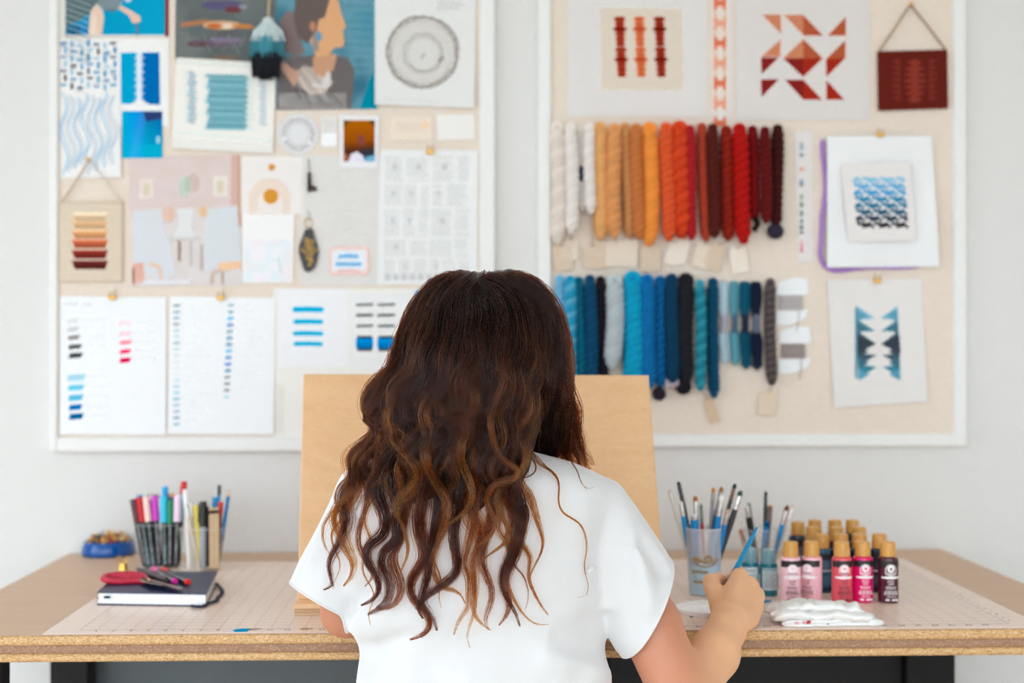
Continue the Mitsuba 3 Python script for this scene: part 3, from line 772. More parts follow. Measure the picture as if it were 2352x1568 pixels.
# pink room photo
S = Sheet('room_photo', 'large photo of a pink room with two white chairs and framed pictures', 'photo', [(296, 358), (552, 354), (556, 654), (304, 658)], (218, 200, 194), off=0.0007)
S.grid(297, 358, 553, 480, blot(13, (214, 192, 186), (217, 202, 200), (218, 200, 196), (214, 196, 188)), 20, 12)
S.poly([(530, 356), (553, 356), (553, 476), (530, 470)], (212, 176, 164), 2); S.poly([(546, 356), (553, 356), (554, 520), (547, 520)], (196, 158, 136), 3)
S.grid(302, 478, 555, 655, blot(15, (214, 206, 204), (218, 212, 210), (212, 200, 194)), 16, 12)
for x0, y0, x1, y1, c in ((321, 412, 352, 456, (226, 214, 206)), (490, 405, 522, 450, (228, 220, 212))):
    S.rect(x0, y0, x1, y1, c, 3); S.rect(x0 + 9, y0 + 9, x1 - 9, y1 - 7, (212, 202, 176), 4)
S.disc(424, 428, 15, (196, 204, 194), 3, 24); S.disc(430, 424, 7, (178, 196, 180), 4, 18); S.disc(444, 420, 14, (206, 186, 178), 3, 22)
S.poly([(304, 486), (370, 482), (378, 530), (392, 560), (404, 630), (372, 650), (306, 604)], (212, 215, 220), 4)
S.poly([(478, 480), (544, 472), (554, 600), (500, 606), (470, 630), (466, 570)], (211, 216, 220), 4)
S.poly([(410, 480), (444, 478), (440, 520), (450, 548), (396, 548), (412, 516)], (222, 222, 222), 4)
S.rect(388, 544, 462, 552, (206, 204, 202), 5); S.rect(409, 552, 415, 600, (150, 118, 104), 5); S.rect(436, 552, 440, 610, (190, 180, 176), 5); S.rect(460, 560, 466, 620, (184, 166, 152), 5)
S.poly([(304, 606), (330, 602), (330, 650), (306, 655)], (222, 174, 158), 5); S.rect(304, 614, 309, 652, (150, 100, 80), 6)
S.stroke([(346, 606), (366, 612), (371, 640)], 6, (230, 188, 150), 6); S.poly([(502, 604), (552, 598), (553, 616), (505, 622)], (238, 196, 160), 6)
S.stroke([(505, 620), (488, 628), (486, 650)], 6, (200, 176, 158), 6); S.rect(508, 620, 514, 652, (186, 162, 146), 6)
S.poly([(312, 644), (440, 640), (440, 652), (310, 656)], (222, 220, 224), 5); S.disc(466, 486, 9, (226, 188, 150), 5, 13); S.disc(388, 492, 14, (226, 188, 172), 5, 18)
S.done()

# ochre to maroon woven hanging
k = thing('woven_hanging', 'beige woven hanging with stripes fading from ochre to maroon, on a tan cord', 'wall hanging')
P = lambda x, y, o=0.004: on_wall(x, y, BOARD_Y - o)
c0, c1 = P(136, 466), P(282, 648)
add(box(((c0[0] + c1[0]) / 2, BOARD_Y - 0.0045, (c0[2] + c1[2]) / 2), (c1[0] - c0[0], 0.007, c0[2] - c1[2]), 0.0025), 'canvas', k, col=(216, 200, 180), smooth=30)
add(tube([P(137, 467, .005), P(281, 463, .005)], 0.003, 8), 'dowel', k, col=(214, 198, 176))
add(tube([P(142, 464, .008), P(172, 420, .012), P(204, 366, .004)], 0.0016, 6), 'hanging_cord', k, col=(190, 168, 140))
add(tube([P(279, 462, .008), P(240, 410, .012), P(204, 366, .004)], 0.0012, 6), 'hanging_cord', k, col=(206, 190, 168))
S = Sheet('x', 'x', 'x', R(136, 466, 282, 648), off=0.0078, n=1, thick=0.0); del scene[S.key], labels[S.key]
rows = [(489, (218, 186, 152)), (505, (222, 178, 132)), (528, (214, 152, 102)), (550, (186, 92, 58)), (574, (126, 34, 24)), (598, (90, 26, 20))]
for i, (y, c) in enumerate(rows):
    S.poly([(164, y), (248, y), (242, y + 20), (172, y + 20)], c, 1)
    S.poly([(166, y), (246, y), (242, y + 4), (170, y + 4)], tuple(min(255, v * 1.15 + 26) for v in c), 2)
    S.rect(172, y + 11, 242, y + 20, tuple(v * .86 for v in c), 2)
S.key = k; S.done('woven_stripes', 'wool')
k = thing('brass_pin', 'small brass pin holding the cord of the striped woven hanging', 'pin')
add(moved(lathe([(0, 0), (0.0012, 0), (0.0012, .007), (0.004, .008), (0.003, .010), (0, .0105)], 12), place(P(204, 366, .0), axis=(0, -1, 0))), None, k, bsdf='brass')

# tassel
k = thing('tassel', 'yarn tassel shading from pale grey through teal to black, hung over the magazine pages', 'tassel')
P = lambda x, y, o=0.022: on_wall(x, y, BOARD_Y - o)
add(tube([P(620, -75, .006), P(618, 0, .012), P(616, 48)], 0.0024, 8), 'cord', k, col=(196, 170, 132))
for name, ya, yb, xa, xb, ra, rb, col, lo in (('upper_skirt', 48, 96, 616, 615, 9, 37, (192, 206, 208), 0.0), ('middle_skirt', 82, 132, 615, 612, 34, 37, (64, 132, 146), 0.004), ('lower_skirt', 118, 178, 612, 609, 36, 30, (30, 33, 38), 0.008)):
    ms = []
    for i in range(150):
        t, u = rng.random() * 2 * math.pi, math.sqrt(rng.random())
        e = rng.random() * .25
        x0, x1 = xa + ra * u * math.cos(t), xb + rb * u * math.cos(t) * (1 + .1 * rng.random())
        o0, o1 = 0.022 + ra * u * math.sin(t) * sc * .6, 0.022 + rb * u * math.sin(t) * sc * .6
        y0, y1 = ya + 4 * rng.random(), yb - 14 * e + 6 * (u < .5)
        ms.append(tube([P(x0, y0, o0), P((x0 + x1) / 2 + (x1 - x0) * .25, (y0 + y1) / 2, (o0 + o1) / 2 + .001), P(x1 + 1.5 * rng.normal(), y1, o1)], [.0022, .0026, .0012], 5))
    v = cat(ms); n_ = len(v.vertices)
    cc = lin(col) * (0.8 + .4 * np.repeat(rng.random(150), n_ // 150))[:, None]
    add(v, name, k, col=cc, bsdf='wool', smooth=True)
add(moved(lathe([(0, -.001), (.010, 0), (.013, .006), (.009, .014), (0, .017)], 16), place(P(616, 58), axis=(0, 0, 1))), 'knot', k, col=(196, 208, 210), bsdf='wool')

# ------------------------------------------------------------------ bottom row of swatch sheets
S = Sheet('cream_sheet', 'large cream sheet pinned behind the four blue strokes and the drawing board', 'paper sheet', R(628, 662, 960, 1003), (235, 233, 227), off=0.0003)
S.rect(632, 880, 655, 998, (227, 224, 217))
S.done()
S = Sheet('swatch_sheet', 'white sheet of grey, pink and blue paint swatches under a brass clip', 'swatch sheet', [(138, 680), (382, 683), (381, 998), (137, 997)], (237, 239, 241), off=0.0014, curl=corner_curl(bl=.003, br=.004))
def sw(x0, y, x1, h, c, tilt=-2):
    S.poly(Polygon([(x0 + 2, y - h / 2), (x1, y - h / 2 + tilt), (x1 - 4, y + h / 2 + tilt), (x0, y + h / 2)]).buffer(1.5), c); S.done('paint_swatch')


for y, x0, x1, c, h in ((738, 154, 181, (220, 220, 222), 9), (757, 155, 181, (202, 202, 204), 8), (776, 157, 183, (148, 143, 142), 8), (797, 158, 187, (84, 86, 84), 8), (817, 159, 189, (62, 68, 74), 9)): sw(x0, y, x1, h, c)
for y, x0, x1, c, h in ((743, 272, 303, (240, 222, 228), 10), (767, 274, 301, (244, 208, 220), 9), (787, 276, 302, (250, 130, 148), 6), (808, 276, 300, (246, 36, 104), 7), (828, 276, 300, (214, 4, 86), 9)): sw(x0, y, x1, h, c)
for y, x0, x1, c, h in ((868, 156, 195, (166, 210, 230), 13), (891, 157, 192, (110, 200, 228), 11), (914, 158, 190, (88, 184, 216), 11), (936, 159, 188, (0, 108, 180), 10), (957, 160, 191, (0, 92, 146), 11)): sw(x0, y, x1, h, c)
S.rect(146, 694, 180, 702, (220, 223, 226)); S.rect(190, 694, 210, 702, (216, 219, 222))
for x, ys in ((194, (738, 757, 776, 797, 817)), (308, (743, 767, 787, 808, 828)), (200, (868, 891, 914, 936, 957))):
    for y in ys:
        for i in range(4): S.rect(x + i * 14 - 2, y - 6 - i * .6, x + i * 14 + 8, y - 2 - i * .6, (226, 229, 233))
S.done()
clip(258, 683, 'brass clip holding the grey, pink and blue swatch sheet', 0.004)
S = Sheet('swatch_sheet', 'white sheet with two tall columns of small blue and green dashes under a brass clip', 'swatch sheet', [(390, 680), (632, 684), (628, 997), (384, 996)], (238, 240, 242), off=0.0018, curl=corner_curl(bl=.004, br=.003))
pal = [(52, 112, 118), (40, 140, 150), (40, 150, 176), (100, 140, 150), (160, 204, 212), (170, 210, 222), (110, 160, 164), (170, 210, 216), (200, 214, 220), (212, 222, 228), (220, 228, 230), (214, 228, 230), (180, 220, 232), (130, 196, 220), (120, 196, 214), (20, 160, 190), (110, 170, 206), (130, 156, 186), (70, 120, 150), (90, 176, 200)]
for i, c in enumerate(pal): S.stroke([(400, 702 + i * 14.3), (411, 701.4 + i * 14.3)], 4.6, c)
pal = [(90, 160, 172), (40, 150, 170), (20, 176, 222), (0, 124, 186), (110, 150, 176), (0, 130, 182), (0, 122, 166), (20, 170, 216), (0, 128, 190), (0, 118, 206), (0, 138, 180), (44, 90, 100), (36, 84, 92), (40, 86, 90), (150, 204, 222)]
for i, c in enumerate(pal): S.stroke([(526 - i * .75, 701.5 + i * 15), (535 - i * .75, 700.8 + i * 15)], 6.5 if 1 < i < 11 else 5, c)
for x in (424, 545):
    for i in range(19 if x < 500 else 14):
        for j in range(2 + (i * 7) % 3): S.rect(x + j * 16, 698 + i * 14.6, x + j * 16 + 11, 701 + i * 14.6, (230, 233, 236))
S.done()
clip(507, 684, 'brass clip holding the sheet of small blue and green dashes', 0.004)
S = Sheet('stroke_card', 'white card with four thick cyan brush strokes', 'painted card', R(640, 664, 802, 842), (236, 237, 239), off=0.0012)
for i, (y, h) in enumerate(((710.5, 13), (738.5, 11.5), (765.5, 11), (789.5, 10.5))): S.stroke([(678 + (i % 2), y), (710, y - .5), (738 - (i % 2), y + .5)], h, (4, 178, 220)); S.done('brush_stroke')
S.done()
S = Sheet('stroke_card', 'white card with two columns of black and blue bars, beside the person\'s head', 'painted card', R(806, 672, 938, 850), (233, 234, 234), off=0.0015)
for x0, x1 in ((820, 855), (869, 905)):
    S.stroke([(x0, 700), (x1, 699)], 6, (92, 98, 100)); S.stroke([(x0, 724), (x1, 723.5)], 6, (44, 50, 54)); S.stroke([(x0 + 1, 748.5), (x1, 748)], 5.5, (46, 52, 56))
    S.rect(x0, 771, x1, 806, (44, 46, 56)); S.poly(shapely.box(x0 - 1, 778, x1 + 1, 798).buffer(1.5), (0, 140, 214), 2); S.rect(x0, 790, x1, 797, (0, 110, 180), 3)
    for y in (712, 736, 760): S.rect(x0, y - 2, x1, y + 4, (225, 224, 222))
S.done()
S = Sheet('blue_card', 'bright blue printed card half hidden by the top of the hair', 'art card', R(952, 666, 1040, 790), (196, 216, 236), off=0.0012)
S.rect(954, 668, 1038, 788, (46, 168, 214)); S.rect(960, 684, 1030, 780, (170, 206, 236), 2); S.rect(966, 730, 1024, 776, (60, 150, 206), 3)
S.done()
# ================================================================== right pinboard
# print with three columns of red weaving
S = Sheet('art_print', 'white print with three columns of red and orange woven beads on a cream square', 'art print', R(1303, -70, 1624, 268), (222, 218, 215), off=0.0008)
S.poly([(1378, 18), (1566, 20), (1570, 208), (1382, 206)], (220, 207, 192))
for x, c, d in ((1423, (168, 56, 34), (140, 26, 14)), (1468, (222, 112, 68), (206, 84, 48)), (1514, (156, 48, 30), (126, 24, 14))):
    for j in range(2):
        for i in range(6):
            y = 44 + j * 70 + i * 11.4; w = (15, 13, 18, 13, 13, 12)[i]; xx = x + (y - 40) * .04
            cc = d if i == 2 else c
            S.poly([(xx - w, y), (xx - w * .55, y - 6), (xx + w * .55, y - 6), (xx + w, y), (xx + w * .55, y + 6), (xx - w * .55, y + 6)], cc, 2)
            S.poly([(xx - w * .6, y), (xx, y - 6), (xx + w * .6, y), (xx, y + 4)], tuple(v * .86 for v in cc), 3)
S.done()
# narrow strip of orange chain pattern
S = Sheet('patterned_strip', 'narrow white strip with an orange chain pattern between the two large prints', 'paper strip', R(1632, -70, 1682, 276), (224, 217, 212), off=0.0006)
S.rect(1637, -66, 1669, 252, (230, 202, 186))
for i in range(7):
    y = 8 + i * 46; c = ((220, 116, 82), (230, 160, 132))[i % 2]
    S.poly([(1640, y - 17), (1645, y - 17), (1649, y - 7), (1660, y - 7), (1663, y - 17), (1668, y - 17), (1667, y + 15), (1662, y + 15), (1659, y + 5), (1649, y + 5), (1645, y + 15), (1640, y + 15)], c, 2)
    S.disc(1654, y + 23, 5.5, (226, 221, 214), 3, 15)
S.done()
# geometric print
S = Sheet('art_print', 'white print of a geometric star built from red, rust and pink triangles', 'art print', R(1691, -70, 1998, 275), (219, 213, 209), off=0.001)
pk, ru, dk_, rd = (204, 130, 98), (178, 88, 58), (134, 36, 34), (162, 44, 28)
for t, c in (([(1750, 33), (1794, 33), (1794, 78)], pk), ([(1800, 34), (1845, 34), (1845, 81)], pk), ([(1845, 34), (1891, 82), (1845, 82)], ru), ([(1943, 38), (1901, 82), (1943, 82)], ru),
             ([(1793, 90), (1793, 130), (1748, 131)], pk), ([(1845, 89), (1845, 134), (1799, 134)], pk), ([(1845, 89), (1890, 134), (1845, 134)], ru), ([(1942, 92), (1898, 135), (1942, 134)], ru),
             ([(1748, 132), (1789, 132), (1749, 171)], dk_), ([(1799, 134), (1845, 134), (1845, 177)], dk_), ([(1845, 134), (1890, 134), (1845, 177)], rd), ([(1897, 135), (1941, 134), (1898, 177)], rd),
             ([(1748, 182), (1789, 182), (1749, 224)], dk_), ([(1803, 183), (1845, 183), (1845, 229)], dk_), ([(1845, 183), (1889, 229), (1845, 229)], rd), ([(1898, 184), (1940, 229), (1898, 229)], rd)):
    S.poly(t, c)
S.done()
# maroon woven hanging on a brown cord
k = thing('woven_hanging', 'maroon woven hanging with a red diamond pattern on a brown leather cord', 'wall hanging')
P = lambda x, y, o=0.006: on_wall(x, y, BOARD_Y - o)
poly = Polygon([(2019, 122), (2172, 118), (2174, 245), (2021, 250)]).buffer(4, quad_segs=3)
v, f = [], []
xy = np.array(poly.exterior.coords)[:-1]
fr = np.array([P(x, y, .0075) for x, y in xy]); bk = np.array([P(x, y, .0005) for x, y in xy])
cen = fr.mean(0); rim = cen + (fr - cen) * .965 + np.array([0, -.0015, 0])
tv, tf = trimesh.creation.triangulate_polygon(poly, engine='earcut')
n_ = len(xy); V = np.vstack([fr, bk, rim, [rim.mean(0)], [bk.mean(0)]]); F = []
for i in range(n_):
    j = (i + 1) % n_
    F += [[i, i + n_, j + n_], [i, j + n_, j], [2 * n_ + i, i, j], [2 * n_ + i, j, 2 * n_ + j], [3 * n_, 2 * n_ + i, 2 * n_ + j], [3 * n_ + 1, j + n_, i + n_]]
m = trimesh.Trimesh(V, np.array(F), process=False); m.fix_normals()
add(m, 'weaving', k, col=(96, 24, 15), bsdf='wool', smooth=40)
add(tube([P(2019, 118, .006), P(2056, 64, .009), P(2091, 10, .006)], 0.0030, 8, flat=.6), 'hanging_cord', k, col=(168, 140, 112))
add(tube([P(2172, 114, .006), P(2134, 64, .009), P(2091, 10, .006)], 0.0024, 8, flat=.6), 'hanging_cord', k, col=(148, 116, 88))
S = Sheet('x', 'x', 'x', R(2016, 116, 2178, 252), off=0.0092, n=1, thick=0.0); del scene[S.key], labels[S.key]
for j in range(7):
    y = 138 + j * 14
    w = (20, 24, 26, 30, 26, 24, 18)[j]
    S.poly([(2101 - w, y + 6), (2101, y - 2), (2101 + w, y + 6), (2101, y + 13)], (136, 50, 36), 1)
    for s_, xb in ((-1, 2068), (1, 2134)):
        S.poly([(xb, y - 3), (xb + s_ * 22, y + 3), (xb, y + 9)], (122, 40, 30), 1)
S.poly(R(2093, 138, 2109, 236), (134, 48, 35), 2)
S.key = k; S.done('woven_pattern', 'wool')
k = thing('brass_pin', 'small brass pin at the tip of the cord of the maroon woven hanging', 'pin')
add(moved(lathe([(0, 0), (0.0012, 0), (0.0012, .007), (0.004, .008), (0.003, .010), (0, .0105)], 12), place(P(2091, 11, .0), axis=(0, -1, 0))), None, k, bsdf='brass')

# ------------------------------------------------------------------ yarn
PXM = FOCAL / (BOARD_Y * math.cos(YAW))      # pixels per metre on the boards


def skein(name, label, x0, y0, x1, y1, w, col, turns=None, strands=2, group='red and orange yarn skeins', col2=None, knob=True, tag=None, off=0.016, amp=.5):
    """Twisted hank of yarn hung from a pin at (x0, y0) down to (x1, y1); w: its width, all in pixels of the photograph."""
    k = thing(name, label, 'yarn skein', group)
    L = (y1 - y0) / PXM; r = w / PXM / 2; off = max(off, r + .004) + (off - .016) * 3
    n = max(24, int((y1 - y0) / 2.3)); turns = turns or (y1 - y0) / (w * 1.15)
    t = np.linspace(0, 1, n)
    px = x0 + (x1 - x0) * t + (w * .06) * np.sin(t * 5 + x0); py = y0 + (y1 - y0) * t
    ax = np.array([on_wall(a, b, BOARD_Y - off) for a, b in zip(px, py)])
    env = np.clip(np.minimum(t * L / (r * 1.1), (1 - t) * L / (r * 1.6)), 0, 1) ** .5
    ms, cs = [], []
    for s in range(strands):
        ph = 2 * math.pi * (s / strands + turns * t) + x0
        q = ax + (np.cos(ph) * r * amp * env)[:, None] * RIGHT + (np.sin(ph) * r * amp * env)[:, None] * np.array([0, -1, 0])
        rr = r * (.62 if strands == 2 else .52) * (0.35 + .65 * env)
        m = tube(q, rr, 14)
        # fine plies of the yarn: ridges that run around each strand
        nv = n * 14; j, i = np.divmod(np.arange(nv), 14)
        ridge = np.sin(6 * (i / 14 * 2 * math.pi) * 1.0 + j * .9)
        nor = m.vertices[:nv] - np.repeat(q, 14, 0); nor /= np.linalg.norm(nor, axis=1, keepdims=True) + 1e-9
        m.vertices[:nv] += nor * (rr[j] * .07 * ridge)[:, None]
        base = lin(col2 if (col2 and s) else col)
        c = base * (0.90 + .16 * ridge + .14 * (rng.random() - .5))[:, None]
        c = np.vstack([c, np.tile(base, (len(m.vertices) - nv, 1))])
        ms.append(m); cs.append(c)
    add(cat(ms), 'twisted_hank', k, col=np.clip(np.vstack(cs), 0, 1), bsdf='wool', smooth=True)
    if knob:
        top = ax[0]
        h = trimesh.creation.torus(r * .55, r * .34, 16, 8); h.apply_transform(place(top + [0, -.002, -r * .1], axis=(0, -1, 0)))
        add(h, 'top_loop', k, col=col, bsdf='wool')
    if tag:
        tx, ty, tw, th, ang, tc = tag
        end = ax[-1]
        c, s = math.cos(ang), math.sin(ang)
        cor = [(tx + dx * c - dy * s, ty + dx * s + dy * c) for dx, dy in ((-tw * .3, -th / 2), (tw * .3, -th / 2), (tw / 2, -th * .36), (tw / 2, th / 2), (-tw / 2, th / 2), (-tw / 2, -th * .36))]
        pts = np.array([on_wall(a, b, BOARD_Y - .007) for a, b in cor])
        v = np.vstack([pts, pts + [0, .0006, 0]]); f = []
        for i in range(1, 5): f += [[0, i + 1, i], [6, 6 + i, 7 + i]]
        for i in range(6): j = (i + 1) % 6; f += [[i, j, j + 6], [i, j + 6, i + 6]]
        add(trimesh.Trimesh(v, np.array(f), process=False), 'paper_tag', k, col=tc, smooth=False, label='small kraft paper tag')
        hole = on_wall(tx + th * .42 * s, ty - th * .42 * c, BOARD_Y - .0085)
        add(tube([end, (end + hole) / 2 + [.002, -.002, 0], hole], 0.0009, 5), 'tag_string', k, col=(176, 146, 116))
    return k


def band(k, x, y0, y1, w, col, off=0.016, label='paper label band'):
    p0, p1 = on_wall(x, y0, BOARD_Y - off), on_wall(x, y1, BOARD_Y - off)
    r = w / PXM / 2
    add(tube([p0, p0 * .97 + p1 * .03, (p0 + p1) / 2, p1 * .97 + p0 * .03, p1], [r * .97, r, r, r, r * .97], 16), 'label_band', k, col=col, label=label)


K1, K2, K3 = (226, 211, 193), (214, 194, 172), (233, 222, 208)
row1 = [  # x top, x bottom, y bottom, width, colour, name of the colour, tag
    (1281, 1283, 560, 32, (229, 218, 206), 'cream', (1292, 590, 44, 62, -.12, K2)),
    (1312, 1314, 536, 25, (231, 224, 218), 'off white', (1310, 572, 36, 50, .05, K1)),
    (1335, 1337, 486, 18, (229, 223, 216), 'thin ivory', None),
    (1354, 1355, 490, 22, (232, 226, 220), 'pale white', (1358, 590, 36, 54, .1, K2)),
    (1380, 1379, 548, 32, (224, 166, 104), 'sand', (1376, 582, 34, 70, .02, K2)),
    (1409, 1411, 545, 28, (218, 150, 92), 'peach tan', (1414, 582, 46, 60, .02, K1)),
    (1437, 1445, 544, 24, (214, 152, 96), 'apricot', (1447, 580, 36, 66, .06, K1)),
    (1461, 1466, 548, 24, (198, 118, 62), 'caramel', None),
    (1494, 1492, 562, 36, (238, 146, 62), 'bright orange', (1494, 590, 46, 66, .0, K2)),
    (1531, 1536, 552, 26, (222, 88, 44), 'coral orange', (1548, 580, 34, 58, .3, K3)),
    (1562, 1564, 545, 38, (212, 66, 28), 'vermilion', (1560, 574, 42, 62, .28, K3)),
    (1584, 1590, 550, 20, (168, 24, 30), 'crimson', None),
    (1610, 1622, 553, 22, (184, 66, 44), 'brick', (1612, 586, 38, 60, .25, K1)),
    (1638, 1641, 546, 23, (86, 26, 18), 'dark brown', None),
    (1666, 1674, 552, 26, (146, 32, 14), 'rust red', (1642, 588, 40, 66, .32, K2)),
    (1697, 1710, 558, 30, (178, 14, 6), 'scarlet', (1697, 596, 40, 62, -.16, K3)),
    (1728, 1735, 506, 22, (124, 6, 12), 'deep red', None),
    (1758, 1760, 512, 22, (96, 12, 12), 'oxblood', None),
    (1785, 1784, 522, 24, (64, 16, 13), 'darkest maroon', None)]
for i, (xa, xb, yb, w, c, nm, tg) in enumerate(row1):
    k = skein('yarn_skein', f'{nm} yarn skein in the upper row on the right board', xa, 292 + (4 if i > 13 else 0) + (i % 3) * 2, xb, yb, w * 1.16, c, tag=tg, strands=2 if i % 4 else 3, off=0.016 + .004 * (i % 2))
    if i == 2: band(k, 1336, 382, 416, 22, (52, 62, 80), .018, 'dark blue paper band')
    if i == 3: band(k, 1356, 374, 408, 24, (88, 102, 122), .024, 'slate blue paper band')
    if i == 16: add(tube([on_wall(1735, 500, BOARD_Y - .018), on_wall(1741, 514, BOARD_Y - .024), on_wall(1731, 530, BOARD_Y - .02)], .006, 8), 'black_label', k, col=(34, 28, 30))
    if i == 18: add(moved(trimesh.creation.icosphere(2, .016), np.diag([1.1, .8, 1, 1]) + np.pad(on_wall(1781, 531, BOARD_Y - .018)[:, None], ((0, 1), (3, 0)))), 'round_label', k, col=(50, 47, 58), label='round dark paper label')
BL = 'blue yarn skeins'
row2 = [
    (1287, 1290, 880, 22, (112, 178, 214), 'light sky blue', None, 2), (1308, 1312, 885, 24, (28, 150, 190), 'cyan', (84, 168, 200), 2), (1330, 1334, 885, 24, (0, 108, 140), 'teal', None, 2), (1356, 1360, 885, 24, (0, 68, 104), 'petrol blue', None, 2),
    (1379, 1385, 885, 22, (28, 25, 32), 'slim black', None, 2), (1413, 1408, 846, 36, (180, 192, 196), 'pale grey', None, 3), (1456, 1452, 894, 44, (0, 152, 192), 'bright turquoise', None, 3), (1484, 1492, 890, 32, (0, 106, 168), 'cobalt', None, 3),
    (1515, 1518, 886, 28, (0, 100, 162), 'royal blue', None, 2), (1543, 1543, 878, 30, (0, 56, 86), 'dark petrol', None, 3), (1573, 1572, 884, 38, (28, 30, 36), 'thick black', None, 3), (1608, 1610, 896, 21, (44, 152, 170), 'turquoise green', (20, 120, 140), 2),
    (1636, 1639, 912, 23, (0, 72, 104), 'deep teal', None, 2)]
for i, (xa, xb, yb, w, c, nm, c2, st) in enumerate(row2):
    k = skein('yarn_skein', f'{nm} yarn skein in the lower row on the right board', xa, 641 + (i % 3) * 2 + (6 if i > 10 else 0), xb, yb, w * 1.14, c, group=BL, col2=c2, strands=st, off=0.016 + .004 * (i % 2),
              tag=(1634, 942, 22, 60, -.3, (212, 186, 156)) if i == 11 else None)
    if i == 8: add(moved(trimesh.creation.icosphere(2, .0145), np.diag([1, .8, 1, 1]) + np.pad(on_wall(1514, 904, BOARD_Y - .018)[:, None], ((0, 1), (3, 0)))), 'round_label', k, col=(44, 38, 46), label='round black paper label')
    if i == 9: add(tube([on_wall(1528, 881, BOARD_Y - .024), on_wall(1558, 877, BOARD_Y - .024)], [.009, .009], 4), 'label_strip', k, col=(196, 186, 196), smooth=False)
    if i == 10: add(moved(trimesh.creation.icosphere(2, .015), np.diag([1.1, .8, 1.1, 1]) + np.pad(on_wall(1570, 888, BOARD_Y - .020)[:, None], ((0, 1), (3, 0)))), 'round_label', k, col=(34, 32, 36), label='round black paper label')
for i, (x, yb, w, c, nm, bc) in enumerate(((1662, 836, 24, (170, 194, 206), 'pale ice blue', (164, 164, 178)), (1687, 840, 22, (82, 142, 156), 'dusty teal', (70, 98, 122)), (1711, 848, 26, (0, 74, 98), 'dark teal', (40, 44, 66)), (1736, 850, 26, (14, 28, 50), 'navy', (96, 106, 122)))):
    k = thing('floss_skein', f'{nm} embroidery floss skein held by a paper band in the lower row', 'embroidery floss', 'embroidery floss skeins in the lower row')
    ms, cs = [], []
    for part in (0, 1):
        for j in range(9):
            o = (j - 4) / 4
            y0, ym, y1 = (647, 690, 728) if part == 0 else (758, 798, yb)
            pts = [on_wall(x + o * w * (.22 if part else .3), y0, BOARD_Y - .010), on_wall(x + o * w * .44, y0 + 14, BOARD_Y - .010 - .008 * (1 - o * o)), on_wall(x + o * w * .45 + 2 * part, ym, BOARD_Y - .010 - .009 * (1 - o * o)), on_wall(x + o * w * (.40 if part else .28) + 3 * part, y1 - 10 * abs(o) * part, BOARD_Y - .010 - .006 * (1 - o * o))]
            m = tube(spline(pts, 12), .0021, 6); ms.append(m); cs.append(np.tile(lin(c) * (.75 + .5 * rng.random()), (len(m.vertices), 1)))
    add(cat(ms), 'thread', k, col=np.clip(np.vstack(cs), 0, 1), bsdf='wool', smooth=True)
    band(k, x + 1, 722, 764, w * .62, bc, .013)
skein('yarn_skein', 'grey brown two ply yarn skein right of the navy embroidery floss', 1768, 648, 1772, 884, 25, (92, 82, 82), group=BL, col2=(66, 58, 60), tag=(1762, 925, 40, 56, .1, (222, 204, 182)), turns=14)

# cards wound with grey yarn
for nm, y, c, x0 in (('upper', 695, (190, 184, 184), 1784), ('lower', 806, (160, 148, 144), 1790)):
    k = thing('yarn_card', f'white yarn card wound with {"pale" if nm == "upper" else "darker taupe"} grey yarn, {nm} of the two', 'yarn card', 'white cards wound with grey yarn')
    g = shapely.union_all([shapely.box(x0 + 6, y - 18, x0 + 58, y + 18), Point(x0 + 44, y - 28).buffer(20), Polygon([(x0, y - 20), (x0 + 3, y - 46), (x0 + 40, y - 56), (x0 + 68, y - 54), (x0 + 72, y - 22)]), Polygon([(x0, y + 20), (x0 + 70, y + 18), (x0 + 66, y + 34), (x0 + 30, y + 50), (x0, y + 50)])]).buffer(2)
    g = max(getattr(g, 'geoms', [g]), key=lambda q: q.area)
    q0 = on_wall(x0 + 35, y, BOARD_Y - .002); s_ = 1 / PXM
    m = trimesh.creation.extrude_polygon(shapely.affinity.affine_transform(g, [s_, 0, 0, -s_, -(x0 + 35) * s_, y * s_]), .0012, engine='earcut')
    M = np.array([[1, 0, 0, q0[0]], [0, 0, -1, q0[1]], [0, 1, 0, q0[2]], [0, 0, 0, 1.0]])
    add(moved(m, M), 'card', k, col=(236, 238, 239), smooth=False)
    ms = [box((0, -.0012, (i - 7.5) * .00195), (56 * s_, .0056, .0018), .0007) for i in range(16)]
    m = cat(ms); m.apply_translation(q0 + [-.003, 0, 0]); add(m, 'wound_yarn', k, col=c, bsdf='wool', smooth=False)
    a_, b_ = on_wall(x0 + 50, y + 44, BOARD_Y - .004), on_wall(x0 + 46, y + 66, BOARD_Y - .004)
    add(tube([on_wall(x0 + 50, y + 16, BOARD_Y - .007), a_, b_], .0009, 5), 'loose_end', k, col=c, bsdf='wool')

# strip card with small colour dashes
S = Sheet('paper_strip', 'narrow white strip with a column of small coloured dashes', 'paper strip', [(1826, 302), (1866, 302), (1868, 600), (1832, 602)], (226, 221, 218), off=0.001)
for y, h, c in ((336, 18, (150, 168, 180)), (356, 8, (110, 130, 150)), (388, 8, (226, 140, 96)), (416, 8, (110, 150, 172)), (424, 6, (60, 80, 110)), (452, 12, (150, 160, 150)), (470, 12, (110, 130, 120)), (490, 12, (96, 130, 130)), (508, 8, (60, 120, 140)), (522, 10, (60, 92, 100)), (534, 6, (40, 70, 90)), (556, 6, (226, 160, 176)), (566, 12, (224, 150, 160)), (576, 6, (206, 90, 110))):
    S.rect(1837, y - h / 2, 1845, y + h / 2, c)
    S.rect(1850, y - 1, 1858, y + 1, (208, 204, 202), 1)
S.done()

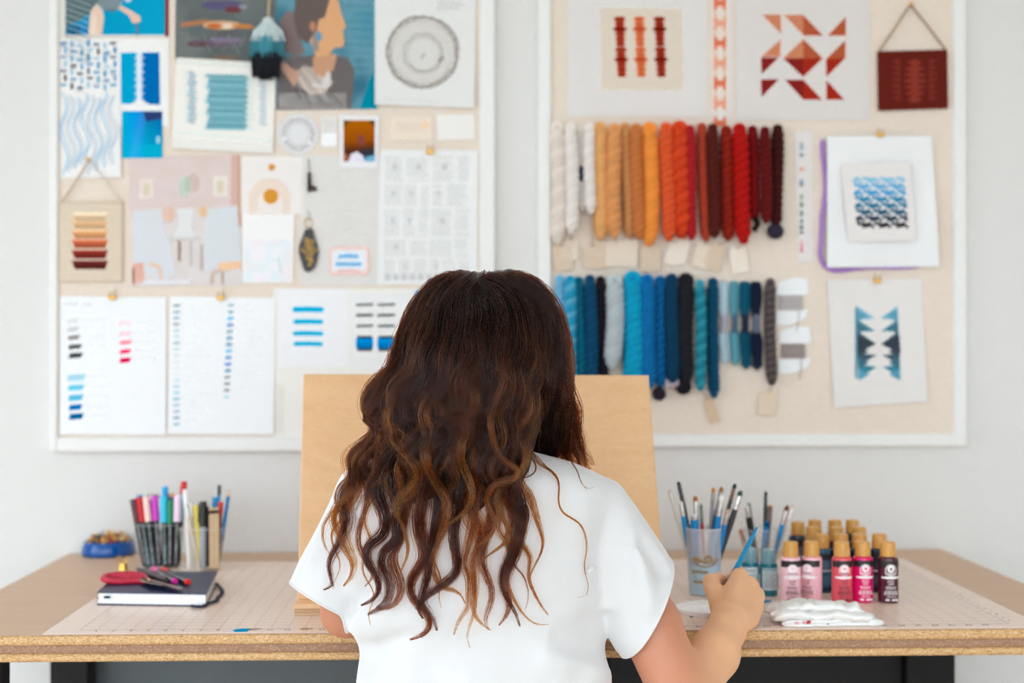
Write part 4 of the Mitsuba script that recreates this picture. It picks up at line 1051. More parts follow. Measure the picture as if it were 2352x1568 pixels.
# white cloth with violet edge and a pinned print card
S = Sheet('printed_cloth', 'folded white cotton cloth with a violet hem hanging from a brass clip', 'cloth', [(1900, 312), (2140, 312), (2158, 612), (1900, 614)], (234, 235, 235), off=0.006, curl=lambda s, t: .006 * np.sin(s * 6 + 1) * t + .004 * np.sin(t * 7 + s * 3) + .004, thick=0.0015, n=28)
pts = [on_wall(x, y, BOARD_Y - .006) for x, y in ((1890, 322), (1892, 370), (1897, 430), (1889, 500), (1886, 560), (1888, 600), (1900, 615), (1960, 617), (2060, 616), (2110, 614))]
add(tube(spline(pts, 40), [.0046] * 28 + list(np.linspace(.0045, .0012, 12)), 8), 'violet_hem', S.key, col=(166, 122, 196), bsdf='wool', label='violet hem')
k = S.key
S2 = Sheet('print_card', 'small pale card printed with rows of crescents from light blue to black', 'art card', [(1930, 374), (2090, 370), (2104, 552), (1948, 556)], (229, 224, 222), off=0.019, n=6, curl=corner_curl(br=.003))
for j in range(8):
    for i in range(6):
        u, v_ = (i + .5) / 6, (j + .5) / 8
        x = 1960 + 118 * u + 9 * v_; y = 406 + 118 * v_
        c = np.array(((130, 188, 220), (90, 168, 212), (60, 154, 204), (30, 130, 172), (0, 110, 146), (4, 84, 116), (14, 46, 70), (20, 24, 34))[j])
        if (i + j) % 2: S2.poly([(x - 11, y - 8), (x + 8, y - 6), (x + 11, y + 4), (x + 2, y + 8), (x + 1, y), (x - 8, y + 1)], c)
        else: S2.poly([(x - 10, y + 8), (x - 12, y - 2), (x - 2, y - 8), (x + 10, y + 2), (x + 10, y + 9), (x, y + 3)], c)
S2.done()
clip(2022, 310, 'brass clip holding the white cloth with violet hem', 0.014)
S = Sheet('art_print', 'white print of a blue and grey bow tie weaving pattern, tilted under a brass clip', 'art print', [(1900, 642), (2116, 640), (2130, 922), (1916, 936)], (226, 223, 220), off=0.0014, curl=corner_curl(bl=.004, br=.004, tl=.002))
rows = [(704, (120, 180, 204)), (735, (70, 134, 154)), (762, (72, 96, 106)), (788, (60, 70, 80)), (814, (66, 92, 104)), (840, (60, 130, 152)), (868, (118, 182, 206))]
for sgn, xe in ((-1, 1966), (1, 2062)):
    for i in range(6):
        y0, c0 = rows[i]; y1, c1 = rows[i + 1]
        d = (y0 - 704) * .04
        tip = (2016 + sgn * 6 + d) if i not in (2, 3) else (2016 + sgn * 6 + d)
        w = 36
        S.poly([(xe + d, y0 - 3), (xe + d + 1, y1), (tip, (y0 + y1) / 2 + (12 if i < 2 else -12 if i > 3 else (14 if i == 2 else -14)))], c0, 1)
        S.poly([(xe + d, y0 + 6), (xe + d + 1, y1 + 6), (xe + d - sgn * 26, (y0 + y1) / 2 + 6)], tuple((np.array(c0) * .5 + np.array(c1) * .5)), 2)
S.poly([(1966 + 3, 770), (2012, 790), (1970, 812)], (58, 68, 78), 3); S.poly([(2066, 770), (2022, 790), (2069, 812)], (58, 68, 78), 3)
S.rect(1964, 706, 1970, 868, (84, 142, 164), 2)
S.done()
clip(2015, 645, 'brass clip holding the blue bow tie print', 0.004)
# ================================================================== drawing board
def ply_wood(p, n, uv):
    w = fbm(p.x * 3, p.z * 4, 1.0, 2)
    g = fbm(p.x * 7, p.z * 60 + 9 * w, 4.0, 3)
    f = noise(p.x * 160, p.z * 900, 2.0)
    c = mix((0.74, 0.47, 0.255), (0.68, 0.40, 0.195), g)
    return c * (0.95 + 0.09 * f)


def ply_edge(p, n, uv):
    i = dr.floor((p.z + 0.25 * p.y) * 600)
    return mix((0.66, 0.45, 0.27), (0.40, 0.23, 0.12), mikit.cell_rand(i) * 0.8 + 0.2 * noise(p.x * 80, p.z * 900, 0))


scene['plywood'] = {'type': 'principled', 'base_color': mikit.proc(ply_wood), 'roughness': 0.34, 'specular': 0.5}
scene['plywood_edge'] = {'type': 'principled', 'base_color': mikit.proc(ply_edge), 'roughness': 0.6}
k = thing('drawing_board', 'pale plywood drawing board leaning on the desk in front of the person', 'drawing board')
bl, br_ = at_depth(683, 1392, 2.262), at_depth(1528, 1392, 2.262 + .012)
tl, tr = at_depth(697, 858, 2.388), at_depth(1490, 861, 2.388 + .012)
zb = MZ + 0.0195
bl[2] = br_[2] = zb
nrm = np.cross(br_ - bl, tl - bl); nrm /= np.linalg.norm(nrm)
if nrm[1] > 0: nrm = -nrm
corners = np.array([bl, br_, tr, tl])
c = corners.mean(0); b_ = 0.0015
ins = corners + (c - corners) / np.linalg.norm(c - corners, axis=1)[:, None] * b_ * 1.6
pts = np.vstack([corners + nrm * -b_, ins, corners - nrm * (.012 - b_), ins - nrm * .012])
add(trimesh.convex.convex_hull(pts), 'panel', k, bsdf='plywood', smooth=False)
e = (br_ - bl) / np.linalg.norm(br_ - bl)
base_c = (bl + br_) / 2
fy = on_table(1176, 1411, MZ)[1]
bx0, bx1 = bl[0] - .001, br_[0] + .001
add(box(((bx0 + bx1) / 2, (fy + bl[1] + .12) / 2, MZ + .0050), (bx1 - bx0, bl[1] + .12 - fy, .0098), 0.001), 'base_plank', k, bsdf='plywood_edge', smooth=False, label='brown layered edge of the base plank')
add(box(((bx0 + bx1) / 2, (fy + bl[1] + .10) / 2 + .001, MZ + .0145), (bx1 - bx0, bl[1] + .10 - fy, .0088), 0.001), 'ledge', k, bsdf='plywood', smooth=False, label='pale plywood ledge')
for s in (0.18, 0.82):
    q = bl * (1 - s) + br_ * s; t_ = tl * (1 - s) + tr * s
    m_ = q * .35 + t_ * .65 - nrm * .013
    add(tube([m_, [m_[0], bl[1] + .095, MZ + .024]], .008, 4), 'rear_strut', k, bsdf='plywood', smooth=False)

# ================================================================== left of the person
def marker(name, label, base, top, r, cap_len, cap, barrel=(24, 22, 24), group=None, catg='marker', lettering=0, end=None, cap_r=None, bsdf='paint_satin', taper=1.0, clip_on=False):
    """A felt pen from its foot to the top of its cap."""
    k = thing(name, label, catg, group)
    base, top = np.asarray(base, float), np.asarray(top, float)
    L = np.linalg.norm(top - base); m = place(base, top); cr = cap_r or r * 1.12
    zc = L - cap_len
    add(moved(lathe([(0, 0), (r * .82, 0), (r, r * .5), (r, zc * .5), (r * .98, zc), (0, zc)], 16), m), 'barrel', k, col=barrel, bsdf=bsdf)
    add(moved(lathe([(0, zc), (cr * .96, zc), (cr, zc + .001), (cr * taper, L - r * .35), (cr * taper * .86, L), (0, L)], 16), m), 'cap', k, col=cap, bsdf=bsdf)
    if end is not None:
        add(moved(lathe([(0, -.001), (r * .7, -.001), (r * 1.03, r * .35), (r * 1.03, .007), (0, .007)], 16), m), 'end_plug', k, col=end, bsdf=bsdf)
    if clip_on:
        add(moved(box((0, -cr - .0012, L - cap_len * .45), (.0032, .0018, cap_len * .75), .0006), m), 'pocket_clip', k, col=cap, bsdf=bsdf)
    if lettering:
        inv = np.linalg.inv(m); to_cam = inv[:3, :3] @ (EYE - base); a0 = math.atan2(to_cam[1], to_cam[0])
        ms = []
        zz = zc * .94
        while zz > zc * .08:
            h = .0011 + .0022 * rng.random()
            w = .42 if lettering == 1 else (.8 if zz < zc * .5 else .4)
            aa = np.linspace(a0 - w / 2 * (.6 + .4 * rng.random()), a0 + w / 2 * (.6 + .4 * rng.random()), 4)
            v = np.array([[r * 1.012 * math.cos(t), r * 1.012 * math.sin(t), z_] for z_ in (zz, zz - h) for t in aa])
            f = [[i, i + 4, i + 5] for i in range(3)] + [[i, i + 5, i + 1] for i in range(3)]
            ms.append(trimesh.Trimesh(v, np.array(f), process=False)); zz -= h + .0014 + .002 * rng.random()
        add(moved(cat(ms), m), 'lettering', k, col=(206, 214, 220) if lettering == 1 else (170, 206, 216), smooth=False, kind='stuff')
    return k


def brush(name, label, base, top, r, handle, ferrule=(206, 208, 210), bristle=(60, 44, 34), head=0.34, catg='paint brush', group=None, flat=1.0, handle_up=False, bead=None, hair_len=.3):
    """A paint brush. Standing on its handle unless handle_up; head: share of the visible length taken by ferrule and hair."""
    k = thing(name, label, catg, group)
    base, top = np.asarray(base, float), np.asarray(top, float)
    if handle_up: base, top = top, base
    L = np.linalg.norm(top - base); m = place(base, top); zf = L * (1 - head); zh = L - L * head * hair_len
    add(moved(lathe([(0, 0), (r * .35, .0008), (r * .55, L * .12), (r * .8, zf * .55), (r, zf * .85), (r * .86, zf), (0, zf)], 12), m), 'handle', k, col=handle, bsdf='paint_satin')
    add(moved(lathe([(0, zf - .002), (r * .9, zf - .002), (r * .92, zf + .003), (r * .78, zf + .0035), (r * .78, zf + .005), (r * .86, zf + .006), (r * .8, zh), (0, zh)], 12, (1, flat)), m), 'ferrule', k, col=ferrule, bsdf='paint_metal')
    add(moved(lathe([(0, zh - .001), (r * .78, zh - .001), (r * .95, zh + (L - zh) * .35), (r * .6, zh + (L - zh) * .8), (r * .12, L), (0, L)], 12, (1, flat)), m), 'bristles', k, col=bristle)
    if bead is not None:
        add(moved(lathe([(0, -.001), (r * .5, 0), (r * .6, .006), (0, .007)], 10), m), 'handle_tip', k, col=bead, bsdf='paint_satin')
    return k


# ---- blue dish of pins
k = thing('pin_dish', 'round bright blue plastic dish of pins at the back left corner of the desk', 'dish')
dc = on_table(248, 1274)
rd = 58 / (FOCAL / (dc[1] * math.cos(YAW)))
add(moved(lathe([(0, 0), (rd * .90, 0), (rd * .99, .003), (rd, .010), (rd * .97, .020), (rd * .89, .0285), (rd * .84, .0285), (rd * .80, .022), (rd * .5, .014), (0, .012)], 40), place(dc, axis=(0, 0, 1))), None, k, col=(0, 78, 152), bsdf='paint_gloss', smooth=40)
k = thing('pin_heap', 'heap of gold, red and dark pins and push pins in the blue dish', 'pins', kind='stuff')
ms, cs = [], []
pc = [(226, 186, 110), (232, 200, 130), (214, 160, 70), (236, 216, 166), (150, 46, 44), (120, 40, 36), (70, 84, 96), (40, 66, 84), (226, 120, 60), (196, 160, 110)]
for i in range(130):
    a, u = rng.random() * 2 * math.pi, rd * .78 * math.sqrt(rng.random())
    h = .0255 + .019 * (1 - (u / rd) ** 2) * rng.random()
    q = dc + [u * math.cos(a), u * math.sin(a), h]
    if i % 3 == 0:
        m = lathe([(0, 0), (.0042, 0), (.0042, .0015), (.0024, .003), (.0028, .008), (.004, .0095), (0, .010)], 10)
    elif i % 3 == 1:
        m = trimesh.creation.icosphere(1, .0032 + .0015 * rng.random())
    else:
        m = tube([(0, 0, -.009), (0, 0, .009)], .0008 + .0006 * rng.random(), 5)
    ax = rng.normal(size=3); m = moved(m, place(q, axis=ax)); c = pc[int(rng.integers(len(pc)))]
    ms.append(m); cs.append(np.tile(lin(c), (len(m.vertices), 1)))
add(cat(ms), None, k, col=np.vstack(cs), bsdf='paint_gloss', smooth=True)

k = thing('binder_clip', 'tiny gold binder clip standing on the desk between the blue dish and the notebook', 'binder clip')
q = on_table(283, 1309, TABLE_Z)
add(moved(lathe([(0, 0), (.0085, 0), (.0075, .005), (.0062, .013), (0, .013)], 4), place(q, axis=(0, 0, 1), spin=.5)), 'body', k, bsdf='brass', smooth=False)
for s in (-1, 1):
    add(tube([q + [s * .004, 0, .012], q + [s * .010, 0, .022], q + [s * .011, .002, .026], q + [s * .006, .003, .0255], q + [s * .003, .002, .013]], .0011, 6), 'wire_arm', k, bsdf='brass')


def cup(name, label, base, r0, r1, h, bsdf, sides=36, wall=.0016, spin=0.0, catg='cup', rim=None, square=False):
    k = thing(name, label, catg)
    m = place(base, axis=(0, 0, 1), spin=spin)
    if square:
        def ring(r, z, n=sides):
            a = np.arange(n) * 2 * math.pi / n
            q = (np.abs(np.cos(a)) ** 6 + np.abs(np.sin(a)) ** 6) ** (-1 / 6)
            return np.stack([r * q * np.cos(a), r * q * np.sin(a), np.full(n, z)], 1)
        rs = [ring(1e-5, 0), ring(r0, 0), ring(r1, h)]
        f = []
        for i in range(2):
            for j in range(sides):
                a0, a1 = i * sides + j, i * sides + (j + 1) % sides
                f += [[a0, a1, a1 + sides], [a0, a1 + sides, a0 + sides]]
        g = trimesh.Trimesh(np.vstack(rs), np.array(f), process=False)
    else:
        g = lathe([(0, 0.0005), (r0, 0.0005), (r0 + (r1 - r0) * .5, h * .5), (r1, h)], sides)
    add(moved(g, m), 'wall', k, bsdf=bsdf, smooth=40)
    if rim:
        a = np.linspace(0, 2 * math.pi, 41)
        qq = (np.abs(np.cos(a)) ** 6 + np.abs(np.sin(a)) ** 6) ** (-1 / 6) if square else 1.0
        add(moved(tube(np.stack([r1 * qq * np.cos(a), r1 * qq * np.sin(a), a * 0 + h], 1), .0011, 6), m), 'rim', k, bsdf=rim, smooth=40)
    return k


D1 = 2.735
cA = at_depth(364, 784, D1); cA[2] = TABLE_Z + .0022
cup('marker_cup', 'clear plastic cup packed with colourful black barrelled markers', cA, .0345, .0415, .082, 'clear_plastic', square=True, rim='soft_plastic')
G = 'markers in the clear cup'
u = 1 / (FOCAL / D1)
def up_from(px_b, py_b, px_t, py_t, d):
    a, b = at_depth(px_b, py_b, d), at_depth(px_t, py_t, d + .012)
    a[2] = max(a[2], TABLE_Z + .0045); return a, b
front = [(334, 306, 1146, 52, (84, 36, 48), 'plum', 1), (342, 319, 1141, 57, (196, 10, 20), 'bright red', 2), (353, 335, 1140, 58, (238, 210, 200), 'peach pink', 2), (366, 355, 1138, 57, (200, 52, 184), 'magenta', 1),
         (379, 376, 1139, 60, (30, 190, 226), 'cyan', 2), (390, 391, 1148, 54, (8, 128, 84), 'green', 1), (404, 408, 1137, 60, (236, 206, 228), 'pale pink', 1)]
for i, (xb, xt, yt, cl, c, nm, lt) in enumerate(front):
    a, b = up_from(xb, 1303, xt, yt, D1 - .022)
    marker('marker', f'{nm} capped marker in the front row of the marker cup', a, b, .0056, cl * u, c, group=G, lettering=lt, cap_r=.0066)
back = [(340, 320, 1136, 56, (24, 158, 214), 'light blue capped marker behind the bright red marker', .006), (362, 347, 1148, 52, (98, 50, 178), 'violet capped marker squeezed between the peach and magenta markers', -.004), (384, 379, 1117, 46, (0, 160, 222), 'tall sky blue capped marker rising above the cyan marker', .02),
        (396, 394, 1133, 50, (238, 150, 90), 'orange capped marker behind the green marker', .026), (402, 396, 1142, 50, (24, 92, 140), 'dark blue capped marker behind the green marker', .012), (408, 420, 1135, 62, (150, 196, 216), 'pale blue capped marker at the right of the marker cup', .006), (404, 423, 1105, 30, (206, 24, 22), 'tall red capped pen leaning right above the marker cup', .024)]
for xb, xt, yt, cl, c, lb, dd in back:
    a, b = up_from(xb, 1296, xt, yt, D1 + dd)
    marker('marker', lb, a, b, .0052, cl * u, c, barrel=(30, 28, 30) if c[0] < 200 or yt > 1110 else (228, 226, 224), group=G, cap_r=.006)
k = thing('wire_loop', 'grey wire loop standing among the markers at the back of the marker cup', 'wire')
p_ = [at_depth(x, y, D1 + .03) for x, y in ((338, 1290), (336, 1170), (334, 1140), (348, 1135), (362, 1137), (372, 1145), (370, 1290))]
add(tube(spline(p_, 40), .0011, 6), None, k, col=(120, 124, 124), bsdf='paint_metal')

D2 = 2.70
cB = at_depth(466, 784, D2); cB[2] = TABLE_Z + .0022
cup('pencil_cup', 'clear plastic cup of pencils, pens and a yellow highlighter behind the notebook', cB, .034, .0395, .078, 'clear_plastic', square=True, rim='soft_plastic')
u2 = D2 / FOCAL
def stick(px_b, px_t, py_t, d, yb=1306):
    a, b = at_depth(px_b, yb, d), at_depth(px_t, py_t, d + .012); a[2] = max(a[2], TABLE_Z + .0045); return a, b
a, b = stick(436, 426, 1124, D2 - .004); marker('white_pen', 'tall white pen between the marker cup and the pencil cup', a, b, .0046, 44 * u2, (238, 238, 238), (222, 220, 216), catg='pen')
a, b = stick(458, 427, 1158, D2 - .02); brush('paint_brush', 'brush with silver tip and tan handle leaning left in the pencil cup', a, b, .0042, (206, 190, 172), head=.16, bristle=(222, 220, 216))
a, b = stick(444, 439, 1155, D2 + .012); marker('white_pen', 'short white pen beside the yellow highlighter', a, b, .0044, 30 * u2, (240, 240, 240), (226, 224, 220), catg='pen')
a, b = stick(466, 451, 1160, D2 + .0); marker('highlighter', 'yellow highlighter in the pencil cup', a, b, .0056, 70 * u2, (236, 214, 84), (232, 208, 70), catg='highlighter', cap_r=.0066)
a, b = stick(466, 467, 1151, D2 - .012); marker('black_marker', 'black capped marker with grey barrel in the pencil cup', a, b, .0062, 58 * u2, (26, 20, 20), (150, 156, 168), cap_r=.0076, taper=.88, clip_on=True)
a, b = stick(478, 474, 1162, D2 + .01); marker('black_marker', 'slim black pen right of the black capped marker', a, b, .0044, 48 * u2, (30, 28, 30), (36, 34, 36), catg='pen')
for px, yt, lb in ((486, 1166, 'flat tan wooden stick with a slot, left of a pair in the pencil cup'), (497, 1165, 'flat tan wooden stick, right of a pair in the pencil cup')):
    k = thing('wooden_stick', lb, 'wooden stick')
    a, b = stick(px + 1, px, yt, D2 - .016); L = np.linalg.norm(b - a)
    add(moved(box((0, 0, L / 2), (.0095, .0045, L), .001), place(a, b, spin=math.pi / 2)), 'stick', k, col=(200, 172, 138), smooth=False)
    add(moved(box((0, -.0025, L * .93), (.0095, .002, .006), .0004), place(a, b, spin=math.pi / 2)), 'dark_end', k, col=(64, 48, 44), smooth=False)
a, b = stick(497, 504, 1114, D2 + .016); marker('blue_pencil', 'tall blue pencil with a black dipped end in the pencil cup', a, b, .0032, 22 * u2, (28, 32, 36), (16, 126, 180), catg='pencil', cap_r=.0033)
a, b = stick(488, 494, 1141, D2 + .022); marker('blue_pen', 'teal blue capped pen at the back of the pencil cup', a, b, .0048, 34 * u2, (10, 140, 186), (30, 60, 80), catg='pen')
a, b = stick(500, 507, 1152, D2 + .006); marker('red_pen', 'red capped pen behind the blue colouring pencil', a, b, .0046, 30 * u2, (214, 40, 40), (150, 90, 60), catg='pen')
k = thing('colouring_pencil', 'blue colouring pencil with sharpened tip leaning right at the edge of the pencil cup', 'pencil')
a, b = stick(500, 527, 1121, D2 - .004); L = np.linalg.norm(b - a); m = place(a, b)
add(moved(lathe([(0, 0), (.0037, 0), (.0037, L * .42), (0, L * .42)], 6), m), 'lower_shaft', k, col=(36, 38, 48), bsdf='paint_satin', smooth=False)
add(moved(lathe([(0, L * .42), (.0037, L * .42), (.0037, L * .9), (0, L * .9)], 6), m), 'shaft', k, col=(0, 110, 170), bsdf='paint_satin', smooth=False)
add(moved(lathe([(.0037, L * .9), (.0012, L * .97)], 12), m), 'sharpened_wood', k, col=(222, 186, 150))
add(moved(lathe([(.0012, L * .97), (0, L)], 8), m), 'lead', k, col=(170, 170, 176))

# ---- navy notebook with things lying on it
k = thing('notebook', 'thick navy blue notebook with white pages and navy ribbon on the cutting mat', 'notebook')
zt = MZ + .0212
top4 = np.array([on_table(223, 1359, zt), on_table(474, 1363, zt), on_table(500, 1312, zt), on_table(273, 1311, zt)])


def leaf(c4, z0, z1, inset=0.0, bev=.001):
    c = c4.mean(0); q = c4 + (c - c4) / np.linalg.norm(c - c4, axis=1)[:, None] * inset; q2 = c4 + (c - c4) / np.linalg.norm(c - c4, axis=1)[:, None] * (inset + bev)
    p = [np.column_stack([q[:, :2], np.full(4, z)]) for z in (z0 + bev * .5, z1 - bev * .5)] + [np.column_stack([q2[:, :2], np.full(4, z)]) for z in (z0, z1)]
    return trimesh.convex.convex_hull(np.vstack(p))


add(leaf(top4, MZ + .0003, MZ + .0022), 'back_cover', k, col=(26, 40, 70), bsdf='paint_satin', smooth=False)
add(leaf(top4, zt - .002, zt), 'front_cover', k, col=(32, 42, 72), bsdf='paint_satin', smooth=False)
add(leaf(top4, MZ + .0022, zt - .002, .003, .0004), 'page_block', k, col=(236, 236, 236), smooth=False, label='white page block')
sp = [top4[0] + [.0004, 0, 0], top4[3] + [.0004, 0, 0]]
add(box(np.array([(top4[0][0] + top4[3][0]) / 2, 0, 0]) * 0, (1e-3, 1e-3, 1e-3)) if False else tube([[sp[0][0], sp[0][1], (MZ + zt) / 2], [sp[1][0], sp[1][1], (MZ + zt) / 2]], np.array([[.0014], [.0014]]).ravel(), 4), 'spine', k, col=(26, 40, 70), bsdf='paint_satin', smooth=False)
fr0, fr1 = top4[0], top4[1]
q = fr0 * .76 + fr1 * .24; add(box((q[0] - .026, q[1] + .0008, MZ + .0135), (.0095, .0035, .0034), .0004), 'page_mark', k, col=(20, 48, 62), smooth=False)
pts = [on_table(x, y, MZ + h) for x, y, h in ((497, 1340, .006), (508, 1352, .004), (510, 1362, .003), (500, 1372, .003), (494, 1380, .003), (478, 1385, .003), (460, 1393, .003), (440, 1390, .003))]
add(tube(spline(pts, 40), .0032, 8, flat=.6), 'ribbon', k, col=(34, 40, 62), bsdf='wool', label='dark navy ribbon curling onto the mat')


def lying(px0, py0, px1, py1, r, z=None):
    z = zt if z is None else z
    return on_table(px0, py0, z + r * 1.15), on_table(px1, py1, z + r * 1.15)


a, b = lying(403, 1335, 353, 1307, .0055); marker('marker', 'pink capped marker lying on the navy notebook', a, b, .0052, .036, (218, 84, 150), (58, 48, 52), group='markers on the notebook', end=(212, 10, 150), lettering=1)
a, b = lying(433, 1337, 375, 1308, .0055); marker('marker', 'red capped marker lying on the navy notebook', a, b, .0052, .036, (200, 40, 46), (54, 46, 50), group='markers on the notebook', end=(222, 16, 22), lettering=1)
a, b = lying(383, 1331, 316, 1306, .005); marker('ball_pen', 'dark brown grey pen lying on the notebook between the scissors and the markers', a, b, .0050, .04, (66, 54, 56), (78, 66, 68), catg='pen', taper=.6)
k = thing('scissors', 'small scissors with red handles lying on the front of the navy notebook', 'scissors')
zz = zt + .005
P = lambda x, y, h=0.0: on_table(x, y, zz + h)
for j, (dx, dy) in enumerate(((0, 0), (12, 5))):
    pts = [P(336 - dx * .3, 1331 + dy * .6), P(306, 1329 + dy), P(270, 1333 + dy * .5), P(243, 1330 + dy * .4, .002), P(238, 1325 + dy * .4, .003), P(250, 1321 + dy * .3, .004), P(280, 1318 + dy, .004), P(314, 1318 + dy, .004), P(330, 1323 + dy * .6, .002), P(336 - dx * .3, 1330 + dy * .6)]
    add(tube(spline(pts, 48), .0048, 10, flat=1.0), 'handle', k, col=(186, 22, 56), bsdf='paint_satin', label='red plastic finger loop')
m = trimesh.convex.convex_hull(np.array([P(318, 1327), P(318, 1335), P(345, 1329), P(422, 1349), P(416, 1352), P(345, 1340), P(318, 1327, .004), P(345, 1329, .0045), P(400, 1344, .003), P(345, 1340, .0045)]))
scene['dark_metal'] = {'type': 'principled', 'base_color': rgb((132, 112, 104)), 'metallic': 0.9, 'roughness': 0.28}
add(m, 'blade', k, bsdf='dark_metal', smooth=False)
m2 = trimesh.convex.convex_hull(np.array([P(322, 1324, .005), P(345, 1328, .005), P(418, 1350, .003), P(410, 1352, .003), P(345, 1335, .005), P(330, 1324, .008), P(348, 1330, .008), P(398, 1345, .005)]))
add(m2, 'blade', k, bsdf='dark_metal', smooth=False)
add(moved(lathe([(0, 0), (.0026, 0), (.0022, .0016), (0, .002)], 12), place(P(342, 1331, .008), axis=(0, 0, 1))), 'pivot_screw', k, bsdf='brass')
# ================================================================== right of the person
# ---- brush cup with cloudy blue water
scene['cloudy_water'] = {'type': 'principled', 'base_color': rgb((126, 204, 232)), 'roughness': 0.2, 'specular': 0.4}
DW = 2.43
wc = at_depth(1617, 784, DW); wc[2] = MZ + .0004
uw = DW / FOCAL
r0, r1, hc = 35 * uw, 43 * uw, 151 * uw
cup('water_cup', 'frosted plastic cup half full of cloudy blue water holding paint brushes', wc, r0, r1, hc, 'frost_plastic', rim='frost_plastic')
kw = 'water_cup'
hw = 66 * uw; rw = r0 + (r1 - r0) * hw / hc
k = thing('paint_water', 'cloudy pale blue water in the lower half of the frosted cup', 'water')
add(moved(lathe([(0, .001), (r0 - .0009, .001), (rw - .0009, hw), (0, hw)], 36), place(wc, axis=(0, 0, 1))), None, k, bsdf='cloudy_water')
# faded gold print on the cup: a bowl with fruit and two lines of lettering
def on_cup(px, py, base, ra, rb, h, d, lift=.0006):
    z = at_depth(px, py, d)[2]; f = (z - base[2]) / h; r = ra + (rb - ra) * f + lift
    x = at_depth(px, py, d)[0] - base[0]; x = max(-r * .98, min(r * .98, x))
    return np.array([base[0] + x, base[1] - math.sqrt(max(r * r - x * x, 0)), z])


ms = []
for pts, w in (([(1592, 1282), (1600, 1294), (1616, 1301), (1632, 1300), (1644, 1292), (1648, 1280)], .0012), ([(1597, 1284), (1610, 1289), (1626, 1290), (1640, 1287)], .0018), ([(1597, 1282), (1604, 1284), (1612, 1287)], .0024), ([(1620, 1284), (1626, 1277), (1632, 1279), (1634, 1286)], .0022)):
    ms.append(tube(spline([on_cup(x, y, wc, r0, r1, hc, DW - .03) for x, y in pts], 16), w, 6, flat=1))
for y, x0, x1 in ((1314, 1592, 1624), (1337, 1596, 1620)):
    for x in range(x0, x1, 6): ms.append(tube(spline([on_cup(x + a, y + b, wc, r0, r1, hc, DW - .03) for a, b in ((0, 4), (1, -4), (3, 3), (4, -3))], 8), .0005, 5))
add(cat(ms), 'gold_print', kw, col=(176, 146, 100), smooth=30, kind='stuff', label='faded gold print of a bowl and lettering')
BG = 'brushes in the frosted water cup'
def in_cup(px_t, py_t, dd, px_b=None):
    b = at_depth(px_t, py_t, DW + dd)
    lim = lambda x: max(1588, min(1646, x))
    a = at_depth(lim(px_b if px_b else 1617 + (1617 - px_t) * .35), 1352, DW + dd * .3); a[2] = MZ + .006
    return a, b
for px, py, dd, pb, r, hnd, fer, bri, hd, lb in (
        (1537, 1124, .02, 1600, .0030, (214, 214, 206), (206, 202, 190), (196, 188, 168), .20, 'slim brush with beige bristles leaning furthest left in the water cup'),
        (1558, 1106, .03, 1612, .0036, (52, 58, 58), (62, 68, 66), (50, 58, 58), .12, 'tall dark handled brush leaning left in the water cup'),
        (1563, 1150, .0, 1598, .0042, (20, 140, 196), (216, 216, 214), (220, 220, 214), .30, 'blue brush with white ferrule leaning left, beside the dark handled brush'),
        (1597, 1138, .012, 1606, .0042, (0, 128, 190), (218, 216, 210), (170, 110, 60), .36, 'blue brush with orange brown bristles in the middle left of the water cup'),
        (1594, 1180, -.02, 1602, .0068, (0, 126, 190), (226, 226, 226), (232, 232, 232), .1, 'thick blue brush handle at the front left of the water cup'),
        (1610, 1156, .0, 1620, .0030, (170, 24, 30), (128, 136, 122), (120, 128, 110), .40, 'red handled brush with a thin grey green ferrule in the water cup'),
        (1639, 1119, .03, 1622, .0034, (168, 160, 166), (150, 144, 130), (196, 130, 60), .30, 'grey brush with a ginger tip standing in the water cup'),
        (1658, 1117, .02, 1612, .0038, (30, 84, 120), (150, 150, 146), (160, 110, 60), .34, 'brush with a wide brown tip in the water cup'),
        (1658, 1136, -.012, 1624, .0050, (0, 126, 190), (222, 222, 220), (232, 232, 230), .40, 'blue brush with a long white ferrule leaning right'),
        (1672, 1168, -.02, 1634, .0044, (0, 122, 186), (214, 206, 200), (190, 170, 150), .34, 'blue brush at the front right of the water cup'),
        (1689, 1110, .03, 1622, .0036, (64, 60, 58), (120, 92, 80), (40, 46, 46), .28, 'tall brush with dark bristles leaning right in the water cup'),
        (1702, 1126, .0, 1630, .0048, (48, 42, 44), (224, 224, 222), (70, 88, 84), .34, 'dark handled brush with a white ferrule leaning furthest right')):
    a, b = in_cup(px, py, dd, pb); brush('paint_brush', lb, a, b, r * 1.12, hnd, fer, bri, head=hd * .52, group=BG)
k = thing('palette_knife', 'tan handled palette knife in the water cup pointing up left', 'palette knife')

a, b = in_cup(1622, 1166, .02, 1634); L = np.linalg.norm(b - a); m = place(a, b)
add(moved(lathe([(0, 0), (.003, 0), (.0036, L * .6), (0, L * .6)], 10), m), 'handle', k, col=(196, 176, 160), bsdf='paint_satin')
add(moved(box((0, 0, L * .8), (.005, .0012, L * .4), .0004), m), 'blade', k, col=(190, 190, 190), bsdf='paint_metal', smooth=False)
labels[k]['label'] = 'slim metal tool with a tan handle standing between the red and grey brushes'
labels[k]['category'] = 'tool'

